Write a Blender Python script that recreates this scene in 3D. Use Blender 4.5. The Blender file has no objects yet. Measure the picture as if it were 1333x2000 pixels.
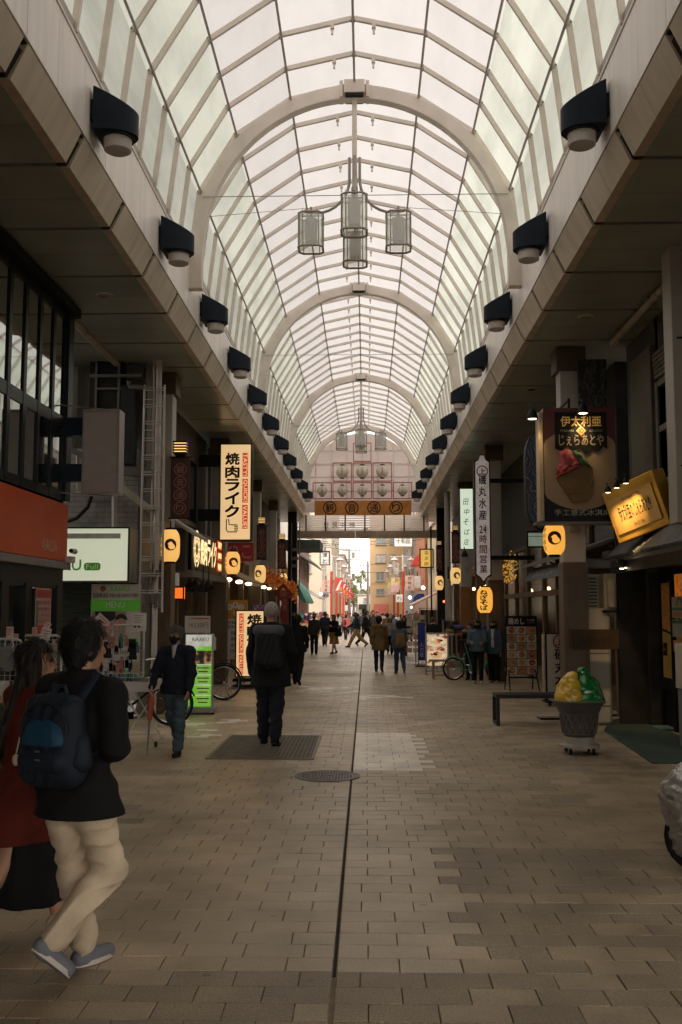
import bpy, bmesh, math, random
import numpy as np
from mathutils import Vector, Matrix, Euler
PI = math.pi
R = math.radians
rng = random.Random(7)
sc = bpy.context.scene
COL = sc.collection

F = 1945.0
CX0, CY0 = 666.5, 1000.0
CAMZ = 1.70
PITCH = math.atan(190 / F)
YAW = math.atan((716 - 666.5) / F * math.cos(PITCH))
_cam_rot = (Matrix.Rotation(YAW, 3, 'Z') @ Matrix.Rotation(PI / 2 + PITCH, 3, 'X'))

def ray(px, py):
    return _cam_rot @ Vector(((px - CX0) / F, -(py - CY0) / F, -1.0))
def at(px, py, Y):            # point on the plane y = Y
    d = ray(px, py); t = Y / d.y
    return Vector((d.x * t, Y, CAMZ + d.z * t))
def atx(px, py, X):           # point on the plane x = X
    d = ray(px, py); t = X / d.x
    return Vector((X, d.y * t, CAMZ + d.z * t))
def gnd(px, py, z=0.0):       # point on the ground
    d = ray(px, py); t = (z - CAMZ) / d.z
    return Vector((d.x * t, d.y * t, z))

_mats = {}
def _rgb(c):
    return (c[0], c[1], c[2], 1.0)
def mat(name, col, rough=0.55, metal=0.0, var=0.18, scale=6.0, bump=0.0, bscale=60.0, emit=0.0, ecol=None, spec=0.5, col2=None, coat=0.0, detail=4.0, streak=None):
    if name in _mats: return _mats[name]
    if max(col) < .06 and spec == .5 and not metal: spec = .18
    m = bpy.data.materials.new(name); m.use_nodes = True
    nt = m.node_tree; N = nt.nodes; L = nt.links
    b = N['Principled BSDF']
    b.inputs['Roughness'].default_value = rough
    b.inputs['Metallic'].default_value = metal
    b.inputs['Specular IOR Level'].default_value = spec
    b.inputs['Coat Weight'].default_value = coat
    tc = N.new('ShaderNodeTexCoord')
    no = N.new('ShaderNodeTexNoise'); no.inputs['Scale'].default_value = scale; no.inputs['Detail'].default_value = detail
    if streak:
        sm = N.new('ShaderNodeMapping'); sm.inputs['Scale'].default_value = streak; L.new(tc.outputs['Object'], sm.inputs[0]); L.new(sm.outputs[0], no.inputs['Vector'])
    else: L.new(tc.outputs['Object'], no.inputs['Vector'])
    mx = N.new('ShaderNodeMix'); mx.data_type = 'RGBA'
    a = col2 if col2 else tuple(max(0, v * (1 - var)) for v in col)
    c = col if col2 else tuple(min(1, v * (1 + var)) for v in col)
    mx.inputs[6].default_value = _rgb(a); mx.inputs[7].default_value = _rgb(c)
    rp = N.new('ShaderNodeMapRange'); rp.inputs[1].default_value = 0.3; rp.inputs[2].default_value = 0.7
    L.new(no.outputs[0], rp.inputs[0]); L.new(rp.outputs[0], mx.inputs[0])
    L.new(mx.outputs[2], b.inputs['Base Color'])
    rr = N.new('ShaderNodeMapRange'); rr.inputs[3].default_value = max(0.02, rough * 0.85); rr.inputs[4].default_value = min(1, rough * 1.15)
    L.new(no.outputs[0], rr.inputs[0]); L.new(rr.outputs[0], b.inputs['Roughness'])
    if bump > 0:
        n2 = N.new('ShaderNodeTexNoise'); n2.inputs['Scale'].default_value = bscale; n2.inputs['Detail'].default_value = 3
        L.new(tc.outputs['Object'], n2.inputs['Vector'])
        bp = N.new('ShaderNodeBump'); bp.inputs['Strength'].default_value = bump; bp.inputs['Distance'].default_value = 0.01
        L.new(n2.outputs[0], bp.inputs['Height']); L.new(bp.outputs[0], b.inputs['Normal'])
    if emit > 0:
        if ecol: b.inputs['Emission Color'].default_value = _rgb(ecol)
        else: L.new(mx.outputs[2], b.inputs['Emission Color'])
        b.inputs['Emission Strength'].default_value = emit
    _mats[name] = m
    return m
def glass_mat(name, tint, rough=0.05, alpha=0.25):
    """thin pane: part mirror, part see-through"""
    if name in _mats: return _mats[name]
    m = bpy.data.materials.new(name); m.use_nodes = True
    nt = m.node_tree; N = nt.nodes; L = nt.links
    N.remove(N['Principled BSDF'])
    out = N['Material Output']
    g = N.new('ShaderNodeBsdfGlossy'); g.inputs['Roughness'].default_value = rough; g.inputs['Color'].default_value = (.9, .95, .92, 1)
    t = N.new('ShaderNodeBsdfTransparent'); t.inputs['Color'].default_value = _rgb(tint)
    fr = N.new('ShaderNodeFresnel'); fr.inputs['IOR'].default_value = 1.5
    mr = N.new('ShaderNodeMapRange'); mr.inputs[3].default_value = alpha; mr.inputs[4].default_value = min(.6, alpha * 4)
    L.new(fr.outputs[0], mr.inputs[0])
    mx = N.new('ShaderNodeMixShader'); L.new(mr.outputs[0], mx.inputs[0]); L.new(t.outputs[0], mx.inputs[1]); L.new(g.outputs[0], mx.inputs[2])
    L.new(mx.outputs[0], out.inputs['Surface'])
    _mats[name] = m
    return m
def translucent_mat(name, col, tmix=0.8, rough=0.4, dirt=0.25, scale=1.2):
    if name in _mats: return _mats[name]
    m = bpy.data.materials.new(name); m.use_nodes = True
    nt = m.node_tree; N = nt.nodes; L = nt.links
    N.remove(N['Principled BSDF']); out = N['Material Output']
    tc = N.new('ShaderNodeTexCoord'); no = N.new('ShaderNodeTexNoise'); no.inputs['Scale'].default_value = scale; no.inputs['Detail'].default_value = 6; no.inputs['Roughness'].default_value = .6
    mp = N.new('ShaderNodeMapping'); mp.inputs['Scale'].default_value = (1, .5, 2.0)
    L.new(tc.outputs['Object'], mp.inputs[0]); L.new(mp.outputs[0], no.inputs['Vector'])
    mx = N.new('ShaderNodeMix'); mx.data_type = 'RGBA'
    mx.inputs[6].default_value = _rgb(tuple(v * (1 - dirt) for v in col)); mx.inputs[7].default_value = _rgb(col)
    rp = N.new('ShaderNodeMapRange'); rp.inputs[1].default_value = .35; rp.inputs[2].default_value = .6
    L.new(no.outputs[0], rp.inputs[0]); L.new(rp.outputs[0], mx.inputs[0])
    tr = N.new('ShaderNodeBsdfTranslucent'); L.new(mx.outputs[2], tr.inputs[0])
    df = N.new('ShaderNodeBsdfDiffuse'); L.new(mx.outputs[2], df.inputs[0])
    ms = N.new('ShaderNodeMixShader'); ms.inputs[0].default_value = tmix
    L.new(df.outputs[0], ms.inputs[1]); L.new(tr.outputs[0], ms.inputs[2]); L.new(ms.outputs[0], out.inputs['Surface'])
    _mats[name] = m
    return m
def brick_mat(name, c1, c2, mortar, bw, bh, axis='XZ', msize=0.01, rough=0.7, bump=0.4, offset=0.5, spot=0.0):
    if name in _mats: return _mats[name]
    m = bpy.data.materials.new(name); m.use_nodes = True
    nt = m.node_tree; N = nt.nodes; L = nt.links
    b = N['Principled BSDF']; b.inputs['Roughness'].default_value = rough
    tc = N.new('ShaderNodeTexCoord'); sp = N.new('ShaderNodeSeparateXYZ'); cb = N.new('ShaderNodeCombineXYZ')
    L.new(tc.outputs['Object'], sp.inputs[0])
    L.new(sp.outputs['XYZ'.index(axis[0])], cb.inputs[0]); L.new(sp.outputs['XYZ'.index(axis[1])], cb.inputs[1])
    br = N.new('ShaderNodeTexBrick'); br.inputs['Scale'].default_value = 1
    br.inputs['Brick Width'].default_value = bw; br.inputs['Row Height'].default_value = bh
    br.inputs['Mortar Size'].default_value = msize; br.inputs['Mortar Smooth'].default_value = 0.3
    br.inputs['Color1'].default_value = _rgb(c1); br.inputs['Color2'].default_value = _rgb(c2); br.inputs['Mortar'].default_value = _rgb(mortar)
    br.offset = offset
    L.new(cb.outputs[0], br.inputs['Vector'])
    no = N.new('ShaderNodeTexNoise'); no.inputs['Scale'].default_value = 1.6; no.inputs['Detail'].default_value = 8; no.inputs['Roughness'].default_value = .65
    L.new(tc.outputs['Object'], no.inputs['Vector'])
    rp = N.new('ShaderNodeMapRange'); rp.inputs[1].default_value = .3; rp.inputs[2].default_value = .7; rp.inputs[3].default_value = .78; rp.inputs[4].default_value = 1.18
    L.new(no.outputs[0], rp.inputs[0])
    mu = N.new('ShaderNodeMix'); mu.data_type = 'RGBA'; mu.blend_type = 'MULTIPLY'; mu.inputs[0].default_value = 1
    L.new(br.outputs[0], mu.inputs[6]); L.new(rp.outputs[0], mu.inputs[7])
    last = mu.outputs[2]
    if spot > 0:
        n3 = N.new('ShaderNodeTexNoise'); n3.inputs['Scale'].default_value = 140; n3.inputs['Detail'].default_value = 2
        L.new(tc.outputs['Object'], n3.inputs['Vector'])
        r3 = N.new('ShaderNodeMapRange'); r3.inputs[1].default_value = .35; r3.inputs[2].default_value = .65; r3.inputs[3].default_value = 1 - spot; r3.inputs[4].default_value = 1 + spot
        L.new(n3.outputs[0], r3.inputs[0])
        m3 = N.new('ShaderNodeMix'); m3.data_type = 'RGBA'; m3.blend_type = 'MULTIPLY'; m3.inputs[0].default_value = 1
        L.new(last, m3.inputs[6]); L.new(r3.outputs[0], m3.inputs[7]); last = m3.outputs[2]
    L.new(last, b.inputs['Base Color'])
    bp = N.new('ShaderNodeBump'); bp.inputs['Strength'].default_value = bump; bp.inputs['Distance'].default_value = .006; bp.invert = True
    ad = N.new('ShaderNodeMath'); ad.operation = 'MULTIPLY_ADD'; ad.inputs[1].default_value = .6
    n4 = N.new('ShaderNodeTexNoise'); n4.inputs['Scale'].default_value = 90; L.new(tc.outputs['Object'], n4.inputs['Vector'])
    L.new(n4.outputs[0], ad.inputs[0]); L.new(br.outputs['Fac'], ad.inputs[2])
    L.new(ad.outputs[0], bp.inputs['Height']); L.new(bp.outputs[0], b.inputs['Normal'])
    _mats[name] = m
    return m
def ramp_mat(name, stops, scale, axis_scale=(1, 1, 1), rough=.6, kind='noise', emit=0.0, detail=3.0, distort=0.0, bump=0.0):
    """many-coloured procedural surface: noise or voronoi through a colour ramp"""
    if name in _mats: return _mats[name]
    m = bpy.data.materials.new(name); m.use_nodes = True
    nt = m.node_tree; N = nt.nodes; L = nt.links
    b = N['Principled BSDF']; b.inputs['Roughness'].default_value = rough
    tc = N.new('ShaderNodeTexCoord'); mp = N.new('ShaderNodeMapping'); mp.inputs['Scale'].default_value = axis_scale
    L.new(tc.outputs['Object'], mp.inputs[0])
    if kind == 'voronoi':
        no = N.new('ShaderNodeTexVoronoi'); no.inputs['Scale'].default_value = scale; so = N.new('ShaderNodeSeparateColor')
        L.new(mp.outputs[0], no.inputs['Vector']); L.new(no.outputs['Color'], so.inputs[0]); src = so.outputs[0]
    elif kind == 'wave':
        no = N.new('ShaderNodeTexWave'); no.inputs['Scale'].default_value = scale; no.inputs['Distortion'].default_value = distort; no.inputs['Detail'].default_value = detail
        L.new(mp.outputs[0], no.inputs['Vector']); src = no.outputs['Fac']
    else:
        no = N.new('ShaderNodeTexNoise'); no.inputs['Scale'].default_value = scale; no.inputs['Detail'].default_value = detail; no.inputs['Distortion'].default_value = distort
        L.new(mp.outputs[0], no.inputs['Vector']); src = no.outputs[0]
    cr = N.new('ShaderNodeValToRGB'); e = cr.color_ramp.elements
    e[0].position, e[0].color = stops[0][0], _rgb(stops[0][1]); e[1].position, e[1].color = stops[-1][0], _rgb(stops[-1][1])
    for p, c in stops[1:-1]:
        k = e.new(p); k.color = _rgb(c)
    if kind == 'voronoi': cr.color_ramp.interpolation = 'CONSTANT'
    L.new(src, cr.inputs[0]); L.new(cr.outputs[0], b.inputs['Base Color'])
    if emit > 0:
        L.new(cr.outputs[0], b.inputs['Emission Color']); b.inputs['Emission Strength'].default_value = emit
    if bump > 0:
        bp = N.new('ShaderNodeBump'); bp.inputs['Strength'].default_value = bump; bp.inputs['Distance'].default_value = .01
        L.new(src, bp.inputs['Height']); L.new(bp.outputs[0], b.inputs['Normal'])
    _mats[name] = m
    return m

class MB:
    def __init__(s): s.v = []; s.f = []; s.mi = []; s.m = 0
    def quad(s, a, b, c, d):
        n = len(s.v); s.v += [tuple(a), tuple(b), tuple(c), tuple(d)]; s.f.append((n, n + 1, n + 2, n + 3)); s.mi.append(s.m); return s
    def box(s, c, d, rz=0.0, M=None):
        x, y, z = d[0] / 2, d[1] / 2, d[2] / 2
        n = len(s.v)
        for i in ((-x, -y, -z), (x, -y, -z), (x, y, -z), (-x, y, -z), (-x, -y, z), (x, -y, z), (x, y, z), (-x, y, z)):
            p = Vector(i)
            if M is not None: p = M @ p
            elif rz: p = Matrix.Rotation(rz, 3, 'Z') @ p
            s.v.append((p.x + c[0], p.y + c[1], p.z + c[2]))
        for q in ((0, 3, 2, 1), (4, 5, 6, 7), (0, 1, 5, 4), (1, 2, 6, 5), (2, 3, 7, 6), (3, 0, 4, 7)):
            s.f.append(tuple(n + k for k in q)); s.mi.append(s.m)
        return s
    def span(s, a, b):           # axis-aligned box between two corners
        return s.box([(a[i] + b[i]) / 2 for i in range(3)], [abs(a[i] - b[i]) for i in range(3)])
    def prism(s, pts, axis, lo, hi):   # polygon (2-D) extruded along an axis
        n = len(s.v); k = len(pts)
        for w in (lo, hi):
            for p in pts:
                s.v.append({'x': (w, p[0], p[1]), 'y': (p[0], w, p[1]), 'z': (p[0], p[1], w)}[axis])
        for i in range(k):
            j = (i + 1) % k
            s.f.append((n + i, n + j, n + k + j, n + k + i)); s.mi.append(s.m)
        s.f.append(tuple(range(n + k - 1, n - 1, -1))); s.f.append(tuple(range(n + k, n + 2 * k))); s.mi += [s.m, s.m]
        return s
    def tube(s, pts, r, n=8, close=False, flat=1.0):
        pts = [Vector(p) for p in pts]
        rr = r if isinstance(r, (list, tuple)) else [r] * len(pts)
        base = len(s.v); k = len(pts); up = None
        for i, p in enumerate(pts):
            if close: t = pts[(i + 1) % k] - pts[i - 1]
            else: t = pts[min(i + 1, k - 1)] - pts[max(i - 1, 0)]
            t.normalize()
            if up is None:
                up = Vector((0, 0, 1)) if abs(t.z) < .9 else Vector((1, 0, 0))
            a = t.cross(up)
            if a.length < 1e-6: a = t.orthogonal()
            a.normalize(); b = a.cross(t).normalized(); up = b
            for q in range(n):
                w = 2 * PI * q / n
                s.v.append(tuple(p + a * math.cos(w) * rr[i] + b * math.sin(w) * rr[i] * flat))
        for i in range(k if close else k - 1):
            i2 = (i + 1) % k
            for q in range(n):
                q2 = (q + 1) % n
                s.f.append((base + i * n + q, base + i * n + q2, base + i2 * n + q2, base + i2 * n + q)); s.mi.append(s.m)
        if not close:
            s.f.append(tuple(base + q for q in range(n - 1, -1, -1))); s.f.append(tuple(base + (k - 1) * n + q for q in range(n))); s.mi += [s.m, s.m]
        return s
    def lathe(s, prof, c=(0, 0, 0), n=24, axis='z', caps=True):
        base = len(s.v); k = len(prof)
        for r, h in prof:
            for q in range(n):
                w = 2 * PI * q / n; a, b = r * math.cos(w), r * math.sin(w)
                p = {'z': (a, b, h), 'y': (a, h, b), 'x': (h, a, b)}[axis]
                s.v.append((p[0] + c[0], p[1] + c[1], p[2] + c[2]))
        for i in range(k - 1):
            for q in range(n):
                q2 = (q + 1) % n
                s.f.append((base + i * n + q, base + i * n + q2, base + (i + 1) * n + q2, base + (i + 1) * n + q)); s.mi.append(s.m)
        if caps:
            s.f.append(tuple(base + q for q in range(n - 1, -1, -1))); s.f.append(tuple(base + (k - 1) * n + q for q in range(n))); s.mi += [s.m, s.m]
        return s
    def ball(s, c, r, n=12, k=8):
        if not isinstance(r, (list, tuple)): r = (r, r, r)
        base = len(s.v)
        for i in range(k + 1):
            th = PI * i / k
            rr = max(math.sin(th), 1e-3)
            for q in range(n):
                w = 2 * PI * q / n
                s.v.append((c[0] + r[0] * rr * math.cos(w), c[1] + r[1] * rr * math.sin(w), c[2] - r[2] * math.cos(th)))
        for i in range(k):
            for q in range(n):
                q2 = (q + 1) % n
                s.f.append((base + i * n + q, base + i * n + q2, base + (i + 1) * n + q2, base + (i + 1) * n + q)); s.mi.append(s.m)
        return s
    def raw(s, v, f):
        n = len(s.v); s.v += [tuple(p) for p in v]
        for q in f: s.f.append(tuple(n + i for i in q)); s.mi.append(s.m)
        return s
    def data(s, name, mats, smooth=40):
        me = bpy.data.meshes.new(name); me.from_pydata(s.v, [], s.f)
        for m in (mats if isinstance(mats, (list, tuple)) else [mats]): me.materials.append(m)
        if any(s.mi): me.polygons.foreach_set('material_index', s.mi)
        if smooth:
            me.polygons.foreach_set('use_smooth', [True] * len(me.polygons)); me.set_sharp_from_angle(angle=R(smooth))
        me.update(); return me
    def build(s, name, mats, parent=None, loc=(0, 0, 0), rz=0.0, smooth=40, bevel=0.0):
        o = bpy.data.objects.new(name, s.data(name, mats, smooth)); COL.objects.link(o)
        o.location = loc; o.rotation_euler = (0, 0, rz)
        if parent is not None: o.parent = parent
        if bevel > 0:
            bv = o.modifiers.new('bevel', 'BEVEL'); bv.width = bevel; bv.segments = 2; bv.limit_method = 'ANGLE'; bv.angle_limit = R(40)
        return o

def T(name, label, cat, loc=(0, 0, 0), rz=0.0, group=None):
    o = bpy.data.objects.new(name, None); COL.objects.link(o); o.empty_display_size = .1
    o.location = loc; o.rotation_euler = (0, 0, rz)
    o['label'] = label; o['category'] = cat
    if group: o['group'] = group
    return o
def tag(o, label, cat, group=None):
    o['label'] = label; o['category'] = cat
    if group: o['group'] = group
    return o
def struct(o, kind='structure'):
    o['kind'] = kind; return o
def dup(root, loc, rz=None, label=None, sc_=None):
    kids = {}
    for o in KIDS(root): pass
    def rec(o, par):
        c = o.copy(); COL.objects.link(c)
        if par is not None: c.parent = par
        for ch in KIDS(o): rec(ch, c)
        return c
    r = rec(root, None); r.location = loc
    if rz is not None: r.rotation_euler = (0, 0, rz)
    if label: r['label'] = label
    if sc_: r.scale = (sc_, sc_, sc_)
    return r
def KIDS(o):
    return [c for c in COL.objects if c.parent == o]

_tcache = {}
def text_verts(s, bold=0.0, line=1.0, shear=0.0):
    key = (s, bold, line, shear)
    if key in _tcache: return _tcache[key]
    cu = bpy.data.curves.new('t', 'FONT'); cu.body = s; cu.align_x = 'CENTER'; cu.size = 1; cu.offset = bold; cu.space_line = line; cu.resolution_u = 2; cu.shear = shear
    ob = bpy.data.objects.new('t', cu); COL.objects.link(ob)
    dg = bpy.context.evaluated_depsgraph_get(); dg.update()
    me = bpy.data.meshes.new_from_object(ob.evaluated_get(dg))
    v = [(p.co.x, p.co.y) for p in me.vertices]; f = [tuple(p.vertices) for p in me.polygons]
    bpy.data.objects.remove(ob); bpy.data.curves.remove(cu); bpy.data.meshes.remove(me)
    _tcache[key] = (v, f)
    return v, f
def text_into(mb, s, cx, cz, w, h, y=0.0, bold=0.0, rot=0, vertical=False, keep=False, plane=None, mirror=False, shear=0.0, sh=None):
    """lay filled letters in the local XZ plane (facing -Y), fitted to the box w x h centred on (cx, cz)"""
    if vertical: s = '\n'.join(s)
    if bold > 0:
        k = bold * .85
        for i, (ox, oz) in enumerate(((-k, -k), (k, -k), (-k, k), (k, k))):
            text_into(mb, s, cx, cz, w, h, y, -1, rot, False, keep, plane, mirror, shear, (ox, oz, i + 1))
    v, f = text_verts(s, 0.0, 1.0, shear)
    if not v: return mb
    xs = [p[0] for p in v]; ys = [p[1] for p in v]
    mx, my = (min(xs) + max(xs)) / 2, (min(ys) + max(ys)) / 2
    bw, bh = max(xs) - min(xs), max(ys) - min(ys)
    pts = [(p[0] - mx, p[1] - my) for p in v]
    if rot == -90: pts = [(b, -a) for a, b in pts]; bw, bh = bh, bw
    elif rot == 90: pts = [(-b, a) for a, b in pts]; bw, bh = bh, bw
    sx, sz = w / max(bw, 1e-4), h / max(bh, 1e-4)
    if keep: sx = sz = min(sx, sz)
    if mirror: sx = -sx
    lift = 0.0
    if sh: cx += sh[0] * abs(sx); cz += sh[1] * sz; lift = .0004 * sh[2]
    if plane is None: q = [(cx + a * sx, y - lift, cz + b * sz) for a, b in pts]
    else:
        q = [Vector(plane(cx + a * sx, cz + b * sz)) for a, b in pts]
        if lift:
            o = Vector(plane(cx, cz)); nn = (Vector(plane(cx + .01, cz)) - o).cross(Vector(plane(cx, cz + .01)) - o).normalized()
            q = [p + nn * lift for p in q]
    mb.raw(q, f)
    return mb
def lettering(parent, s, cx, cz, w, h, m, y=-.004, name='lettering', **k):
    mb = MB(); text_into(mb, s, cx, cz, w, h, y=y, **k)
    return mb.build(name, m, parent, smooth=0)

def sdf_mesh(prims, h, k=0.03, noise=None, cut=None):
    """prims: ('c',a,b,ra,rb[,flat axis,factor]) round cones, ('e',centre,radii,[rot]) ellipsoids; negative ones last as ('-',prim)"""
    lo = np.array([1e9] * 3); hi = -lo
    def bb(p):
        if p[0] == '-': return None
        if p[0] == 'c':
            a, b = np.array(p[1]), np.array(p[2]); r = max(p[3], p[4]); return np.minimum(a, b) - r, np.maximum(a, b) + r
        c = np.array(p[1]); r = max(p[2]); return c - r, c + r
    for p in prims:
        q = bb(p)
        if q is not None: lo = np.minimum(lo, q[0]); hi = np.maximum(hi, q[1])
    pad = k + 3 * h; lo -= pad; hi += pad
    n = np.ceil((hi - lo) / h).astype(int) + 1
    D = np.full(n, 1.0, dtype=np.float32)
    ax = [lo[i] + h * np.arange(n[i]) for i in range(3)]
    def ev(p, X, Y, Z):
        if p[0] == 'c':
            a, b = np.array(p[1], float), np.array(p[2], float); ab = b - a; L2 = max(float(ab @ ab), 1e-9)
            px, py, pz = X - a[0], Y - a[1], Z - a[2]
            if len(p) > 5:
                fx = np.array(p[5], float); fx /= np.linalg.norm(fx); g = 1 / p[6] - 1
                pr = px * fx[0] + py * fx[1] + pz * fx[2]; t = np.clip((px * ab[0] + py * ab[1] + pz * ab[2]) / L2, 0, 1)
                pr = pr - t * float(ab @ fx)
                px, py, pz = px + g * pr * fx[0], py + g * pr * fx[1], pz + g * pr * fx[2]
            t = np.clip((px * ab[0] + py * ab[1] + pz * ab[2]) / L2, 0, 1)
            return np.sqrt((px - t * ab[0]) ** 2 + (py - t * ab[1]) ** 2 + (pz - t * ab[2]) ** 2) - (p[3] + (p[4] - p[3]) * t)
        c, r = p[1], p[2]
        x, y, z = X - c[0], Y - c[1], Z - c[2]
        if len(p) > 3 and p[3] is not None:
            m = np.array(p[3]); x, y, z = (m[0, 0] * x + m[1, 0] * y + m[2, 0] * z, m[0, 1] * x + m[1, 1] * y + m[2, 1] * z, m[0, 2] * x + m[1, 2] * y + m[2, 2] * z)
        q = np.sqrt((x / r[0]) ** 2 + (y / r[1]) ** 2 + (z / r[2]) ** 2)
        return (q - 1) * min(r)
    for p in prims:
        neg = p[0] == '-'
        pp = p[1] if neg else p
        kk = k
        b0, b1 = bb(pp); m_ = k * 1.5 + 2 * h
        i0 = np.maximum(((b0 - m_ - lo) / h).astype(int), 0); i1 = np.minimum(((b1 + m_ - lo) / h).astype(int) + 2, n)
        if np.any(i1 <= i0): continue
        sl = tuple(slice(i0[i], i1[i]) for i in range(3))
        X, Y, Z = ax[0][sl[0]][:, None, None], ax[1][sl[1]][None, :, None], ax[2][sl[2]][None, None, :]
        d = ev(pp, X, Y, Z).astype(np.float32)
        o = D[sl]
        if neg:
            D[sl] = np.maximum(o, -d)
        else:
            hh = np.clip(.5 + .5 * (o - d) / kk, 0, 1)
            D[sl] = o + (d - o) * hh - kk * hh * (1 - hh)
    X, Y, Z = ax[0][:, None, None], ax[1][None, :, None], ax[2][None, None, :]
    if noise is not None: D = D + noise(X, Y, Z).astype(np.float32)
    if cut is not None: D = np.maximum(D, cut(X, Y, Z).astype(np.float32))
    S = D < 0
    corners = [(i, j, l) for i in (0, 1) for j in (0, 1) for l in (0, 1)]
    sl = lambda i, N: slice(i, N - 1 + i)
    cnt = sum(S[sl(c[0], n[0]), sl(c[1], n[1]), sl(c[2], n[2])].astype(np.int8) for c in corners)
    cell = (cnt > 0) & (cnt < 8)
    idx = np.full(cell.shape, -1, dtype=np.int64); ci = np.argwhere(cell); idx[cell] = np.arange(len(ci))
    acc = np.zeros((len(ci), 3)); w = np.zeros(len(ci))
    val = {c: D[ci[:, 0] + c[0], ci[:, 1] + c[1], ci[:, 2] + c[2]] for c in corners}
    for a in corners:
        for d in range(3):
            if a[d] == 0:
                b = list(a); b[d] = 1; b = tuple(b)
                va, vb = val[a], val[b]; m = (va < 0) != (vb < 0)
                t = np.where(m, va / np.where(np.abs(va - vb) < 1e-9, 1, va - vb), 0)
                p = np.tile(np.array(a, float), (len(ci), 1)); p[:, d] = t
                acc[m] += p[m]; w[m] += 1
    V = lo + h * (ci + acc / np.maximum(w, 1)[:, None])
    faces = []
    for d in range(3):
        u, v = (d + 1) % 3, (d + 2) % 3
        A = [slice(0, n[i]) for i in range(3)]; A[d] = slice(0, n[d] - 1); B = list(A); B[d] = slice(1, n[d])
        ch = S[tuple(A)] != S[tuple(B)]
        e = np.argwhere(ch)
        e = e[(e[:, u] > 0) & (e[:, v] > 0) & (e[:, u] < n[u] - 1) & (e[:, v] < n[v] - 1)]
        if not len(e): continue
        ins = S[tuple(e.T)]
        q = []
        for du, dv in ((0, 0), (-1, 0), (-1, -1), (0, -1)):
            c = e.copy(); c[:, u] += du; c[:, v] += dv; q.append(idx[tuple(c.T)])
        q = np.stack(q, 1); q[~ins] = q[~ins][:, ::-1]
        faces.append(q)
    Fq = np.concatenate(faces) if faces else np.zeros((0, 4), int)
    Fq = Fq[(Fq >= 0).all(1)]
    return V, Fq
def np_mesh(name, V, Fq, m):
    me = bpy.data.meshes.new(name)
    me.vertices.add(len(V)); me.vertices.foreach_set('co', np.asarray(V, dtype=np.float32).ravel())
    me.loops.add(len(Fq) * 4); me.loops.foreach_set('vertex_index', np.asarray(Fq, dtype=np.int32).ravel())
    me.polygons.add(len(Fq)); me.polygons.foreach_set('loop_start', np.arange(len(Fq), dtype=np.int32) * 4)
    me.polygons.foreach_set('use_smooth', np.ones(len(Fq), bool))
    me.update(calc_edges=True); me.validate()
    for x in (m if isinstance(m, (list, tuple)) else [m]): me.materials.append(x)
    return me
def soft(name, prims, h, m, parent, k=.03, noise=None, cut=None):
    V, Fq = sdf_mesh(prims, h, k, noise, cut)
    o = bpy.data.objects.new(name, np_mesh(name, V, Fq, m)); COL.objects.link(o)
    if parent is not None: o.parent = parent
    return o
AC = -0.155                      # centre line of the arcade
Y0, Y1 = -14.0, 42.0
M_cream = mat('cream_enamel', (.86, .80, .74), .38, var=.10, scale=1.5, streak=(1, 5, .4), detail=8)
M_cream2 = mat('cream_steel', (.72, .64, .565), .45, var=.1, scale=3)
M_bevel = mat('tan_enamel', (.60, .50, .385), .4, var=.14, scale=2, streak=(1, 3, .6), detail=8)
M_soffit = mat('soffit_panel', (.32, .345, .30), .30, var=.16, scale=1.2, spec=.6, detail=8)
M_slot = mat('shadow_slot', (.03, .03, .027), .8)
M_purlin = mat('purlin_grey', (.38, .33, .295), .45, var=.15)
M_navy = mat('navy_paint', (.008, .015, .025), .5, var=.2)
M_frost = translucent_mat('frosted_lamp_glass', (.85, .80, .76), .35, dirt=.05)
M_gl_top = translucent_mat('roof_glazing', (.385, .38, .382), .88, dirt=.06, scale=2.5)
M_gl_side = translucent_mat('roof_glazing_lower', (.46, .485, .44), .88, dirt=.22, scale=1.0)
M_col = mat('column_cream', (.42, .385, .335), .45, var=.1, scale=2)
M_brown = mat('brown_cladding', (.085, .052, .024), .45, var=.25, scale=4, bump=.1)
M_dark = mat('dark_metal', (.015, .016, .017), .45)
M_black = mat('black_paint', (.008, .008, .008), .5)
M_steel = mat('steel_grey', (.35, .34, .33), .35, metal=.7)
M_pipe = mat('pipe_beige', (.42, .36, .28), .4, var=.15)

PROF = [(-2.42, 6.72), (-2.30, 7.74), (-1.77, 8.62), (-.96, 9.17), (0, 9.39), (.96, 9.17), (1.77, 8.62), (2.30, 7.74), (2.42, 6.72)]
ARCH_Y = [13.9 + 9 * k for k in range(-2, 4)]
RSTEP = 9 / 11.0
roof = T('arcade_roof', 'vaulted translucent glazed roof with cream steel ribs running down the whole street', 'roof', (AC, 13.9, 6.7))
def rl(x, y, z): return (x, y - 13.9, z - 6.7)
raft_y = [13.9 + RSTEP * j for j in range(-33, 35) if Y0 <= 13.9 + RSTEP * j <= Y1 - .6]
bays = [(a, b) for a, b in zip(raft_y[:-1], raft_y[1:])]
far_t, far_s, deck = MB(), MB(), MB()
npan = 0
for (a, b) in bays:
    for i in range(8):
        p, q = PROF[i], PROF[i + 1]
        low = i in (0, 1, 6, 7)
        g = .0
        nx, nz = (q[1] - p[1]), -(q[0] - p[0]); ln = math.hypot(nx, nz); nx, nz = 0, 0
        quad = [rl(p[0] + nx, a + g, p[1] + nz), rl(q[0] + nx, a + g, q[1] + nz), rl(q[0] + nx, b - g, q[1] + nz), rl(p[0] + nx, b - g, p[1] + nz)]
        if b < 5.2:
            deck.quad(*quad)
        elif b > 7.6 and npan < 96:
            npan += 1
            MB().quad(*quad).build('glass_panel', M_gl_side if low else M_gl_top, roof, smooth=0)
        else:
            (far_s if low else far_t).quad(*quad)
deck.build('light_block_board', M_bevel, roof, smooth=0)  # opaque boards added out of view to keep light off the near paving
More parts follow.
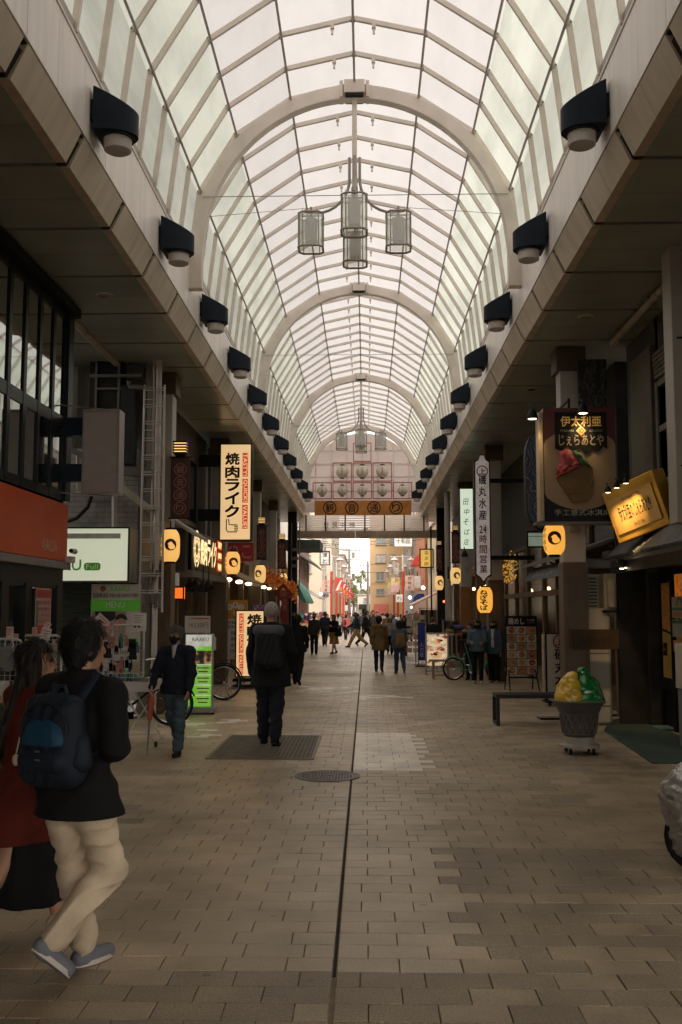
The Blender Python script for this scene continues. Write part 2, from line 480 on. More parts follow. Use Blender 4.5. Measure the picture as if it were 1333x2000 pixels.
o = far_t.build('glass_panel', M_gl_top, roof, smooth=0); o['kind'] = 'stuff'
o = far_s.build('glass_panel', M_gl_side, roof, smooth=0); o['kind'] = 'stuff'
def facet_bar(mb, p, q, y, w, d, off=0.0):
    """flat bar under one facet: width w along the street, depth d inwards"""
    dx, dz = q[0] - p[0], q[1] - p[1]; L = math.hypot(dx, dz)
    ang = math.atan2(dz, dx)
    c = ((p[0] + q[0]) / 2 + math.sin(ang) * (d / 2 + off), y, (p[1] + q[1]) / 2 - math.cos(ang) * (d / 2 + off))
    M = Matrix.Rotation(-ang, 3, 'Y')
    mb.box(rl(*c), (L + .01, w, d), M=M)
for y in raft_y:
    mb = MB()
    for i in range(8):
        facet_bar(mb, PROF[i], PROF[i + 1], y, .042, .06, .01)
    if y > 5:
        for sx in (-.27, .27):
            zz = 9.39 - abs(sx) * .225 - .10
            mb.box(rl(sx, y, zz), (.05, .06, .05)); mb.box(rl(sx, y, zz - .06), (.028, .028, .08))
    mb.build('rafter', M_cream2, roof)
for i, (x, z) in enumerate(PROF):
    if i in (0, 8):
        MB().box(rl(x, (Y0 + Y1) / 2, z + .02), (.10, Y1 - Y0, .10)).build('gutter_rail', M_purlin, roof)
    else:
        r = math.hypot(x, z - 6.7); s = .085 / r
        mb = MB().tube([rl(x * (1 - s), Y0, z - (z - 6.7) * s), rl(x * (1 - s), Y1 - .6, z - (z - 6.7) * s)], .017, 8)
        for y in raft_y:
            if y > 5: mb.box(rl(x * (1 - s * .7), y, z - (z - 6.7) * s * .7), (.05, .06, .05))
        mb.build('purlin', M_purlin, roof)
def arch(y, name='arch_rib', ro=2.34, ri=2.15, w=.16, parent=None):
    mb = MB(); n = 56; v = []; f = []
    for k in range(n + 1):
        th = PI * k / n
        for (r, yy) in ((ro, -w / 2), (ro, w / 2), (ri, w / 2), (ri, -w / 2)):
            v.append(rl(r * math.cos(th) * 1.02, y + yy, 6.72 + r * 1.105 * math.sin(th)))
    for k in range(n):
        for q in range(4):
            f.append((k * 4 + q, k * 4 + (q + 1) % 4, k * 4 + 4 + (q + 1) % 4, k * 4 + 4 + q))
    mb.raw(v, f)
    for sx in (-1, 1): mb.box(rl(sx * (ro + ri) / 2 * 1.02, y, 6.5), ((ro - ri) * 1.02, w, .45))
    return mb.build(name, M_cream2, parent or roof, bevel=.012)
for y in ARCH_Y:
    arch(y)
    if y > 5:
        mb = MB(); mb.box(rl(0, y - .02, 9.24), (.30, .30, .20))
        mb.box(rl(-.19, y, 9.23), (.05, .24, .26)); mb.box(rl(.19, y, 9.23), (.05, .24, .26))
        mb.build('crown_box', M_cream2, roof, bevel=.008)
        MB().box(rl(0, y - .02, 9.12), (.26, .27, .035)).build('crown_plate', M_dark, roof)
        mb = MB()
        mb.tube([rl(-2.2, y - .1, 7.62), rl(2.2, y - .1, 7.62)], .006, 5)
        mb.build('tie_cable', M_steel, roof)

def canopy(s, label):
    c = T('side_canopy', label, 'canopy', (AC, 0, 5.66), group='canopies along both sides of the arcade')
    X = lambda x: s * x
    yc, yl = (Y0 + 44.6) / 2, 44.6 - Y0
    mb = MB()
    n = int(yl / 1.5)
    for k in range(n + 1):
        a = Y0 + k * 1.5; b = min(a + 1.5, 44.6)
        for (u, w) in ((a + .003, a + .747), (a + .753, b - .003)):
            if w > u: mb.span((X(2.37), u, .29), (X(2.47), w, 1.0))
    mb.build('fascia', M_cream, c, bevel=.004)
    MB().span((X(2.39), Y0, .27), (X(2.60), 44.6, .98)).build('fascia_backing', M_slot, c)
    MB().span((X(2.36), Y0, 1.0), (X(2.60), 44.6, 1.035)).build('fascia_cap', M_cream2, c)
    mb = MB()
    for k in range(n + 1):
        a = Y0 + k * 1.5
        for (u, w) in ((a + .05, a + .748), (a + .752, a + 1.45)):
            if w > 44.6: continue
            mb.prism([(X(2.375), .27), (X(2.505), -.005), (X(2.60), -.005), (X(2.60), .27)], 'y', u, w)
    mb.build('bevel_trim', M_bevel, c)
    MB().prism([(X(2.42), .22), (X(2.53), .01), (X(2.61), .01), (X(2.61), .22)], 'y', Y0, 43.2).build('trim_backing', M_slot, c)
    mb = MB()
    for k in range(n + 1):
        a = Y0 + k * 1.5
        for (u, w) in ((a + .035, a + .746), (a + .754, a + 1.465)):
            w = min(w, 44.6)
            mb.span((X(2.605), u, .0), (X(4.9), w, .05))
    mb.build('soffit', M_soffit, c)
    MB().span((X(2.605), Y0, .055), (X(4.9), 44.6, .12)).build('soffit_backing', M_slot, c)
    MB().span((X(2.605), Y0, .9), (X(6.5), 44.6, 1.0)).build('deck', M_slot, c)
    mb_ring = MB().lathe([(.085, -.012), (.105, -.012), (.11, .0), (.085, .0)], n=20, caps=False)
    for k in range(8):
        y = 7.7 + 4.5 * k + (.0 if s < 0 else 1.1)
        d = mb_ring.build('downlight', M_bevel, c, loc=(X(3.15), y, 0))
        MB().lathe([(.001, -.004), (.085, -.006)], n=18, caps=False).build('downlight_glass', M_slot if k % 2 == 0 else M_soffit, d)
    xp = 3.78 if s < 0 else 3.75
    mb = MB().tube([(X(xp), 4.5, -.10), (X(xp), 15.3 if s < 0 else 14.3, -.10)], .05, 10)
    for y in (6, 7.5, 9, 10.5, 12, 13.5): mb.tube([(X(xp), y - .03, -.10), (X(xp), y + .03, -.10)], .06, 10); mb.box((X(xp), y + .5, -.04), (.04, .03, .08))
    mb.build('conduit', M_pipe, c)
    return c
canopy(-1, 'cream edged canopy with panelled soffit over the left row of shops')
canopy(1, 'cream edged canopy with panelled soffit over the right row of shops')

def lamp_mesh():
    n = 20; W2, P = .20, .38
    plan = [(W2 * math.cos(PI * k / n), P * math.sin(PI * k / n) ** .8) for k in range(n + 1)]   # (along street, out from wall)
    v = []; f = []
    top = lambda out: .22 - out / P * .19
    for (u, o_) in plan: v.append((o_, u, -.20)); v.append((o_, u, top(o_)))
    for k in range(n): f.append((2 * k, 2 * k + 2, 2 * k + 3, 2 * k + 1))
    f.append(tuple(2 * k for k in range(n, -1, -1))); f.append(tuple(2 * k + 1 for k in range(n + 1)))
    f.append((0, 1, 2 * n + 1, 2 * n))
    h = MB().raw(v, f)
    h.box((-.03, 0, .0), (.06, .34, .20))
    return h
lamp0 = None
for s in (-1, 1):
    for k in range(11):
        y = 8.85 + 3.03 * k
        loc = (AC + s * 2.37 - s * -.02, y, 6.27)
        loc = (AC + s * 2.34, y, 6.27)
        side = 'left' if s < 0 else 'right'
        ORD = ['nearest', 'second', 'third', 'fourth', 'fifth', 'sixth', 'seventh', 'eighth', 'ninth', 'tenth', 'farthest']
        lab = '%s navy wall lamp with frosted glass on the %s cream fascia' % (ORD[k], side)
        if k in range(1, 10): lab = 'navy wall lamp with frosted glass, %s from the front on the %s fascia' % (ORD[k], side)
        if lamp0 is None:
            lamp0 = T('wall_lamp', lab, 'lamp', loc, 0, 'navy lamps along the fascias')
            lamp_mesh().build('housing', M_navy, lamp0, bevel=.008)
            MB().lathe([(.005, -.335), (.10, -.335), (.125, -.32), (.13, -.20)], c=(.19, 0, 0), n=24).build('lamp_glass', M_frost, lamp0)
            MB().box((-.075, 0, .0), (.03, .42, .24)).build('bracket_plate', M_dark, lamp0)
            MB().tube([(.19, 0, -.215), (.19, 0, -.195)], .16, 16).build('glass_collar', M_dark, lamp0)
            o = lamp0
        else:
            o = dup(lamp0, loc, label=lab)
        if s > 0: o.rotation_euler = (0, 0, PI)

M_lgl = glass_mat('etched_lantern_glass', (.80, .77, .72), .25, .25)
def chandelier(y, label):
    c = T('chandelier', label, 'chandelier', (AC, y, 8.98), group='four lantern chandeliers under the arches')
    MB().tube([(0, 0, .16), (0, 0, -1.55)], .038, 10).build('stem', M_cream2, c)
    MB().tube([(0, 0, -1.2), (0, 0, -1.62)], .05, 10).build('stem_sleeve', M_purlin, c)
    for q in range(4):
        a = q * PI / 2
        d = Vector((math.cos(a), math.sin(a), 0))
        pts = []
        for t in range(15):
            u = t / 14
            if u < .3: pts.append(d * .075 + Vector((0, 0, -.75 - u * 1.1)))
            else:
                w = (u - .3) / .7 * PI * .62
                pts.append(d * (.075 + .62 * (1 - math.cos(w)) * .78) + Vector((0, 0, -1.08 - .50 * math.sin(w))))
        MB().tube([tuple(p) for p in pts], .021, 8).build('arm', M_purlin, c)
        l = d * .63 + Vector((0, 0, -1.62))
        lan = MB()
        def ring(z, w=.175, ch=.06):
            return [(l.x + x, l.y + yy, l.z + z) for x, yy in ((w, w - ch), (w - ch, w), (-w + ch, w), (-w, w - ch), (-w, -w + ch), (-w + ch, -w), (w - ch, -w), (w, -w + ch))]
        lan.tube(ring(0), .014, 6, close=True); lan.tube(ring(-.50), .016, 6, close=True)
        for p in ring(0): lan.tube([p, (p[0], p[1], p[2] - .5)], .008, 5)
        lan.tube([(l.x, l.y, l.z + .13), (l.x, l.y, l.z - .02)], .02, 6)
        lan.box((l.x, l.y, l.z), (.30, .03, .015)); lan.box((l.x, l.y, l.z), (.03, .30, .015))
        for p in ring(0, .12, .04)[::2]: lan.tube([p, (p[0], p[1], p[2] + .09)], .004, 5)
        fr = lan.build('lantern_frame', M_purlin, c)
        g = MB()
        r0, r1 = ring(-.02, .165, .055), ring(-.48, .165, .055)
        for k in range(8): g.quad(r0[k], r0[(k + 1) % 8], r1[(k + 1) % 8], r1[k])
        g.build('lantern_glass', M_lgl, fr, smooth=0)
        MB().lathe([(.085, -.40), (.09, -.05)], c=(l.x, l.y, l.z), n=14).build('lamp_shade', M_frost, fr)
    MB().tube([(-2.2, 0, -1.62), (-.63, .0, -1.50)], .004, 4).tube([(2.2, 0, -1.62), (.63, .0, -1.50)], .004, 4).build('stay_wire', M_steel, c)
    return c
chandelier(13.9, 'near hanging chandelier of four etched glass lanterns on curved arms')
chandelier(31.9, 'far hanging chandelier of four glass lanterns in front of the white gable')

YG = 41.2
M_gab = translucent_mat('gable_panel', (.74, .69, .67), .72, dirt=.06, scale=.4)
gab = T('end_gable', 'white panelled gable wall closing the far end of the arcade roof', 'gable', (AC, YG, 4.7))
def gl(x, z): return (x, z - 4.7)
pts = [gl(-2.42, 5.72), gl(2.42, 5.72)] + [gl(2.34 * math.cos(PI * k / 24), 6.72 + 2.34 * math.sin(PI * k / 24)) for k in range(25)]
MB().prism(pts, 'y', .10, .13).build('panel', M_gab, gab)
mb = MB()
for x in (-1.95, -1.3, -.65, 0, .65, 1.3, 1.95):
    h = 6.72 + math.sqrt(max(0, 2.3 ** 2 - x * x)); mb.span((x - .02, .04, 5.72 - 4.7), (x + .02, .10, h - 4.7))
for z in (6.05, 6.6, 7.2, 7.75, 8.3):
    w = math.sqrt(max(0, 2.3 ** 2 - max(0, z - 6.72) ** 2)); mb.span((-w, .05, z - 4.72), (w, .10, z - 4.68))
mb.build('glazing_bar', M_cream2, gab)
arch(YG - .05, 'arch_rib', ro=2.42, ri=2.25)
M_red = mat('red_frame', (.42, .055, .04), .45, var=.15)
M_pap = mat('paper_lantern_white', (.62, .55, .46), .7, var=.06, scale=3)
M_ink = mat('ink_black', (.012, .011, .010), .6)
M_inkr = mat('ink_red', (.30, .03, .025), .6)
rack = T('lantern_rack', 'stepped rack of red square frames holding white paper lanterns on the gable', 'rack', (AC, YG - .22, 6.22))
def frame(cx, z0, w, h):
    mb = MB(); t = .035
    mb.span((cx - w / 2, -.03, z0), (cx + w / 2, .03, z0 + t)); mb.span((cx - w / 2, -.03, z0 + h - t), (cx + w / 2, .03, z0 + h))
    mb.span((cx - w / 2, -.03, z0 + t), (cx - w / 2 + t, .03, z0 + h - t)); mb.span((cx + w / 2 - t, -.03, z0 + t), (cx + w / 2, .03, z0 + h - t))
    mb.build('square_frame', M_red, rack)
spots = []
WF = .80
for i in range(5):
    cx = (i - 2) * (WF + .03); frame(cx, .02, WF, .70); spots.append((cx, .36, .21))
for i in range(3):
    cx = (i - 1) * (WF + .03); frame(cx, .75, WF, .80); spots.append((cx, 1.15, .255))
frame(0, 1.58, .76, .80)
LPOS = ['far left of the lower row', 'second from left in the lower row', 'middle of the lower row', 'second from right in the lower row', 'far right of the lower row', 'left of the upper row', 'middle of the upper row', 'right of the upper row']
for i, (x, z, r) in enumerate(spots):
    l = T('paper_lantern', 'round white paper lantern in red frame, ' + LPOS[i], 'lantern', (AC + x, YG - .32, 6.22 + z), group='round lanterns in the red frames')
    MB().lathe([(.5 * r, -.98 * r)] + [(r * max(.5, math.sin(PI * (k + 1.6) / 13.2)) * (1 + .012 * (k % 2)), -r * 1.0 * math.cos(PI * (k + 1.6) / 13.2)) for k in range(11)], n=24).build('paper_shade', M_pap, l)
    mb = MB().lathe([(.40 * r, 1.0 * r), (.40 * r, 1.16 * r)], n=18).lathe([(.36 * r, -1.14 * r), (.36 * r, -1.0 * r)], n=18).tube([(0, 0, r * 1.1), (0, 0, r * 1.45)], .01, 5)
    mb.build('cap', M_ink, l)
    mb = MB()
    for j, chn in enumerate('観音通り'):
        zz = r * (.48 - .32 * j); yy = -math.sqrt(max(0, (r * 1.015) ** 2 - zz * zz)) - .004
        text_into(mb, chn, 0, zz, r * .26, r * .27, y=yy)
    mb.build('lettering', M_inkr, l, smooth=0)
M_osign = mat('orange_board', (.52, .20, .03), .5, var=.2, scale=3, bump=.05)
a, b = at(615, 978, YG - .35), at(804, 1006, YG - .35)
ws = T('street_sign', 'wide orange wooden board with four circled characters under the lantern rack', 'sign', ((a.x + b.x) / 2, YG - .35, (a.z + b.z) / 2))
W, H = b.x - a.x, a.z - b.z
MB().box((0, 0, 0), (W, .08, H)).build('board', M_osign, ws, bevel=.006)
for i, chn in enumerate('観音通り'):
    x = (i - 1.5) * W * .228
    mb = MB().tube([(x + .255 * math.cos(2 * PI * k / 40), -.045, .255 * math.sin(2 * PI * k / 40)) for k in range(40)], .022, 6, close=True)
    text_into(mb, chn, x, 0, .34, .34, y=-.046, bold=.008)
    mb.build('character', M_ink, ws, smooth=0)
a, b = at(585, 1006, 42.6), at(838, 1037, 42.6)
W, H = b.x - a.x, a.z - b.z
lb = T('louvre_band', 'pale glazed louvre band with brown posts between street sign and beam', 'louvre', ((a.x + b.x) / 2, 42.6, b.z))
M_louv = translucent_mat('louvre_white', (.86, .82, .78), .8, dirt=.05)
mb = MB()
for k in range(7):
    z = (k + .5) * H / 7; mb.box((0, 0, z), (W, .03, H / 7 * .86), M=Matrix.Rotation(R(12), 3, 'X'))
mb.build('louvre', M_louv, lb)
mb = MB()
for k in range(7): MB().box((-W / 2 + W * (k + .35) / 6.6, -.05, H / 2), (.06, .06, H)).build('post', M_brown, lb)
mb = MB()
for i, chn in enumerate('世見仲新'): text_into(mb, chn, -1.62 + i * .37, H * .38, .24, .25, y=-.06, mirror=True)
mb.build('lettering', mat('faded_brown_ink', (.20, .12, .09), .6), lb, smooth=0)
a, b = at(578, 1036, 42.9), at(852, 1050, 42.9)
be = T('lintel_beam', 'grey brown box beam spanning the street at the arcade mouth', 'beam', ((a.x + b.x) / 2, 42.9, b.z))
W, H = b.x - a.x + .3, a.z - b.z + .02
mb = MB()
for k in range(7):
    mb.span((-W / 2 + W * k / 7 + .005, 0, 0), (-W / 2 + W * (k + 1) / 7 - .005, .5, H))
mb.build('beam_panel', mat('beam_paint', (.46, .37, .28), .5, var=.1), be)
for i, px in enumerate((603, 639, 715, 788, 800)):
    p = at(px, 1036, 42.7)
    t = T('floodlight', 'small floodlight on the lintel beam, ' + ['first from the left', 'second from the left', 'at the middle', 'second from the right', 'first from the right'][i], 'floodlight', (p.x, 42.8, p.z), group='floodlights on the lintel beam')
    MB().box((0, 0, .09), (.20 if i in (1, 2, 3) else .1, .12, .08)).build('lamp_body', M_brown, t, bevel=.01)
    MB().tube([(0, 0, 0), (0, 0, .06)], .012, 6).build('bracket', M_dark, t)
p = at(714, 1051, 42.6)
t = T('ceiling_lamp', 'small round lit lamp under the middle of the lintel beam', 'lamp', (p.x, 42.95, p.z - .06))
MB().lathe([(.02, -.05), (.14, -.04), (.16, 0), (.16, .07)], n=18).build('lit_dome', mat('lamp_glow', (1, .9, .75), .5, emit=4), t)
MB().lathe([(.18, .05), (.18, .08)], n=18).build('rim', M_dark, t)

def column(X, Y, label, w=.33, ztop=2.39, clad=M_brown, shaft=M_col):
    c = T('arcade_column', label, 'column', (X, Y, 0), group='columns carrying the arcade')
    MB().box((0, 0, (ztop + 5.3) / 2), (w, w, 5.3 - ztop)).build('shaft', shaft, c, bevel=.012)
    MB().box((0, 0, 5.47), (w * 1.35, w * 1.35, .36)).build('capital', M_brown, c, bevel=.01)
    mb = MB().box((0, 0, ztop / 2), (w * 1.12, w * 1.12, ztop))
    mb.box((0, -w * .56 - .008, ztop / 2 + .05), (w * .82, .016, ztop * .9))
    mb.build('base_cladding', clad, c, bevel=.008)
    MB().box((0, -w * .5 - .02, ztop + .55), (.12, .04, .18)).build('switch_box', M_steel, c, bevel=.005)
    return c
M_oclad = mat('orange_wood_cladding', (.33, .13, .03), .5, var=.2, scale=5)
def colpx(px, X, label, **k):
    Y = atx(px, 1190, X).y
    return column(X, Y, label, **k)
colpx(1121, 3.1, 'cream column with brown cladding behind the gelato sign')
colpx(968, 3.1, 'cream column with brown cladding beside the tall white seafood sign')
colpx(911, 3.1, 'cream column with orange wood cladding beyond the white noodle sign', clad=M_oclad)
colpx(316, -3.4, 'cream column behind the white ladder', ztop=2.5)
colpx(428, -3.4, 'cream column with brown cladding left of the lit barbecue floor sign')
colpx(498, -3.4, 'cream column with brown cladding behind the lit barbecue floor sign')
colpx(533, -3.4, 'slim cream column between the two far banners on the left', w=.25)
t = T('wall_pillar', 'cream box pillar at the right edge standing above the tiled awning', 'pillar', (3.62, 10.8, 2.62))
MB().span((-.30, -.15, 0), (.5, .15, 3.05)).build('pillar_body', M_col, t, bevel=.01)
MB().span((-.25, -.158, .6), (.5, -.148, .62)).span((-.25, -.158, 2.0), (.5, -.148, 2.02)).build('joint', M_slot, t)
mb = MB(); text_into(mb, '2F', .0, 1.55, .16, .16, y=-.155); mb.build('lettering', M_dark, t, smooth=0)
def paver_mat(name, col, spot=.12, rough=.40, bump=.16):
    m = mat(name, col, rough, var=.16, scale=2.2, bump=bump, bscale=70, detail=8)
    nt = m.node_tree; N = nt.nodes; L = nt.links; b = N['Principled BSDF']
    if 'spk' in N: return m
    src = b.inputs['Base Color'].links[0].from_socket
    tc = N['Texture Coordinate'] if 'Texture Coordinate' in N else N.new('ShaderNodeTexCoord')
    n3 = N.new('ShaderNodeTexNoise'); n3.name = 'spk'; n3.inputs['Scale'].default_value = 110; n3.inputs['Detail'].default_value = 2
    L.new(tc.outputs['Object'], n3.inputs['Vector'])
    n5 = N.new('ShaderNodeTexNoise'); n5.inputs['Scale'].default_value = .55; n5.inputs['Detail'].default_value = 5
    L.new(tc.outputs['Object'], n5.inputs['Vector'])
    r3 = N.new('ShaderNodeMapRange'); r3.inputs[1].default_value = .3; r3.inputs[2].default_value = .7; r3.inputs[3].default_value = 1 - spot * 1.5; r3.inputs[4].default_value = 1 + spot * 1.5
    L.new(n3.outputs[0], r3.inputs[0])
    r5 = N.new('ShaderNodeMapRange'); r5.inputs[1].default_value = .3; r5.inputs[2].default_value = .7; r5.inputs[3].default_value = .70; r5.inputs[4].default_value = 1.18
    L.new(n5.outputs[0], r5.inputs[0])
    mm = N.new('ShaderNodeMath'); mm.operation = 'MULTIPLY'; L.new(r3.outputs[0], mm.inputs[0]); L.new(r5.outputs[0], mm.inputs[1])
    vo = N.new('ShaderNodeTexVoronoi'); vo.inputs['Scale'].default_value = 2.6; L.new(tc.outputs['Object'], vo.inputs['Vector'])
    nd = N.new('ShaderNodeMath'); nd.operation = 'MULTIPLY_ADD'; nd.inputs[1].default_value = .12; L.new(n3.outputs[0], nd.inputs[0]); L.new(vo.outputs['Distance'], nd.inputs[2])
    rv = N.new('ShaderNodeMapRange'); rv.inputs[1].default_value = .10; rv.inputs[2].default_value = .135; rv.inputs[3].default_value = .62; rv.inputs[4].default_value = 1; L.new(nd.outputs[0], rv.inputs[0])
    m0 = mm; mm = N.new('ShaderNodeMath'); mm.operation = 'MULTIPLY'; L.new(m0.outputs[0], mm.inputs[0]); L.new(rv.outputs[0], mm.inputs[1])
    m3 = N.new('ShaderNodeMix'); m3.data_type = 'RGBA'; m3.blend_type = 'MULTIPLY'; m3.inputs[0].default_value = 1
    L.new(src, m3.inputs[6]); L.new(mm.outputs[0], m3.inputs[7]); L.new(m3.outputs[2], b.inputs['Base Color'])
    return m
PM = [paver_mat('paver_tan_a', (.48, .375, .25)), paver_mat('paver_tan_b', (.45, .35, .23)), paver_mat('paver_tan_c', (.50, .40, .27)),
      paver_mat('paver_grey_a', (.32, .258, .175), .22, .55, .5), paver_mat('paver_grey_b', (.295, .238, .16), .22, .55, .5), paver_mat('paver_brown', (.41, .32, .21), .16, .5),
      paver_mat('paver_pale', (.82, .75, .64), .06, .4), paver_mat('paver_mid', (.41, .32, .21), .14, .5)]
base = MB().quad((-300, -300, -.03), (300, -300, -.03), (300, 500, -.03), (-300, 500, -.03)).build('ground', mat('earth_grey', (.16, .14, .12), .8), None, smooth=0)
struct(base)
o = MB().quad((-5.6, 2.5, -.011), (AC + .015, 2.5, -.011), (AC + .015, 43.2, -.011), (-5.6, 43.2, -.011)).build('joint_sand', mat('sand_joint', (.34, .26, .17), .8, var=.35, scale=3), None, smooth=0); struct(o)
o = MB().quad((AC + .015, 2.5, -.011), (5.6, 2.5, -.011), (5.6, 43.2, -.011), (AC + .015, 43.2, -.011)).build('joint_bed', mat('dark_joint', (.11, .085, .06), .85, var=.4, scale=3), None, smooth=0); struct(o)
pv = MB(); prng = random.Random(3)
ROW, LEN = .19, .30
y = 2.6; r_i = 0
GR = (at(410, 1460, 12).x, 0)
while y < 43:
    for side in (-1, 1):
        x = AC + side * .009
        first = LEN * (.5 if r_i % 2 else 1.0) * (1 if prng.random() < .8 else .75)
        edge2 = (.62 if 10.75 < y < 13.9 else .55) + (.15 if r_i % 2 else 0) + (0 if 10.75 < y < 13.9 else prng.choice([0, 0, .15]))     # ragged border to the darker right field
        while abs(x) < 5.5:
            L_ = first if first else LEN
            first = None
            x2 = x + side * L_
            xc = (x + x2) / 2
            if y < 4.84: m = prng.choice([3, 4, 3, 7])
            elif xc < AC:
                m = prng.choice([0, 0, 1, 2, 0, 1])
                if xc < -1.9 and y < 9 and prng.random() < .4: m = prng.choice([7, 3])
                if 16.5 < y < 17.8 and xc < -.5: m = prng.choice([5, 7])
                if 20.5 < y < 22.5 and xc > -1.6: m = prng.choice([6, 2, 2])
                if 25.5 < y < 27 and xc < -.3: m = 5
                if 13.4 < y < 15.6 and -2.9 < xc < -1.9: m = prng.choice([2, 6, 0])
            elif xc < edge2:
                m = prng.choice([0, 0, 1, 2])
                if 10.75 < y < 13.9 and xc < .62: m = 6
                if 19 < y < 20: m = prng.choice([6, 6, 2])
            else:
                m = prng.choice([5, 7, 1, 7])
                if 6.1 < y < 7.3 and xc > .5: m = prng.choice([3, 4, 3])
                if y < 6: m = prng.choice([3, 7, 3])
                if xc > 1.6 and 9 < y < 15: m = prng.choice([7, 5, 3])
            if y > 27 and m in (3, 4): m = 7
            g = .002
            a, b = min(x, x2) + g, max(x, x2) - g
            c, d = y + g, y + ROW - g
            z = prng.uniform(-.0022, .0012); t1, t2 = prng.uniform(-.0012, .0012), prng.uniform(-.0012, .0012)
            e = .003
            n = len(pv.v)
            pv.v += [(a, c, -.02), (b, c, -.02), (b, d, -.02), (a, d, -.02),
                     (a, c, z - .003), (b, c, z - .003), (b, d, z - .003), (a, d, z - .003),
                     (a + e, c + e, z + t1), (b - e, c + e, z - t1 + t2), (b - e, d - e, z + t1), (a + e, d - e, z - t1 - t2)]
            fs = [(8, 9, 10, 11)]
            for k in range(4):
                j = (k + 1) % 4
                fs += [(k, j, 4 + j, 4 + k), (4 + k, 4 + j, 8 + j, 8 + k)]
            for q in fs: pv.f.append(tuple(n + i for i in q)); pv.mi.append(m)
            x = x2
    y += ROW; r_i += 1
o = pv.build('paving', PM, None, smooth=0); struct(o)
o = MB().span((AC - .007, 4.84, -.015), (AC + .007, 43, -.004)).build('drain_slot', M_slot, None, smooth=0); struct(o)
o = MB().quad((-40, 43.2, -.008), (40, 43.2, -.008), (40, 260, -.008), (-40, 260, -.008)).build('street', brick_mat('street_pavers', (.40, .33, .26), (.35, .285, .225), (.10, .08, .06), .6, .6, 'XY', .02, rough=.5, bump=.3), None, smooth=0); struct(o)

M_iron = mat('cast_iron', (.05, .042, .034), .42, metal=.5, var=.3, scale=20, bump=.3)
p = gnd(640, 1516)
mh = T('manhole_cover', 'round cast iron manhole cover in the middle of the paving', 'manhole cover', (p.x, p.y, .002))
MB().lathe([(.305, 0), (.335, 0), (.335, .006), (.305, .006)], n=40, caps=False).build('rim', mat('iron_rim', (.16, .13, .10), .5, metal=.3), mh)
mb = MB().lathe([(.30, 0), (.30, .004)], n=40)
for i in range(-9, 10):
    for j in range(-9, 10):
        x, yy = i * .03, j * .03
        if x * x + yy * yy < .07 and abs(x) + abs(yy) > .09: mb.box((x, yy, .0055), (.018, .018, .004))
mb.box((0, 0, .006), (.11, .04, .004)); mb.box((.16, .16, .0065), (.09, .07, .004))
mb.build('lid', M_iron, mh, smooth=0)
a, b, c_, d_ = gnd(438, 1450), gnd(628, 1436), gnd(604, 1483), gnd(408, 1485)
x0, x1, ya, yb = (a.x + d_.x) / 2, (b.x + c_.x) / 2, c_.y, 13.6
gt = T('drain_grating', 'rectangular steel mesh drain grating set in the paving', 'grating', ((x0 + x1) / 2, (ya + yb) / 2, .001))
w, h = x1 - x0, yb - ya
mb = MB()
for k in range(int(h / .05) + 1): mb.box((0, -h / 2 + k * .05, .006), (w, .012, .008))
for k in range(int(w / .05) + 1): mb.box((-w / 2 + k * .05, 0, .004), (.012, h, .008))
mb.build('mesh', mat('grating_steel', (.20, .175, .135), .5, metal=.4), gt, smooth=0)
MB().box((0, 0, .0015), (w, h, .003)).build('pit', mat('pit_brown', (.09, .075, .055), .8), gt, smooth=0)
mb = MB(); t = .035
mb.span((-w / 2 - t, -h / 2 - t, 0), (w / 2 + t, -h / 2, .011)).span((-w / 2 - t, h / 2, 0), (w / 2 + t, h / 2 + t, .011)).span((-w / 2 - t, -h / 2, 0), (-w / 2, h / 2, .011)).span((w / 2, -h / 2, 0), (w / 2 + t, h / 2, .011))
mb.build('rim', mat('grating_rim', (.20, .17, .13), .5, metal=.4), gt, smooth=0)
def rect(px0, py0, px1, py1, Y):
    a, b = at(px0, py0, Y), at(px1, py1, Y)
    return (a.x + b.x) / 2, b.z, abs(b.x - a.x), abs(a.z - b.z)      # centre x, bottom z, width, height
M_maroon = mat('maroon_cloth', (.075, .022, .018), .75, var=.2, scale=8)
M_rose = mat('rose_print', (.36, .17, .13), .7)
M_lant = mat('lit_paper', (.75, .50, .20), .6, var=.10, scale=4, emit=.66, ecol=(.98, .52, .13))
M_lant2 = mat('lit_paper_amber', (.80, .46, .10), .6, var=.10, scale=4, emit=.72, ecol=(1, .46, .07))
M_lpale = mat('lit_paper_pale', (.75, .56, .28), .6, var=.08, emit=.62, ecol=(.96, .58, .20))
M_mark = mat('maroon_ink', (.10, .012, .010), .6)
M_cream_lit = mat('lit_cream_face', (.80, .60, .32), .5, var=.02, emit=.55, ecol=(1, .66, .32))
M_redlit = mat('red_print', (.55, .045, .02), .5, emit=.35, ecol=(.9, .08, .03))
M_lampbox = mat('lamp_box_glow', (.9, .6, .2), .5, var=.05, emit=1.1, ecol=(1, .62, .2))
M_white = mat('white_panel', (.55, .50, .46), .5, var=.06)
M_paper = mat('white_card', (.62, .55, .50), .7, var=.06)
M_pink = mat('pink_card', (.55, .30, .27), .7, var=.1)
M_green = mat('sign_green', (.06, .22, .02), .5, emit=.12, ecol=(.10, .42, .03))
M_ltgreen = mat('lit_green', (.16, .45, .03), .5, emit=.42, ecol=(.22, .70, .04))
M_wtube = mat('white_tube', (.50, .46, .42), .4, var=.1)
M_wire = mat('wire_white', (.42, .39, .36), .4)
M_siding = mat('siding_grey', (.14, .135, .12), .6, var=.15, scale=2)
M_wall = mat('plaster_grey', (.15, .137, .118), .7, var=.2, scale=1.5, bump=.15)
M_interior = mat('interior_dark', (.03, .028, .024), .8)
M_wood = mat('wood_tan', (.30, .19, .10), .55, var=.25, scale=5)
M_rubber = mat('rubber_black', (.012, .012, .012), .7)
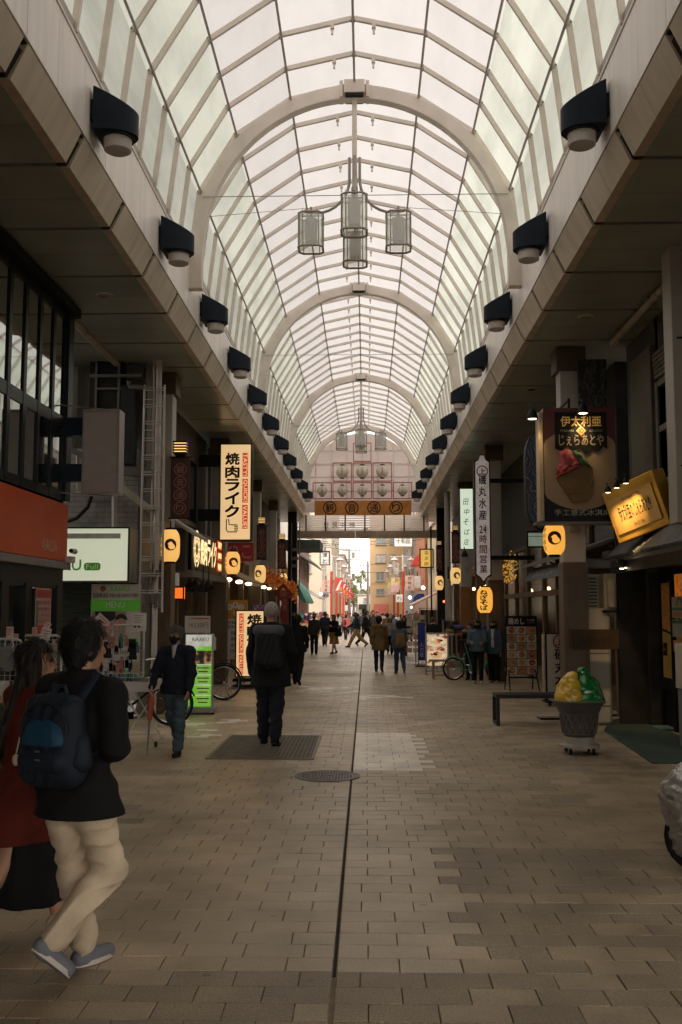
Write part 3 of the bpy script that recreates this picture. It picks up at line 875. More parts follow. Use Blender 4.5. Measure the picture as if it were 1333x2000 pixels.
M_chrome = mat('chrome', (.5, .5, .5), .22, metal=1.0)

def bird(mb, cx, cz, r, plane, flip=1):
    """plump dove outline"""
    pts = [(-.62, .18), (-.48, .34), (-.30, .52), (-.05, .60), (.18, .50), (.28, .28), (.52, .05), (.66, -.25), (.60, -.52), (.30, -.68), (-.05, -.72), (-.32, -.55), (-.45, -.25), (-.40, .02), (-.48, .14)]
    v = [plane(cx + flip * x * r, cz + z * r) for x, z in pts]
    mb.raw(v, [tuple(range(len(v)))])
def lantern(x, y, ztop, r, h, label, face=0.0, m=None, text='観音通り', group='glowing street lanterns on the columns', emblem=True, tang=-75, turn=18, both=True):
    """glowing paper lantern hanging from ztop; face = direction (deg, 0 = towards the camera side -Y) the emblem looks"""
    l = T('street_lantern', label, 'lantern', (x, y, ztop - h), group=group)
    prof = [(r * .62, 0.0)]
    nn = 26
    for k in range(nn + 1):
        t = k / nn
        e = abs(2 * t - 1)
        prof.append((r * (1 - .36 * e ** 4.0) * (1 + .008 * math.cos(PI * k)), h * (.02 + .96 * t)))
    prof.append((r * .62, h))
    MB().lathe(prof, n=32).build('paper_shade', m or M_lant, l)
    MB().lathe([(r * .55, h), (r * .55, h + .035)], n=20).tube([(0, 0, h), (0, 0, h + .14)], .012, 6).build('top_cap', M_black, l)
    MB().lathe([(r * .5, -.03), (r * .5, 0.0)], n=20).build('bottom_cap', M_black, l)
    def cyl(a0, off=.006):
        def f(u, z):
            a = R(a0) + u / r - PI / 2
            t = min(1, max(0, z / h)); rr = r * (1 - .36 * abs(2 * t - 1) ** 4.0) + off
            return (rr * math.cos(a), rr * math.sin(a), z)
        return f
    if emblem:
        for k, fc in enumerate((face, face + 180)[:2 if both else 1]):
            f = cyl(fc, .006); f2 = cyl(fc, .010)
            mb = MB(); R0 = min(r * .62, h * .26); n = 36
            v = [f(0, h * .52)] + [f(R0 * math.cos(2 * PI * i / n), h * .52 + R0 * math.sin(2 * PI * i / n)) for i in range(n)]
            v2 = [f(R0 * .55 * math.cos(2 * PI * i / n), h * .52 + R0 * .55 * math.sin(2 * PI * i / n)) for i in range(n)]
            k0 = len(v)
            mb.raw(v[1:] + v2, [(i, (i + 1) % n, n + (i + 1) % n, n + i) for i in range(n)] + [tuple(range(n, 2 * n))])
            e = mb.build('emblem_disc', M_mark, l, smooth=0)
            mb = MB(); bird(mb, R0 * .10, h * .52 - R0 * .10, R0 * .98, f2); mb.build('dove', m or M_lant, e, smooth=0)
    if text:
        f = cyl(face + tang, .006); mb = MB()
        nchr = len(text)
        for i, chn in enumerate(text):
            text_into(mb, chn, 0, h * (.80 - .6 * i / max(1, nchr - 1)), r * (.36 if emblem else .95), h * (.115 if emblem else .185), plane=f, bold=.004 if emblem else .03)
            if emblem:
                rr = r * .26
                n = 24; zc = h * (.80 - .6 * i / max(1, nchr - 1))
                for q in range(n):
                    a0, a1 = 2 * PI * q / n, 2 * PI * (q + 1) / n
                    mb.raw([f(rr * math.cos(a0), zc + rr * math.sin(a0)), f(rr * math.cos(a1), zc + rr * math.sin(a1)), f(rr * .88 * math.cos(a1), zc + rr * .88 * math.sin(a1)), f(rr * .88 * math.cos(a0), zc + rr * .88 * math.sin(a0))], [(0, 1, 2, 3)])
        mb.build('lettering', M_mark if emblem else M_ink, l, smooth=0)
    return l
def banner(px0, py0, px1, py1, Y, label, side, lampbox=True, boxlab=''):
    cx, z0, W, H = rect(px0, py0, px1, py1, Y)
    b = T('street_banner', label, 'banner', (cx, Y, z0), group='maroon street name banners')
    MB().box((0, 0, H / 2), (W, .03, H)).build('cloth', M_maroon, b, bevel=.004)
    mb = MB().tube([(-W * .6, 0, H + .01), (W * .6, 0, H + .01)], .014, 6); mb.build('top_rod', M_dark, b)
    mb = MB().tube([(-W * .6, 0, -.01), (W * .6, 0, -.01)], .014, 6); mb.build('bottom_rod', M_dark, b)
    mb = MB()
    for i, chn in enumerate('観音通り'):
        zc = H * (.80 - .215 * i); rr = min(W * .38, H * .098)
        mb.tube([(rr * math.cos(2 * PI * k / 28), -.019, zc + rr * math.sin(2 * PI * k / 28)) for k in range(28)], rr * .07, 5, close=True)
        text_into(mb, chn, 0, zc, rr * 1.3, rr * 1.3, y=-.019, bold=.004)
    mb.build('lettering', M_rose, b, smooth=0)
    if lampbox:
        t = T('lamp_box', boxlab, 'lamp', (cx, Y, z0 + H + .05), group='slatted lamp boxes above the banners')
        w = W * .62; h = w * .95
        MB().box((0, 0, h / 2 + .02), (w, w * .8, h)).build('glow_panel', M_lampbox, t)
        mb = MB()
        for k in range(5): mb.box((0, 0, .02 + h * k / 4), (w + .03, w * .8 + .03, .028))
        mb.box((0, 0, -.01), (w * .9, w * .7, .03))
        mb.build('slats', M_black, t)
    return b
def spot(x, y, z, label, aim=(0, 0, -1), lit=True, group=None, s=1.0):
    t = T('spotlight', label, 'spotlight', (x, y, z), group=group)
    MB().lathe([(.025 * s, .09 * s), (.045 * s, .06 * s), (.075 * s, -.01 * s), (.082 * s, -.05 * s)], n=18, caps=False).build('shade', M_black, t)
    MB().lathe([(.004, -.055 * s), (.055 * s, -.045 * s), (.07 * s, -.015 * s)], n=16).build('bulb', mat('spot_glow', (1, .85, .6), .4, emit=7, ecol=(1, .75, .42)), t)
    MB().tube([(0, 0, .08 * s), (0, .06 * s, .16 * s), (0, .16 * s, .17 * s)], .012 * s, 6).build('arm', M_black, t)
    return t
def bicycle(loc, rz, label, m_frame, Rw=.33, base=1.05, small=False, basket=False):
    b = T('bicycle', label, 'bicycle', loc, rz)
    for i, x in enumerate((0, base)):
        w = MB().tube([(x + (Rw - .02) * math.cos(2 * PI * k / 32), 0, Rw + (Rw - .02) * math.sin(2 * PI * k / 32)) for k in range(32)], .02, 8, close=True).build('tyre', M_rubber, b)
        mb = MB().tube([(x + (Rw - .045) * math.cos(2 * PI * k / 32), 0, Rw + (Rw - .045) * math.sin(2 * PI * k / 32)) for k in range(32)], .012, 6, close=True)
        for k in range(14):
            a = 2 * PI * k / 14; mb.tube([(x, .02 * (-1) ** k, Rw), (x + (Rw - .05) * math.cos(a), 0, Rw + (Rw - .05) * math.sin(a))], .0022, 4)
        mb.tube([(x, -.05, Rw), (x, .05, Rw)], .022, 8)
        mb.build('rim', M_chrome, w)
        MB().tube([(x + (Rw + .025) * math.cos(a), 0, Rw + (Rw + .025) * math.sin(a)) for a in [PI * (.1 + .09 * k) for k in range(11)]], .022, 8, flat=.6).build('fender', m_frame, b)
    bbx, bbz = base * .43, Rw * .9
    sx, sz = base * .30, Rw + (.42 if not small else .5)
    hx, hz = base * .86, Rw + (.45 if not small else .52)
    mb = MB()
    mb.tube([(0, .04, Rw), (bbx, .03, bbz)], .014, 6).tube([(0, -.04, Rw), (bbx, -.03, bbz)], .014, 6)
    mb.tube([(0, .04, Rw), (sx, 0, sz - .1)], .01, 6).tube([(0, -.04, Rw), (sx, 0, sz - .1)], .01, 6)
    mb.tube([(bbx, 0, bbz), (sx, 0, sz)], .017, 8)
    if small: mb.tube([(bbx - .1, 0, bbz + .06), (bbx + .25, 0, bbz + .02), (hx, 0, hz - .28)], .026, 8)
    else:
        mb.tube([(bbx, 0, bbz), (hx, 0, hz - .12)], .018, 8).tube([(sx + .01, 0, sz - .06), (hx, 0, hz - .03)], .016, 8)
    mb.tube([(hx, 0, hz - .3 if small else hz - .14), (hx - .03, 0, hz + .02)], .02, 8)
    mb.tube([(hx + .01, .05, hz - .16), (base, .05, Rw)], .012, 6).tube([(hx + .01, -.05, hz - .16), (base, -.05, Rw)], .012, 6)
    mb.build('frame', m_frame, b)
    MB().tube([(sx, 0, sz), (sx - .04, 0, sz + .14)], .012, 6).build('seat_post', M_chrome, b)
    MB().ball((sx - .06, 0, sz + .17), (.13, .075, .04)).build('saddle', M_rubber, b)
    mb = MB().tube([(hx - .03, 0, hz), (hx - .05, 0, hz + .16)], .012, 6)
    mb.tube([(hx - .22, .26, hz + .2), (hx - .08, .22, hz + .22), (hx - .04, .05, hz + .17), (hx - .04, -.05, hz + .17), (hx - .08, -.22, hz + .22), (hx - .22, -.26, hz + .2)], .011, 6)
    mb.build('handlebar', M_chrome, b)
    mb = MB().tube([(bbx, -.07, bbz), (bbx, .07, bbz)], .02, 8).tube([(bbx, .06, bbz), (bbx + .1, .06, bbz - .13)], .01, 6).tube([(bbx, -.06, bbz), (bbx - .1, -.06, bbz + .13)], .01, 6)
    mb.box((bbx + .1, .10, bbz - .135), (.09, .07, .02)).box((bbx - .1, -.10, bbz + .135), (.09, .07, .02))
    mb.lathe([(.085, .035), (.085, .04)], c=(bbx, 0, bbz), n=20, axis='y')
    mb.build('crank', M_chrome, b)
    if not small:
        mb = MB()
        for yy in (-.05, 0, .05): mb.tube([(-.22, yy, Rw * 2 + .08), (sx - .1, yy, Rw * 2 + .08)], .006, 5)
        for x in (-.22, -.05, .1): mb.tube([(x, -.06, Rw * 2 + .08), (x, .06, Rw * 2 + .08)], .006, 5)
        mb.tube([(-.15, .06, Rw * 2 + .08), (0, .06, Rw)], .006, 5).tube([(-.15, -.06, Rw * 2 + .08), (0, -.06, Rw)], .006, 5)
        mb.build('rear_rack', M_black, b)
        MB().tube([(0, -.06, Rw), (-.12, -.10, .01), (-.12, .10, .01), (0, .06, Rw)], .007, 5).build('stand', M_chrome, b)
    if basket:
        mb = MB()
        for z in (hz - .02, hz + .08, hz + .2):
            s = .13 + (z - hz) * .2; x = hx + .2
            mb.tube([(x - s, -s, z), (x + s, -s, z), (x + s, s, z), (x - s, s, z)], .005, 4, close=True)
        for k in range(5):
            for q in (-1, 1):
                t = -.13 + .065 * k
                mb.tube([(hx + .2 + t, q * .13, hz - .02), (hx + .2 + t * 1.2, q * .17, hz + .2)], .003, 4); mb.tube([(hx + .2 + q * .13, t, hz - .02), (hx + .2 + q * .17, t * 1.2, hz + .2)], .003, 4)
        mb.build('basket', M_black, b)
    return b
def pole_rect(mb, x0, z0, x1, z1, y, t, d):   # rectangular frame in XZ
    mb.span((x0, y - d / 2, z0), (x0 + t, y + d / 2, z1)).span((x1 - t, y - d / 2, z0), (x1, y + d / 2, z1))
    mb.span((x0 + t, y - d / 2, z0), (x1 - t, y + d / 2, z0 + t)).span((x0 + t, y - d / 2, z1 - t), (x1 - t, y + d / 2, z1))
    return mb

XL = -3.86
bld = T('shop_building', 'dark framed shop front with big windows above a bright orange band', 'building', (XL, 12.6, 0))
def b1(x, y, z): return (x - XL, y - 12.6, z)
M_orange = mat('orange_band', (.58, .07, .007), .3, var=.12, scale=.9, spec=.35)
MB().span(b1(XL - .05, -14, 2.30), b1(XL + .04, 12.62, 3.03)).build('orange_band', M_orange, bld, bevel=.006)
mb = MB(); u0, u1 = atx(76, 1060, XL).y, atx(105, 1066, XL).y
text_into(mb, 'ASAKUSA', (u0 + u1) / 2, 2.47, (u1 - u0), .145, plane=lambda a, b: (.043, a - 12.6, b))
mb.build('lettering', mat('pale_letter', (.62, .45, .36), .5), bld, smooth=0)
MB().span(b1(XL - .3, -14, 2.20), b1(XL + .08, 12.66, 2.29)).build('ledge', mat('ledge_grey', (.20, .19, .17), .5), bld, bevel=.008)
MB().span(b1(XL - 3, -14, 5.5), b1(XL + .12, 12.7, 5.62)).span(b1(XL - 3, -14, 3.0), b1(XL - .1, 12.6, 3.06)).build('eaves', M_black, bld)
mullY = [12.42 - .50 * k for k in range(30)]
M_frame = mat('black_frame', (.011, .014, .015), .35)
mb = MB()
for y in mullY: mb.span(b1(XL - .1, y - .045, 3.06), b1(XL + .03, y + .045, 5.5))
mb.span(b1(XL - .1, 12.42, 3.06), b1(XL + .06, 12.62, 5.5))
for (z0, z1) in ((3.06, 3.17), (3.98, 4.13), (5.38, 5.5)): mb.span(b1(XL - .08, -14, z0), b1(XL + .025, 12.42, z1))
mb.build('window_frame', M_frame, bld)
M_wg = glass_mat('dark_window_glass', (.35, .38, .34), .03, .55)
MB().quad(b1(XL + .01, -14, 3.1), b1(XL + .01, 12.5, 3.1), b1(XL + .01, 12.5, 5.45), b1(XL + .01, -14, 5.45)).build('window_glass', M_wg, bld, smooth=0)
mb = MB().span(b1(XL - 3.0, -14, 3.06), b1(XL - 2.9, 12.5, 5.5))
mb.span(b1(XL - 3, 12.5, 0), b1(XL - .02, 12.6, 5.55)).span(b1(XL - 6, 12.55, 0), b1(XL - 3, 12.65, 5.6))
for k in range(8): mb.span(b1(XL - 1.2, 6 + k * .9, 3.1), b1(XL - 1.1, 6.1 + k * .9, 5.4))
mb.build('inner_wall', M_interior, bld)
mb = MB()
for k in range(4): mb.span(b1(XL - 1.0, 8.6 + k * 1.05, 3.2), b1(XL - .8, 9.0 + k * 1.05, 4.6 + .2 * (k % 2)))
mb.build('curtain', mat('curtain_grey', (.20, .21, .19), .8), bld)
mb = MB().span(b1(XL - .15, -14, 1.96), b1(XL + .0, 12.6, 2.2))
for y in (12.45, 11.3, 10.55, 9.0): mb.span(b1(XL - .12, y - .12, 0), b1(XL + .02, y + .1, 2.0))
mb.span(b1(XL - .1, -14, 0), b1(XL, 9.0, .3))
mb.build('shopfront_frame', M_frame, bld)
M_sg = glass_mat('shop_glass', (.8, .86, .82), .04, .06)
MB().quad(b1(XL - .05, -14, 0.1), b1(XL - .05, 12.4, .1), b1(XL - .05, 12.4, 1.98), b1(XL - .05, -14, 1.98)).build('shopfront_glass', M_sg, bld, smooth=0)
mb = MB().span(b1(XL - 2.9, -14, 0), b1(XL - 2.8, 12.5, 2.2)).span(b1(XL - 2.9, -14, 2.15), b1(XL - .15, 12.5, 2.25))
mb.build('back_wall', mat('shop_inside', (.32, .34, .30), .8), bld)
mb = MB()
for k in range(3): mb.span(b1(XL - 1.6, 6.5 + 1.9 * k, 2.08), b1(XL - 1.45, 7.8 + 1.9 * k, 2.12))
mb.build('tube_light', mat('shop_tube_glow', (.9, .95, .85), .5, emit=5, ecol=(.9, 1, .85)), bld)
MB().tube([b1(XL + .06, 11.45, .9), b1(XL + .06, 11.45, 1.8)], .018, 8).build('door_handle', mat('green_tube', (.05, .12, .05), .4), bld)
rail = T('display_rail', 'rails of dark socks hanging inside the shop window under the orange band', 'display rail', (XL - .6, 10.4, 0))
mb = MB()
for z in (1.86, 1.45): mb.tube([(0, -1.5, z), (0, .7, z)], .012, 6)
mb.tube([(0, -1.5, 0), (0, -1.5, 1.86)], .015, 6).tube([(0, .7, 0), (0, .7, 1.86)], .015, 6)
mb.build('rail', M_chrome, rail)
M_sock = [mat('sock_%d' % i, c, .85) for i, c in enumerate([(.03, .035, .03), (.05, .05, .055), (.10, .09, .08), (.02, .03, .05)])]
mb = MB()
for z in (1.86, 1.45):
    for k in range(18):
        mb.m = k % 4; y = -1.4 + k * .12
        mb.box((0, y, z - .14), (.03, .075, .24)).box((.03, y, z - .25), (.09, .075, .06))
mb.build('socks', M_sock, rail)
p0_, p1_ = atx(71, 1148, XL + .05), atx(98, 1240, XL + .05)
ps = T('poster', 'pink and red sale poster hanging on the glass under the orange band', 'poster', (XL + .05, (p0_.y + p1_.y) / 2, p1_.z))
hw = (p1_.y - p0_.y) / 2; hh = p0_.z - p1_.z
MB().span((-.004, -hw, 0), (.004, hw, hh)).build('sheet', mat('poster_pink', (.50, .27, .23), .7), ps)
mb = MB().span((.004, -hw, hh * .80), (.008, hw, hh * .97)).span((.004, -hw, .02), (.008, hw, hh * .22))
mb.build('red_band', mat('poster_red', (.42, .05, .035), .7), ps)
mb = MB()
pp = lambda a, b: (.0095, a, b)
for z, t in ((.88, '雑貨フェア'), (.70, '当店限定'), (.56, '期間限定'), (.42, '二千五百'), (.30, '税抜価格')):
    text_into(mb, t, 0, hh * z, hw * 1.6, hh * .085, plane=pp)
mb.build('lettering', mat('poster_ink', (.22, .05, .04), .7), ps, smooth=0)
t = T('security_camera', 'small white security camera on the corner of the orange band', 'camera', (XL + .06, 12.6, 2.33))
MB().box((0, 0, .0), (.16, .12, .08)).lathe([(.03, -.16), (.035, .02)], c=(.1, -.05, .1), n=12, axis='y').build('camera_body', M_white, t, bevel=.01)
MB().lathe([(.026, -.02), (.026, .0)], c=(.1, -.2, .1), n=12, axis='y').build('lens', M_navy, t)

YB = 12.3
cx, z0, W, H = rect(163, 799, 231, 964, YB)
gs = T('blade_sign', 'blank grey rectangular sign box held out by two navy arms', 'sign', (cx, YB, z0))
MB().box((0, .14, H / 2), (W, .26, H)).build('sign_box', mat('sign_grey', (.33, .29, .265), .5, var=.06), gs, bevel=.01)
mb = MB(); pole_rect(mb, -W / 2, 0, W / 2, H, .005, .022, .02); mb.build('front_frame', mat('sign_rim', (.26, .24, .22), .45), gs)
for k, (pa, pb) in enumerate(((818, 853), (908, 942))):
    za, zb = at(130, pb, YB + .15).z - z0, at(130, pa, YB + .15).z - z0
    MB().span((-W / 2 - .34, .06, za), (-W / 2, .20, zb)).build('support_arm', M_navy, gs)
MB().tube([(-W / 2 - .36, .0, H + .06), (W * .3, .1, H)], .009, 6).build('stay_rod', M_steel, gs)
MB().tube([(-W / 2 - .36, .0, .02), (W * .3, .1, -.02)], .009, 6).build('stay_rod', M_steel, gs)

YR = 15.6
rb = T('massage_building', 'grey tiled and sided wall behind the lit white massage sign', 'building', (-3.55, YR, 0))
def r1(x, y, z): return (x + 3.55, y - YR, z)
M_tile = brick_mat('pale_wall_tile', (.36, .345, .31), (.30, .29, .26), (.17, .16, .14), .24, .085, 'XZ', .006, rough=.35, bump=.5)
MB().span(r1(-8.5, YR, 2.9), r1(-3.62, YR + .2, 4.25)).build('tiled_wall', M_tile, rb, smooth=0)
MB().span(r1(-8.5, YR + .02, 0), r1(-3.62, YR + .22, 2.9)).build('lower_wall', M_wall, rb)
MB().span(r1(-8.5, YR + .25, 4.2), r1(-3.62, YR + .45, 5.66)).build('upper_wall', M_wall, rb)
mb = MB()
for k in range(17): mb.box(r1(-4.86 + .0, YR + .1, 4.22 + k * .085), (.42, .02, .08), M=Matrix.Rotation(R(28), 3, 'X'))
mb.build('louvre', M_siding, rb)
mb = MB()
for k in range(26): mb.box(r1(-3.50, YR + .75, 3.35 + k * .088), (.03, 1.6, .082), M=Matrix.Rotation(R(10), 3, 'Y'))
mb.build('street_siding', M_siding, rb)
MB().span(r1(-3.9, YR + .02, 0), r1(-3.54, YR + 1.9, 3.3)).build('street_wall', M_wall, rb)
a = rect(176, 700, 238, 800, YR - .02); 
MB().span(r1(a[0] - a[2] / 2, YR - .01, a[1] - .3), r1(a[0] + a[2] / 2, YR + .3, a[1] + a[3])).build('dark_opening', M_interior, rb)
mb = MB(); pole_rect(mb, a[0] - a[2] / 2 + 3.55 + .1, a[1] - .3, a[0] + a[2] / 2 + 3.55 - .03, a[1] + a[3], -.03, .035, .05)
mb.span((a[0] - a[2] / 2 + 3.55 + .1, -.06, a[1] + .32), (a[0] + a[2] / 2 + 3.55, -.02, a[1] + .35)).span((a[0] + 3.3, -.06, a[1] + a[3] * .62), (-.02, -.02, a[1] + a[3] * .68)); mb.build('window_frame', M_siding, rb)
a = rect(237, 752, 258, 905, YR - .3)
MB().span(r1(a[0] - a[2] / 2, YR - .3, a[1]), r1(a[0] + a[2] / 2, YR, a[1] + a[3])).build('duct', mat('duct_dark', (.035, .037, .037), .5), rb)
def tube_px(pts, Y, r, name, m, parent, org, n=8):
    v = [at(px, py, Y) for px, py in pts]
    return MB().tube([tuple(p - Vector(org)) for p in v], r, n).build(name, m, parent)
ORG = (-3.55, YR, 0)
tube_px([(224, 962), (224, 1031)], YR - .1, .045, 'drain_pipe', M_wtube, rb, ORG)
tube_px([(152, 885), (152, 962), (215, 962)], YR - .12, .03, 'drain_pipe', M_wtube, rb, ORG)
tube_px([(180, 965), (172, 990), (150, 1012), (122, 1022)], YR - .1, .03, 'cable', M_black, rb, ORG)
tube_px([(252, 745), (253, 755), (284, 757)], YR - .45, .035, 'elbow_pipe', M_siding, rb, ORG)
def beam_px(p, q, Y, t, name, m, parent, org):
    a, b = at(*p, Y), at(*q, Y); v = b - a
    M = Matrix.Rotation(-math.atan2(v.z, v.x), 3, 'Y')
    c = (a + b) / 2 - Vector(org)
    return MB().box(c, (v.length, t, t), M=M).build(name, m, parent, bevel=.006)
beam_px((122, 868), (168, 894), YR - .25, .085, 'brace', M_siding, rb, ORG)
beam_px((232, 948), (296, 997), YR - .35, .10, 'brace', M_pipe, rb, ORG)
beam_px((233, 918), (298, 926), YR - .2, .14, 'ledge', M_siding, rb, ORG)
a = rect(120, 1142, 178, 1400, YR - .05)
mb = MB()
for k in range(20): mb.span(r1(a[0] - a[2] / 2, YR - .03, 2.02 - k * .09), r1(a[0] + a[2] / 2, YR + .01 + .0, 2.02 - k * .09 + .075))
mb.build('shutter', mat('shutter_green', (.045, .055, .045), .5), rb)
YS = 15.05
cx, z0, W, H = rect(60, 1030, 252, 1137, YS)
ls = T('lit_sign', 'wide glowing white massage parlour sign with a green word on it', 'sign', (cx, YS, z0))
M_litw = mat('lit_white_face', (.70, .74, .58), .4, var=.06, scale=.7, emit=.42, ecol=(.80, .84, .62))
MB().box((0, .3, H / 2), (W, .55, H)).build('sign_box', mat('sign_side', (.22, .22, .19), .5), ls)
MB().box((0, .015, H / 2), (W - .03, .03, H - .03)).build('lit_face', M_litw, ls)
mb = MB(); pole_rect(mb, -W / 2, 0, W / 2, H, .0, .02, .05); mb.build('rim', M_dark, ls)
MB().box((.15, -.004, H * .84), (W * .62, .006, .08)).build('ghost_band', mat('pale_band', (.62, .60, .55), .4), ls)
lx = lambda px: at(px, 1100, YS).x - cx
lz = lambda py: at(200, py, YS).z - z0
mb = MB(); text_into(mb, 'RiRAKU', (lx(60) + lx(159)) / 2, (lz(1093) + lz(1114)) / 2, lx(159) - lx(60), lz(1093) - lz(1114), y=-.006, bold=.012); mb.build('lettering', M_green, ls, smooth=0)
mb = MB(); w2, h2 = lx(197) - lx(165), lz(1099) - lz(1114)
c2 = ((lx(165) + lx(197)) / 2, (lz(1099) + lz(1114)) / 2)
pts = []
for (sx, sz, a0) in ((1, 1, 0), (-1, 1, 90), (-1, -1, 180), (1, -1, 270)):
    for k in range(5): pts.append((c2[0] + sx * (w2 / 2 - .04) + .04 * math.cos(R(a0 + 22.5 * k)), c2[1] + sz * (h2 / 2 - .04) + .04 * math.sin(R(a0 + 22.5 * k))))
mb.prism(pts, 'y', -.010, -.003); mb.build('word_plate', M_green, ls, smooth=0)
lettering(ls, 'Full', c2[0], c2[1], w2 * .72, h2 * .66, mat('pale_green_ink', (.45, .55, .30), .5, emit=.2), y=-.0125)
YM = 15.35
cx, z0, W, H = rect(179, 1141, 271, 1320, YM)
mn = T('menu_board', 'white and green wall board headed MENU under the lit massage sign', 'sign', (cx, YM, z0))
MB().box((0, .04, H / 2), (W, .06, H)).build('board', M_white, mn)
zz = lambda py: at(220, py, YM).z - z0
MB().span((-W / 2, -.004, zz(1193)), (W / 2, .01, zz(1172))).build('green_band', M_green, mn)
lettering(mn, 'MENU', 0, zz(1181), .29, .085, M_white, y=-.008, bold=.01)
lettering(mn, 'RiRAKU', .06, zz(1150), .28, .07, M_green, y=.006, bold=.01)
MB().lathe([(.035, 0), (.045, .004)], c=(-.2, .003, zz(1150)), n=14, axis='y').build('mark', mat('mark_brown', (.30, .12, .05), .6), mn)
lettering(mn, '【浅草店】TEL 03-5830-7789', 0, zz(1163), W * .9, .07, M_ink, y=.006, bold=.006)
MB().span((-W / 2 + .02, .004, zz(1250)), (W * .22, .012, zz(1194))).build('photo', mat('photo_beige', (.30, .22, .17), .5), mn)
f0 = at(237, 1214, YM); fx, fz = f0.x - cx, f0.z - z0
mb = MB().lathe([(.001, -.004), (.07, -.003), (.078, 0)], c=(fx, .004, fz), n=24, axis='y', caps=False); mb.build('portrait', mat('photo_skin', (.42, .25, .17), .5), mn)
mb = MB(); n = 18
pts = [(fx + .095 * math.cos(a), fz + .02 + .10 * math.sin(a)) for a in [PI * k / n for k in range(n + 1)]] + [(fx - .06, fz + .03), (fx, fz + .055), (fx + .06, fz + .03)]
mb.prism(pts, 'y', -.004, .003)
mb.prism([(-W * .42, zz(1194)), (-W * .38, zz(1210)), (-W * .1, zz(1216)), (fx - .09, zz(1206)), (fx - .09, zz(1194))], 'y', -.001, .004)
mb.build('photo_hair', mat('photo_dark', (.035, .025, .022), .5), mn, smooth=0)
mb = MB().box((fx - .025, -.003, fz + .005), (.018, .004, .008)).box((fx + .025, -.003, fz + .005), (.018, .004, .008)).box((fx, -.003, fz - .035), (.035, .004, .008)); mb.build('photo_features', M_inkr, mn, smooth=0)
a = rect(258, 1197, 286, 1233, YM - .12)
nt_ = T('notice_sheet', 'white notice sheet with three icons beside the menu board', 'notice', (a[0], YM - .12, a[1]))
MB().box((0, 0, a[3] / 2), (a[2], .006, a[3])).build('sheet', M_paper, nt_)
mb = MB()
for k in range(4): mb.box((-.01 - .02 * (k % 2), -.005, a[3] * (.85 - .12 * k)), (a[2] * (.6 - .1 * (k % 2)), .003, .006))
for k in range(3): mb.lathe([(.018, -.006), (.018, -.003)], c=((k - 1) * .06, 0, a[3] * .25), n=12, axis='y')
mb.build('print', M_ink, nt_, smooth=0)
a = rect(232, 1246, 262, 1312, YM - .25)
pr = T('price_board', 'white and green price board behind the wire goods rack', 'sign', (a[0], YM - .25, a[1] - .5))
MB().box((0, .02, a[3] / 2 + .25), (a[2] + .1, .03, a[3] + .5)).build('board', M_white, pr)
MB().box((0, -.002, .5 + a[3] * .93), (a[2] + .1, .01, a[3] * .12)).box((0, -.002, .5 + a[3] * .05), (a[2] + .1, .01, a[3] * .16)).build('green_band', M_green, pr)
lettering(pr, 'ケア', -.02, .5 + a[3] * .76, .10, .05, M_ink, y=-.001); lettering(pr, '00円', 0, .5 + a[3] * .58, .18, .065, M_ink, y=-.001)
lettering(pr, 'ケア', -.02, .5 + a[3] * .40, .10, .05, M_ink, y=-.001); lettering(pr, '0円~', 0, .5 + a[3] * .24, .18, .065, M_ink, y=-.001)

YL = 15.15
la = T('roof_ladder', 'tall double white steel ladder fixed beside the massage sign', 'ladder', (-3.3, YL, 0))
def l1(px, py, dy=0): p = at(px, py, YL + dy); return (p.x + 3.3, dy, p.z)
for (pa, pb, dy) in (((283, 752), (273, 1152), 0), ((322, 752), (317, 1196), 0), ((302, 690), (294, 1160), .32), ((312, 690), (306, 1170), .32)):
    MB().tube([l1(*pa, dy), l1(*pb, dy)], .017, 8).build('rail', M_wtube, la)
for py in range(757, 1160, 33):
    t = (py - 752) / 400
    for o_, dz in ((0, 0), (0, 5)):
        MB().tube([l1(283 - 10 * t, py + dz), l1(321 - 5 * t, py + dz)], .010, 6).build('rung', M_wtube, la)
for k, py in enumerate((770, 830, 888, 985, 1085)):
    MB().tube([l1(283 - 9 * k / 5, py + 10, 0), l1(300 - 7 * k / 5, py + 10, .32)], .008, 6).build('spacer', M_wtube, la)
pp_ = T('downpipe', 'white drain pipe running down beside the ladder to the paving', 'pipe', (at(303, 1190, 15.3).x, 15.3, 0))
MB().tube([(0, 0, 0), (0, 0, 5.6)], .045, 10).tube([(0, 0, 2.4), (0, 0, 2.46)], .055, 10).tube([(0, 0, .8), (0, 0, .86)], .055, 10).build('pipe', M_wtube, pp_)
for k in range(2): MB().tube([(-.05 + .1 * k, -.06, 2.3), (-.16 + .12 * k, -.07, 2.05), (-.14 + .12 * k, -.07, 1.8), (.02 + .06 * k, -.06, 1.72), (.03 + .06 * k, -.05, 1.95)], .028, 8).build('hose', mat('hose_grey', (.16, .15, .13), .6), pp_)

XS = -3.75
sb = T('barbecue_shop', 'dark barbecue shop front with sloping white awning over its doorway', 'building', (XS, 17.6, 0))
def s1(x, y, z): return (x - XS, y - 17.6, z)
mb = MB()
for k in range(28): mb.box(s1(XS - .02, 20.4, 3.15 + k * .09), (.03, 5.4, .085), M=Matrix.Rotation(R(8), 3, 'Y'))
mb.build('upper_siding', mat('siding_brown', (.055, .045, .036), .6), sb)
MB().span(s1(XS - .3, 17.6, 0), s1(XS - .1, 17.75, 5.6)).span(s1(XS - 4, 23.2, 0), s1(XS, 23.35, 5.6)).span(s1(XS - 3.2, 17.7, 0), s1(XS - 3, 23.2, 3.2)).span(s1(XS - 3, 17.7, 3.02), s1(XS - .03, 23.2, 3.12)).build('wall', M_wall, sb)
mb = MB()
for y in (19.0, 20.2, 21.6): mb.span(s1(XS, y - .06, 3.5), s1(XS + .05, y + .06, 4.9))
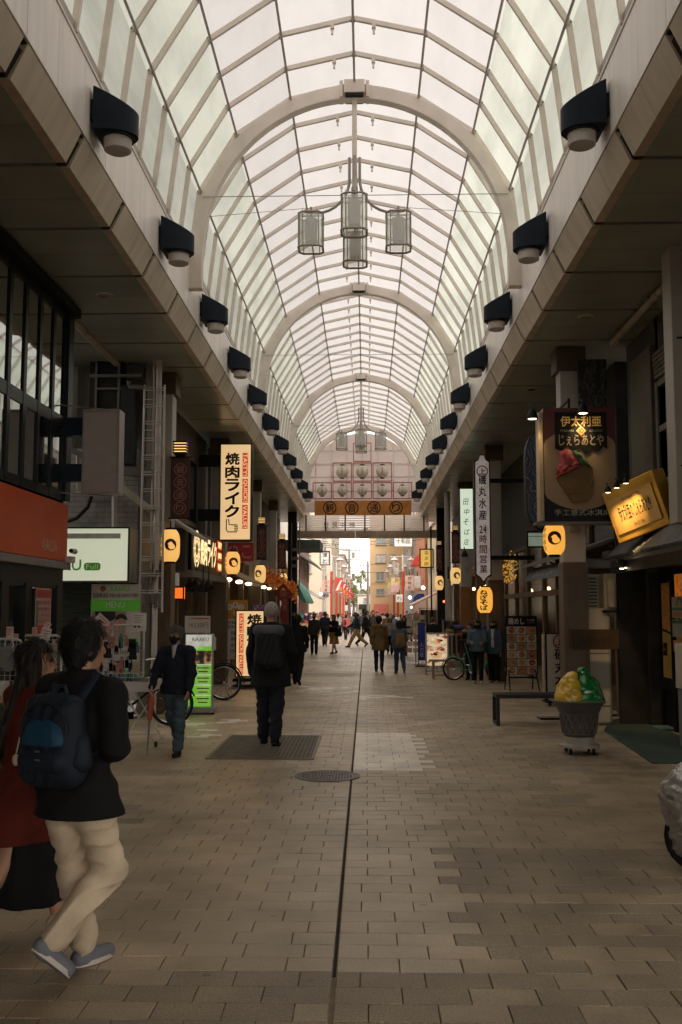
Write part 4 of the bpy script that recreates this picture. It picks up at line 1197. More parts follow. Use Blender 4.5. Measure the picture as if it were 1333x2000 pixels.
for z in (3.5, 4.9): mb.span(s1(XS, 19, z - .05), s1(XS + .045, 21.6, z + .05))
mb.build('window_frame', M_dark, sb)
MB().quad(s1(XS + .02, 19, 3.5), s1(XS + .02, 21.6, 3.5), s1(XS + .02, 21.6, 4.9), s1(XS + .02, 19, 4.9)).build('window_glass', M_wg, sb, smooth=0)
M_awn = mat('awning_grey', (.36, .34, .31), .7, var=.08)
mb = MB().prism([(XS - XS, 3.45), (-2.95 - XS, 2.95), (-2.95 - XS, 3.0), (0, 3.52)], 'y', 17.2 - 17.6, 18.5 - 17.6)
mb.build('awning', M_awn, sb)
mb = MB().span(s1(-3.34, 18.3, 2.40), s1(-3.75, 22.8, 3.2)).build('sign_beam', mat('beam_brown', (.10, .085, .07), .55), sb)
MB().span(s1(-3.5, 18.3, 2.3), s1(-3.2, 22.6, 2.42)).build('lower_beam', M_wall, sb)
mb = MB()
for y in (18.1, 19.6, 21.2, 22.6): MB().span(s1(XS - .06, y - .07, 0), s1(XS + .04, y + .07, 2.35)).build('door_post', M_brown, sb)
MB().quad(s1(XS - 2.9, 18, .6), s1(XS - 2.9, 22.9, .6), s1(XS - 2.9, 22.9, 2.3), s1(XS - 2.9, 18, 2.3)).build('back_panel', mat('warm_interior', (.28, .14, .05), .7), sb, smooth=0)
mb = MB()
for k in range(4): mb.ball(s1(XS - .9, 18.6 + 1.1 * k, 2.3), .06)
mb.build('pendant_bulb', mat('warm_bulb', (1, .7, .35), .5, emit=9, ecol=(1, .6, .25)), sb)
fs = T('lit_sign', 'long lit sign with cream barbecue letters and round mark over the doorway', 'sign', (-3.3, 18.7, 2.5))
pl = lambda a, b: (.035, a, b)
y0_, y1_ = 0.0, 3.7
MB().span((-.12, -.1, -.06), (.02, y1_ + .15, .72)).build('backboard', M_black, fs)
mb = MB(); n = 32; c_ = (.42, .36); r_ = .36
for q in range(n):
    a0, a1 = 2 * PI * q / n, 2 * PI * (q + 1) / n
    for (ra, rb_) in ((.36, .31), (.26, .22), (.17, .13)):
        mb.raw([pl(c_[0] + ra * math.cos(a0), c_[1] + ra * math.sin(a0)), pl(c_[0] + ra * math.cos(a1), c_[1] + ra * math.sin(a1)), pl(c_[0] + rb_ * math.cos(a1), c_[1] + rb_ * math.sin(a1)), pl(c_[0] + rb_ * math.cos(a0), c_[1] + rb_ * math.sin(a0))], [(0, 1, 2, 3)])
for q in range(12):
    a = 2 * PI * q / 12; mb.raw([pl(c_[0] + .16 * math.cos(a - .06), c_[1] + .16 * math.sin(a - .06)), pl(c_[0] + .31 * math.cos(a - .03), c_[1] + .31 * math.sin(a - .03)), pl(c_[0] + .31 * math.cos(a + .03), c_[1] + .31 * math.sin(a + .03)), pl(c_[0] + .16 * math.cos(a + .06), c_[1] + .16 * math.sin(a + .06))], [(0, 1, 2, 3)])
mb.build('round_mark', mat('lit_letter', (.9, .8, .6), .5, emit=1.0, ecol=(1, .70, .34)), fs, smooth=0)
mb = MB()
for i, chn in enumerate('焼肉ライク'): text_into(mb, chn, 1.05 + i * .42, .36, .36, .52, plane=pl, bold=.03)
mb.build('lettering', _mats['lit_letter'], fs, smooth=0)
mb = MB()
for i in range(3): mb.span((.02, 3.08, .03 + .24 * i), (.04, 3.66, .23 + .24 * i))
mb.build('red_plate', M_redlit, fs)
mb = MB()
for i, t in enumerate(('VALUE!', 'QUICK!', 'TASTY!')): text_into(mb, t, 3.37, .13 + .24 * i, .48, .13, plane=lambda a, b: (.043, a, b), bold=.01)
mb.build('plate_lettering', _mats['lit_letter'], fs, smooth=0)
YV = 22.0
cx, z0, W, H = rect(430, 866, 491, 1056, YV)
vs = T('blade_sign', 'tall lit cream vertical sign with black barbecue characters and red English words', 'sign', (cx, YV, z0))
MB().box((0, .16, H / 2), (W, .28, H)).build('sign_box', M_black, vs, bevel=.01)
MB().box((0, .01, H / 2), (W - .06, .03, H - .06)).build('lit_face', M_cream_lit, vs)
def barbecue_text(parent, W, H, y, x_t, x_r, flip=False, top=.90):
    mb = MB()
    for i, chn in enumerate('焼肉ライク'): text_into(mb, chn, x_t * W, H * (top - .06 - .135 * i), W * .42, H * .118, y=y, bold=.035)
    mb.build('lettering', M_ink, parent, smooth=0)
    z = H * top; red = MB(); wt = MB()
    for t, hh in (('TASTY!', .245), ('QUICK!', .245), ('VALUE!', .245)):
        red.span((x_r * W - W * .085, y + .001, z - H * hh), (x_r * W + W * .085, y + .006, z))
        text_into(wt, t, x_r * W, z - H * hh / 2, W * .13, H * hh * .92, y=y - .002, rot=-90, bold=.012)
        z -= H * (hh + .022)
    red.build('red_strip', M_redlit, parent, smooth=0); wt.build('strip_lettering', M_cream_lit, parent, smooth=0)
    mb = MB(); cx_, cz_ = x_t * W - .0 * W, H * (top - .755)
    s_ = W * .40
    ol = [(-.42, .55), (-.25, .55), (-.20, .15), (.1, .12), (.42, .12), (.42, .0), (.2, 0), (.45, 0), (.45, -.14), (.2, -.14), (.44, -.14), (.44, -.28), (.2, -.28), (.40, -.28), (.40, -.42), (-.30, -.42), (-.42, -.25)]
    mb.tube([(cx_ + a * s_, y - .002, cz_ + b * s_) for a, b in ol], .012, 5, close=True)
    mb.build('pointing_hand', M_ink, parent, smooth=0)
barbecue_text(vs, W, H, -.009, -.10, .30)
for pa in (898, 1005):
    z = at(400, pa, YV).z - z0; xl = at(372, pa, YV).x - cx
    MB().span((xl, .1, z - .13), (-W / 2, .22, z + .13)).build('support_arm', M_black, vs)
banner(335, 894, 370, 1011, 16.2, 'nearest maroon street banner on the left, beside the ladder', 'l', True, 'slatted glowing lamp box above the nearest left banner')
lantern(at(351, 1, 16.2).x, 16.2, at(351, 1035, 16.2).z, .155, .52, 'cream glowing lantern under the left banner beside the ladder', face=12, tang=-70)
p = at(455, 1078, 22.4)
lantern(p.x, 22.4, p.z, .17, .50, 'amber glowing lantern under the red cloth behind the tall cream sign', face=15, m=M_lant, tang=-70)
banner(502, 1027, 521, 1092, 29.5, 'second maroon street banner on the left, between two cream columns', 'l', True, 'slatted glowing lamp box above the second left banner')
p = at(509, 1104, 29.5)
lantern(p.x, 29.5, p.z, .165, .52, 'pale glowing lantern left of the orange maple leaves', face=-18, m=M_lpale, tang=-70)
banner(543, 1057, 559, 1110, 35.5, 'third maroon street banner on the left, beside the dark post', 'l', True, 'slatted glowing lamp box above the third left banner')
p = at(553, 1120, 35.5)
lantern(p.x, 35.5, p.z, .165, .52, 'pale glowing lantern half hidden by the orange maple leaves', face=-15, m=M_lpale, tang=-70)
cx, z0, W, H = rect(440, 1060, 496, 1096, 23.6)
rc = T('shop_curtain', 'red cloth sign with white strokes hanging below the tall cream sign', 'curtain', (cx, 23.6, z0))
MB().box((0, 0, H / 2), (W, .02, H)).build('cloth', mat('red_cloth', (.33, .022, .025), .75, var=.2), rc)
lettering(rc, 'のこ', .0, H * .5, W * .8, H * .7, mat('pale_red_print', (.45, .28, .25), .7), y=-.013)
cx, z0, W, H = rect(333, 1119, 350, 1144, 17.4)
t = T('hanging_print', 'pale ink painting panel hanging at the barbecue shop corner', 'panel', (cx, 17.4, z0))
MB().box((0, 0, H / 2), (W, .04, H)).build('panel', ramp_mat('ink_print', [(.3, (.30, .31, .25)), (.5, (.52, .52, .42)), (.7, (.60, .60, .5))], 6, (1, 1, .3), distort=1.5, emit=.12), t)
cx, z0, W, H = rect(343, 1147, 360, 1170, 18.2)
t = T('lamp_box', 'small glowing red box lamp beside the barbecue shop door', 'lamp', (cx, 18.2, z0))
MB().box((0, 0, H / 2), (W, .16, H)).build('glow_panel', mat('red_glow', (.7, .12, .02), .5, var=.4, scale=20, emit=.9, ecol=(1, .16, .02)), t)
pole = MB(); pole_rect(pole, -W / 2 - .01, -.01, W / 2 + .01, H + .01, -.07, .02, .05); pole.build('rim', M_black, t)
for k, (px, py) in enumerate(((370, 1150), (384, 1146), (397, 1150), (408, 1145))):
    t = T('hanging_pot', 'black kettle-shaped hood hanging in the dark barbecue doorway, ' + ['leftmost', 'left of centre', 'right of centre', 'rightmost'][k], 'hood', tuple(at(px, py, 18.9)), group='black hoods in the barbecue doorway')
    MB().lathe([(.02, .12), (.06, .08), (.11, -.02), (.10, -.06)], n=14).build('hood', M_black, t)
    MB().tube([(0, 0, .12), (0, 0, .45)], .012, 5).build('hanger', M_black, t)

YG_ = 16.4
cx, z0, W, H = rect(362, 1238, 414, 1384, YG_)
W = .46
gm = T('standing_sign', 'bright green and white lit standing menu sign on a low grey base', 'sign', (cx, YG_, 0))
MB().box((0, .07, z0 + H / 2), (W, .12, H)).build('case', mat('alu_case', (.42, .42, .40), .4, metal=.3), gm, bevel=.008)
zz = lambda py: at(390, py, YG_).z
MB().span((-W / 2 + .02, .0, zz(1262)), (W / 2 - .02, .012, zz(1240))).build('white_face', mat('lit_white', (.75, .75, .68), .5, emit=.35), gm)
MB().span((-W / 2 + .02, -.001, zz(1380)), (W / 2 - .02, .012, zz(1262))).build('green_face', M_ltgreen, gm)
lettering(gm, 'RiRAKU', .03, zz(1249), .27, .06, mat('olive_ink', (.16, .20, .03), .5), y=-.003, bold=.008)
lettering(gm, 'MENU', 0, zz(1265), .15, .045, _mats['lit_white'], y=-.004, bold=.01)
mb = MB().span((-W / 2 + .02, -.008, zz(1297)), (W / 2 - .02, .0, zz(1271)))
mb.build('photo', ramp_mat('massage_photo', [(.3, (.01, .01, .015)), (.48, (.05, .03, .02)), (.55, (.55, .30, .12)), (.7, (.75, .5, .25))], 7, detail=1, emit=.3), gm)
for k in range(4):
    zc = zz(1308 + 20 * k)
    r_ = MB().span((-.03, -.007, zc - .07), (W / 2 - .05, -.001, zc + .06)).build('price_row', mat('row_green', (.30, .55, .10), .5, emit=.4), gm)
    mb = MB()
    for q in range(2): mb.box((.08, -.009, zc + .03 - .06 * q), (.20 - .05 * q, .002, .016))
    mb.box((-.12, -.009, zc), (.10, .002, .10)) if k == 0 else None
    mb.build('print', M_ink, gm, smooth=0)
mb = MB()
for k in range(4): mb.span((-W / 2 + .02, -.006, zz(1299 + 20 * k)), (W / 2 - .02, -.002, zz(1297 + 20 * k)))
mb.build('divider', _mats['lit_white'], gm)
MB().box((0, .07, .07), (W + .10, .32, .08)).build('base', mat('base_grey', (.30, .29, .27), .5), gm, bevel=.01)
for sx in (-1, 1): MB().lathe([(.035, -.015), (.035, .015)], c=(sx * (W / 2 + .02), -.02, .035), n=12, axis='x').build('castor', M_black, gm)
cx, z0, W, H = rect(362, 1203, 411, 1236, 16.9)
t = T('price_card', 'white price card with a red ribbon print above the green menu sign', 'card', (cx, 16.9, z0 - .9))
MB().box((0, 0, .9 + H / 2), (W, .02, H)).build('card', M_paper, t)
lettering(t, '14,3,500円', .02, .9 + H * .45, W * .75, H * .36, mat('maroon_print', (.12, .02, .06), .6), y=-.012)
lettering(t, 'ご新規様限定', -.06, .9 + H * .85, W * .5, H * .13, M_ink, y=-.012)
MB().span((-W * .1, -.014, .9 + H * .80), (W * .47, -.011, .9 + H * .9)).build('ribbon', mat('ribbon_red', (.45, .16, .08), .6), t)
MB().tube([(0, .03, 0), (0, .03, .95)], .015, 6).box((0, .03, .01), (.3, .25, .02)).build('stand', M_steel, t)
cx, z0, W, H = rect(413, 1245, 423, 1270, 16.5)
t = T('hanging_box', 'small white dispenser hooked on the side of the green menu sign', 'dispenser', (cx, 16.45, z0))
MB().box((0, 0, H / 2), (W, .06, H)).box((0, 0, H + .02), (W * .5, .04, .05)).build('dispenser', M_white, t, bevel=.01)

YF = 21.6
cx, z0, W, H = rect(461, 1191, 516, 1323, YF)
W = .66
lf = T('floor_sign', 'lit cream floor sign with black barbecue characters standing on the paving', 'sign', (cx, YF, 0), R(-4))
MB().box((0, .1, z0 + H / 2), (W, .18, H)).build('sign_box', M_black, lf, bevel=.01)
MB().box((0, .005, z0 + H / 2), (W - .08, .03, H - .06)).build('lit_face', M_cream_lit, lf)
mb = MB()
for i, chn in enumerate('焼肉ライク'): text_into(mb, chn, .10, z0 + H * (.86 - .165 * i), .30, .21, y=-.014, bold=.035)
mb.build('lettering', M_ink, lf, smooth=0)
red, wt, z = MB(), MB(), z0 + H * .945
for t_ in ('TASTY!', 'QUICK!', 'VALUE!'):
    hh = H * .285
    red.span((-.235, -.0155, z - hh), (-.135, -.0115, z)); text_into(wt, t_, -.185, z - hh / 2, .075, hh * .92, y=-.018, rot=-90, bold=.012); z -= hh + .03
red.build('red_strip', M_redlit, lf, smooth=0); wt.build('strip_lettering', M_cream_lit, lf, smooth=0)
MB().box((0, .1, z0 - .06), (W + .06, .34, .06)).box((0, .1, .05), (W + .1, .4, .04)).build('base', M_black, lf)
for sx in (-1, 1): MB().span((sx * W * .42 - .02, .06, .05), (sx * W * .42 + .02, .14, z0)).build('leg', M_black, lf)

YX = 23.2
cx, z0, W, H = rect(440, 1172, 480, 1312, YX)
W = .52
mx_ = T('standing_sign', 'yellow topped white money exchange sign with mirrored print', 'sign', (cx + .02, YX, z0 - .35))
MB().box((0, 0, H / 2 + .35), (W, .05, H)).build('board', M_white, mx_)
MB().span((-W / 2, -.03, .35 + H * .74), (W / 2, -.024, .35 + H)).build('yellow_top', mat('exchange_yellow', (.45, .22, .02), .6), mx_)
mb = MB()
for i, (c, x, z) in enumerate((('$', -.02, .93), ('W', -.15, .90), ('C', .11, .90), ('¥', .0, .82))):
    mb.lathe([(.07, -.036), (.07, -.03)], c=(x, 0, .35 + H * z), n=18, axis='y')
mb.build('coin_disc', M_paper, mx_, smooth=0)
mb = MB()
for i, (c, x, z) in enumerate((('$', -.02, .93), ('W', -.15, .90), ('C', .11, .90), ('¥', .0, .82))): text_into(mb, c, x, .35 + H * z, .06, .075, y=-.038, mirror=True)
for i, t_ in enumerate(('MONEY', 'EXCHANGE')): text_into(mb, t_, .02, .35 + H * (.685 - .06 * i), .42, .07, y=-.03, mirror=True, bold=.01)
for i, t_ in enumerate(('両替', '兑换', '兌換', '환전')): text_into(mb, t_, 0, .35 + H * (.54 - .085 * i), .26, .09, y=-.03, mirror=True)
mb.build('lettering', M_ink, mx_, smooth=0)
MB().span((-.12, -.03, .35 + .1), (.10, -.026, .35 + H * .18)).build('picture', ramp_mat('sign_picture', [(.3, (.02, .05, .08)), (.5, (.3, .12, .03)), (.7, (.5, .3, .1))], 9), mx_)
for sx in (-1, 1): MB().tube([(sx * .2, 0, 0), (sx * .2, 0, .36)], .015, 6).build('leg', M_dark, mx_)

p = gnd(437, 1368)
bicycle((p.x, p.y, 0), R(185), 'black city bicycle parked behind the green menu sign', M_black, .335)
bicycle((-3.9, 14.6, 0), R(8), 'dark bicycle parked behind the goods cart', M_black, .32, basket=True)

CARD = [M_paper, M_pink, mat('card_cream', (.55, .45, .33), .7), mat('card_red', (.42, .09, .06), .7)]
GOODS = [mat('goods_black', (.02, .02, .022), .8), mat('goods_grey', (.20, .20, .20), .8), mat('goods_beige', (.42, .33, .23), .8), mat('goods_rose', (.35, .14, .13), .8), mat('goods_teal', (.06, .16, .15), .8), mat('goods_pack', (.42, .40, .38), .3)]
def wire_rack(loc, w, z0, z1, label, rz=0.0, legs=True, n=None):
    r_ = T('wire_rack', label, 'rack', loc, rz, group='white wire racks of goods')
    mb = MB()
    k_ = .06
    arc = [(-w / 2, 0, z0), (-w / 2, 0, z1 - k_), (-w / 2 + k_ * .3, 0, z1 - k_ * .3), (-w / 2 + k_, 0, z1), (w / 2 - k_, 0, z1), (w / 2 - k_ * .3, 0, z1 - k_ * .3), (w / 2, 0, z1 - k_), (w / 2, 0, z0)]
    mb.tube(arc, .014, 8)
    if legs:
        for sx in (-1, 1): mb.tube([(sx * w / 2, -.22, .02), (sx * w / 2, 0, z0), (sx * w / 2, .22, .02)], .012, 6); mb.tube([(sx * w / 2, -.22, .05), (sx * w / 2, .22, .05)], .01, 6)
    mb.build('frame', M_wtube, r_)
    mb = MB()
    nx = int(w / .05); nz = int((z1 - z0) / .05)
    for k in range(1, nx): mb.box((-w / 2 + w * k / nx, 0, (z0 + z1) / 2), (.004, .004, z1 - z0))
    for k in range(1, nz): mb.box((0, .003, z0 + (z1 - z0) * k / nz), (w, .004, .004))
    mb.build('mesh', M_wire, r_, smooth=0)
    return r_
def pack(par, x, z, w, h, m, kind='pack'):
    mb = MB()
    if kind == 'pack':
        mb.box((x, -.05, z), (w, .03, h)).box((x, -.05, z + h / 2 + .02), (w * .5, .006, .04)).tube([(x, 0, z + h / 2 + .035), (x, -.06, z + h / 2 + .035)], .004, 5)
    elif kind == 'sock':
        mb.box((x - .02, -.05, z), (.05, .03, h)).box((x + .02, -.06, z - .01), (.05, .03, h)).box((x, -.06, z - h / 2), (.10, .05, .05)).box((x, -.05, z + h / 2), (.09, .02, .03))
    mb.build('goods', m, par, bevel=.004)
grng = random.Random(11)
YC = 12.75
p = at(212, 1300, YC)
r1_ = wire_rack((p.x, YC, 0), .90, .80, 1.50, 'wire rack of hanging goods standing on the white folding cart', legs=False)
for i, (px, py, w, h, m, k) in enumerate(((213, 1268, .06, .17, 0, 'sock'), (262, 1270, .07, .18, 0, 'sock'), (232, 1262, .09, .14, 2, 'pack'), (240, 1300, .07, .15, 3, 'pack'), (222, 1302, .09, .11, 2, 'pack'), (205, 1312, .08, .08, 5, 'pack'), (250, 1295, .1, .12, 5, 'pack'), (200, 1275, .08, .13, 4, 'pack'), (150, 1285, .09, .14, 5, 'pack'), (168, 1262, .09, .14, 3, 'pack'), (222, 1245, .05, .08, 5, 'pack'))):
    q = at(px, py, YC); pack(r1_, q.x - p.x, q.z, w, h, GOODS[m], k)
for q in range(26):
    x_, z_ = -.40 + .064 * (q % 13) + grng.uniform(-.01, .01), .92 + .30 * (q // 13) + grng.uniform(-.05, .08)
    pack(r1_, x_, z_, .052, grng.uniform(.08, .15), GOODS[grng.randrange(6)], 'sock' if q % 4 == 0 else 'pack')
def clip_card(px, py, w, h, m, tilt, Y, label, txt=None):
    q = at(px, py, Y)
    t = T('price_tag', label, 'tag', (q.x, Y, q.z), group='paper price tags clipped on the racks')
    M = Matrix.Rotation(R(tilt), 3, 'Y')
    mb = MB().box((0, 0, 0), (w, .005, h), M=M); mb.build('card', m, t)
    mb = MB()
    for k in range(3): mb.box(M @ Vector((0, -.005, h * (.25 - .22 * k))), (w * (.7 - .15 * k), .003, h * .07), M=M)
    mb.build('print', M_inkr, t, smooth=0)
    return t
clip_card(200, 1214, .20, .13, M_paper, 42, YC - .03, 'large white tag leaning out of the cart rack')
clip_card(218, 1221, .06, .10, M_pink, 30, YC - .05, 'small pink tag at the right of the large white tag on the cart rack')
clip_card(208, 1229, .07, .09, M_pink, 35, YC - .06, 'small pink tag hanging below the large white tag on the cart rack')
clip_card(155, 1222, .06, .09, M_pink, 5, YC - .03, 'small pink tag upright above the head of the man with the backpack')
ct = T('goods_cart', 'white folding display cart with trestle legs and castors', 'cart', (p.x + .1, YC, 0))
MB().span((-.62, -.30, .70), (.50, .34, .735)).span((-.62, -.32, .68), (.50, -.30, .80)).span((-.62, .34, .68), (.50, .36, .80)).span((-.64, -.32, .68), (-.62, .36, .80)).span((.50, -.32, .68), (.52, .36, .80)).build('tray', M_white, ct, bevel=.004)
for sx in (-.45, .36):
    mb = MB().tube([(sx - .22, -.26, .03), (sx + .22, -.26, .68)], .012, 6).tube([(sx + .22, -.22, .03), (sx - .22, -.22, .68)], .012, 6).tube([(sx + .2, .26, .03), (sx - .2, .26, .68)], .012, 6).tube([(sx - .22, -.26, .09), (sx - .22, .26, .09)], .010, 6).tube([(sx + .22, -.24, .09), (sx + .22, .26, .09)], .010, 6).tube([(sx - .22, -.25, .16), (sx + .22, -.25, .16)], .008, 6)
    mb.build('trestle', M_wtube, ct)
for sx in (-.67, -.23, .14, .58): MB().lathe([(.035, -.012), (.035, .012)], c=(sx, -.25, .035), n=12, axis='x').build('castor', M_black, ct)
mb = MB()
for k in range(9):
    grng.random(); mb.m = k % 6; mb.box((-.5 + .115 * k, -.05 + .08 * (k % 3), .77 + .02 * (k % 2)), (.10, .16, .07 + .03 * (k % 3)), rz=.4 * (k % 4 - 1.5))
mb.build('goods', GOODS, ct, bevel=.008)
t = T('wire_basket', 'shallow wire basket of dark goods on the cart tray', 'basket', (p.x + .22, YC - .1, .80))
mb = MB()
for z in (0, .05, .10):
    s = .16 + z * .3; mb.tube([(-s * 1.3, -s * .7, z), (s * 1.3, -s * .7, z), (s * 1.3, s * .7, z), (-s * 1.3, s * .7, z)], .004, 5, close=True)
for k in range(9):
    x = -.2 + .05 * k
    for q in (-1, 1): mb.tube([(x, q * .11, 0), (x * 1.1, q * .135, .10)], .003, 4)
mb.build('wires', M_wire, t)
mb = MB()
for k in range(6): mb.m = k % 2 * 4; mb.ball((-.14 + .055 * k, .02 * (-1) ** k, .05), (.05, .06, .05), 8, 6)
mb.build('goods', GOODS, t)
YD = 11.2
p = at(80, 1300, YD)
r2_ = wire_rack((p.x, YD, 0), .46, .75, at(80, 1241, YD).z, 'wire rack with white cards behind the long haired woman')
for k in range(6): pack(r2_, -.16 + .065 * k, 1.02 + .12 * (k % 2), .055, .10, GOODS[(k * 2 + 1) % 6])
for k in range(5): pack(r2_, -.16 + .08 * k, 1.27, .06, .11, GOODS[(5, 1, 4, 5, 2)[k]])
clip_card(90, 1238, .11, .13, M_paper, 12, YD - .04, 'white tag sticking up from the rack behind the woman in red')
clip_card(68, 1233, .055, .09, M_pink, -5, YD - .03, 'pink tag left of the white one on the rack behind the woman in red')
clip_card(93, 1222, .06, .08, M_paper, 35, YD - .05, 'small crumpled white tag above the larger white one')
YE = 10.3
p = at(10, 1300, YE)
r3_ = wire_rack((p.x, YE, 0), .34, .70, at(10, 1248, YE).z, 'wire rack with a grey bag at the left edge of the picture')
for k in range(4): pack(r3_, -.12 + .08 * k, .86, .07, .12, GOODS[(2, 3, 2, 5)[k]])
clip_card(16, 1235, .12, .12, CARD[2], 0, YE + .3, 'cream tag reading a round price at the far left shelf')
clip_card(3, 1225, .06, .14, M_pink, 0, YE + .25, 'tall pink tag at the picture edge left of the cream tag')
clip_card(31, 1245, .06, .08, M_pink, 0, YE + .35, 'small pink tag right of the cream tag at the far left shelf')
p2_ = at(18, 1285, YE - .1)
t = T('tote_bag', 'grey drawstring bag hanging on the leftmost wire rack', 'bag', (p2_.x, YE - .1, p2_.z - .12))
M_tote = mat('tote_grey', (.17, .165, .15), .8, var=.2, bump=.2)
soft('bag_body', [('e', (0, 0, .11), (.11, .035, .13)), ('c', (-.07, 0, .2), (.07, 0, .2), .03, .03)], .008, M_tote, t, .03)
MB().tube([(-.05, 0, .22), (-.03, -.02, .32), (.03, -.02, .32), (.05, 0, .22)], .008, 6).tube([(.04, -.03, .24), (.09, -.04, .1), (.08, -.04, .02)], .006, 5).build('cord', M_wtube, t)
t = T('goods_table', 'low display table with beige goods at the left edge behind the couple', 'table', (at(5, 1340, 9.9).x, 9.9, 0))
MB().box((-.2, 0, .82), (.9, .5, .04)).build('table_top', M_wood, t)
for sx in (-1, 1): MB().box((-.2 + sx * .4, 0, .4), (.04, .4, .8)).build('leg', M_wtube, t)
mb = MB()
for k in range(8): mb.m = (2, 5, 2, 3)[k % 4]; mb.box((-.5 + .1 * k, -.1 + .1 * (k % 2), .88 + .02 * (k % 3)), (.085, .16, .09 + .04 * (k % 2)))
mb.build('goods', GOODS, t, bevel=.006)
XF = -3.75
fb = T('souvenir_shop', 'dim souvenir shop with lit ceiling lamps beyond the money exchange sign', 'building', (XF, 24, 0))
def f1(x, y, z): return (x - XF, y - 24, z)
MB().span(f1(XF - .3, 23.8, 3.2), f1(XF, 43.2, 5.6)).build('upper_wall', mat('wall_dark', (.09, .08, .07), .7, var=.2), fb)
MB().span(f1(XF - 3, 24, 0), f1(XF - 2.8, 43, 3.2)).span(f1(XF - 3, 24, 3.1), f1(XF, 43, 3.2)).span(f1(XF - 3, 43.0, 0), f1(XF, 43.2, 3.2)).build('inner_wall', mat('inner_tan', (.30, .22, .13), .7), fb)
mb = MB()
for y in (24.4, 27, 30.2, 33.4, 36.6, 39.8, 43): MB().span(f1(XF - .12, y - .12, 0), f1(XF + .03, y + .12, 3.2)).build('post', M_brown, fb)
mb = MB()
for k in range(8): mb.ball(f1(XF + .25, 25.2 + 2.2 * k, 2.45), (.10, .10, .05))
mb.build('lamp_bulb', mat('warm_bulb2', (1, .75, .4), .5, emit=8, ecol=(1, .72, .38)), fb)
MB().prism([(0, 2.75), (.75, 2.4), (.75, 2.44), (0, 2.82)], 'y', .4, 5).build('awning', mat('awning_tan', (.38, .27, .14), .7), fb)
for k in range(4):
    t = T('goods_shelf', 'shelf of colourful souvenirs in the dim left shop, ' + ['nearest', 'second nearest', 'second farthest', 'farthest'][k], 'shelf', (XF - .1, 25.5 + 3.3 * k, 0), group='souvenir shelves in the left shop')
    MB().box((0, 0, .75), (.5, 2.4, .04)).box((-.2, 0, 1.3), (.3, 2.4, .04)).box((-.25, 0, .8), (.03, 2.4, 1.6)).build('shelf_board', M_wood, t)
    mb = MB()
    for q in range(44):
        mb.m = grng.randrange(6); a_ = grng.uniform(-1.15, 1.15); up = q % 2
        mb.box((-.05 + grng.uniform(-.1, .1) - .1 * up, a_, (.82 if not up else 1.40) + grng.uniform(0, .06)), (.1, .1, grng.uniform(.08, .22)))
    mb.build('goods', [mat('souv_%d' % i, c, .6) for i, c in enumerate([(.35, .05, .04), (.4, .3, .1), (.05, .1, .2), (.45, .42, .38), (.25, .08, .25), (.05, .15, .08)])], t)
mp = T('maple_decoration', 'bunch of artificial orange maple leaves hanging under the left canopy', 'decoration', tuple(at(535, 1140, 31.5)))
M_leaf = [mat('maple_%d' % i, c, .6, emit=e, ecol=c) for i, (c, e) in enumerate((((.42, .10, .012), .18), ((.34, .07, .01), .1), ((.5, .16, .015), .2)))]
mb = MB()
for k in range(620):
    t_ = grng.random(); c = Vector((-.32 + 1.05 * t_, grng.gauss(0, .12), .30 - .55 * t_ + grng.gauss(0, .13)))
    mb.m = grng.randrange(3); s = grng.uniform(.03, .06)
    d1 = Vector((grng.gauss(0, 1), grng.gauss(0, 1), grng.gauss(0, 1))).normalized(); d2 = d1.orthogonal()
    mb.quad(c - d1 * s, c + d2 * s * .7, c + d1 * s, c - d2 * s * .7)
mb.build('leaves', M_leaf, mp, smooth=0)
MB().tube([(-.35, 0, .45), (0, 0, .3), (.5, 0, .02), (.75, 0, -.25)], .012, 5).build('branch', M_brown, mp)
fl = T('festival_flag', 'dark red folded flag with pale print hanging below the maple leaves', 'flag', tuple(at(557, 1160, 31.3)))
M_fl = mat('flag_red', (.17, .022, .02), .8, var=.3, scale=6)
mb = MB().prism([(-.38, .05), (-.05, .34), (.28, -.02), (-.05, -.30)], 'y', -.02, .02); mb.build('flag', M_fl, fl)
lettering(fl, '祭', -.05, .03, .22, .24, M_rose, y=-.024)
cx, z0, W, H = rect(550, 1165, 564, 1195, 31.2)
t = T('festival_flag', 'narrow red flag with pale edge hanging beside the dark corner post', 'flag', (cx, 31.2, z0 - 0.5))
MB().box((0, 0, H / 2 + .25), (W, .03, H + .5)).build('flag', M_fl, t); lettering(t, '大吉', 0, .5 + H * .5, W * .6, H * .8, M_rose, y=-.02, vertical=True)
t = T('corner_post', 'black steel post with white signal boxes at the left end of the arcade', 'post', (at(571, 1190, 40.5).x, 40.5, 0))
MB().box((0, 0, 2.9), (.36, .3, 5.8)).build('post', M_black, t)
mb = MB()
for dx in (-.02, .2, .3): mb.tube([(dx, -.2, .3), (dx, -.2, 5.2)], .025, 6)
mb.build('pipe', M_siding, t)
for z, w in ((3.75, .3), (3.45, .22), (1.5, .2), (4.1, .2)): MB().box((.12, -.26, z), (w, .12, .12)).build('signal_box', M_siding, t)
t = T('white_rack', 'rack of purple bagged goods under the left lamps beyond the exchange sign', 'rack', (at(512, 1190, 26.5).x, 26.5, 0))
mb = MB().tube([(-.25, 0, 0), (-.25, 0, 1.85), (.25, 0, 1.85), (.25, 0, 0)], .015, 6); mb.build('frame', M_chrome, t)
MB().box((0, 0, 1.6), (.44, .16, .42)).build('goods', ramp_mat('purple_bags', [(.3, (.03, .02, .04)), (.5, (.25, .10, .22)), (.7, (.55, .45, .5))], 14), t)
XR = 4.35
gb = T('gelato_shop', 'dark gelato shop front with tiled awning, windows above and black doors', 'building', (XR, 13.6, 0))
def g1(x, y, z): return (x - XR, y - 13.6, z)
XU = 3.95
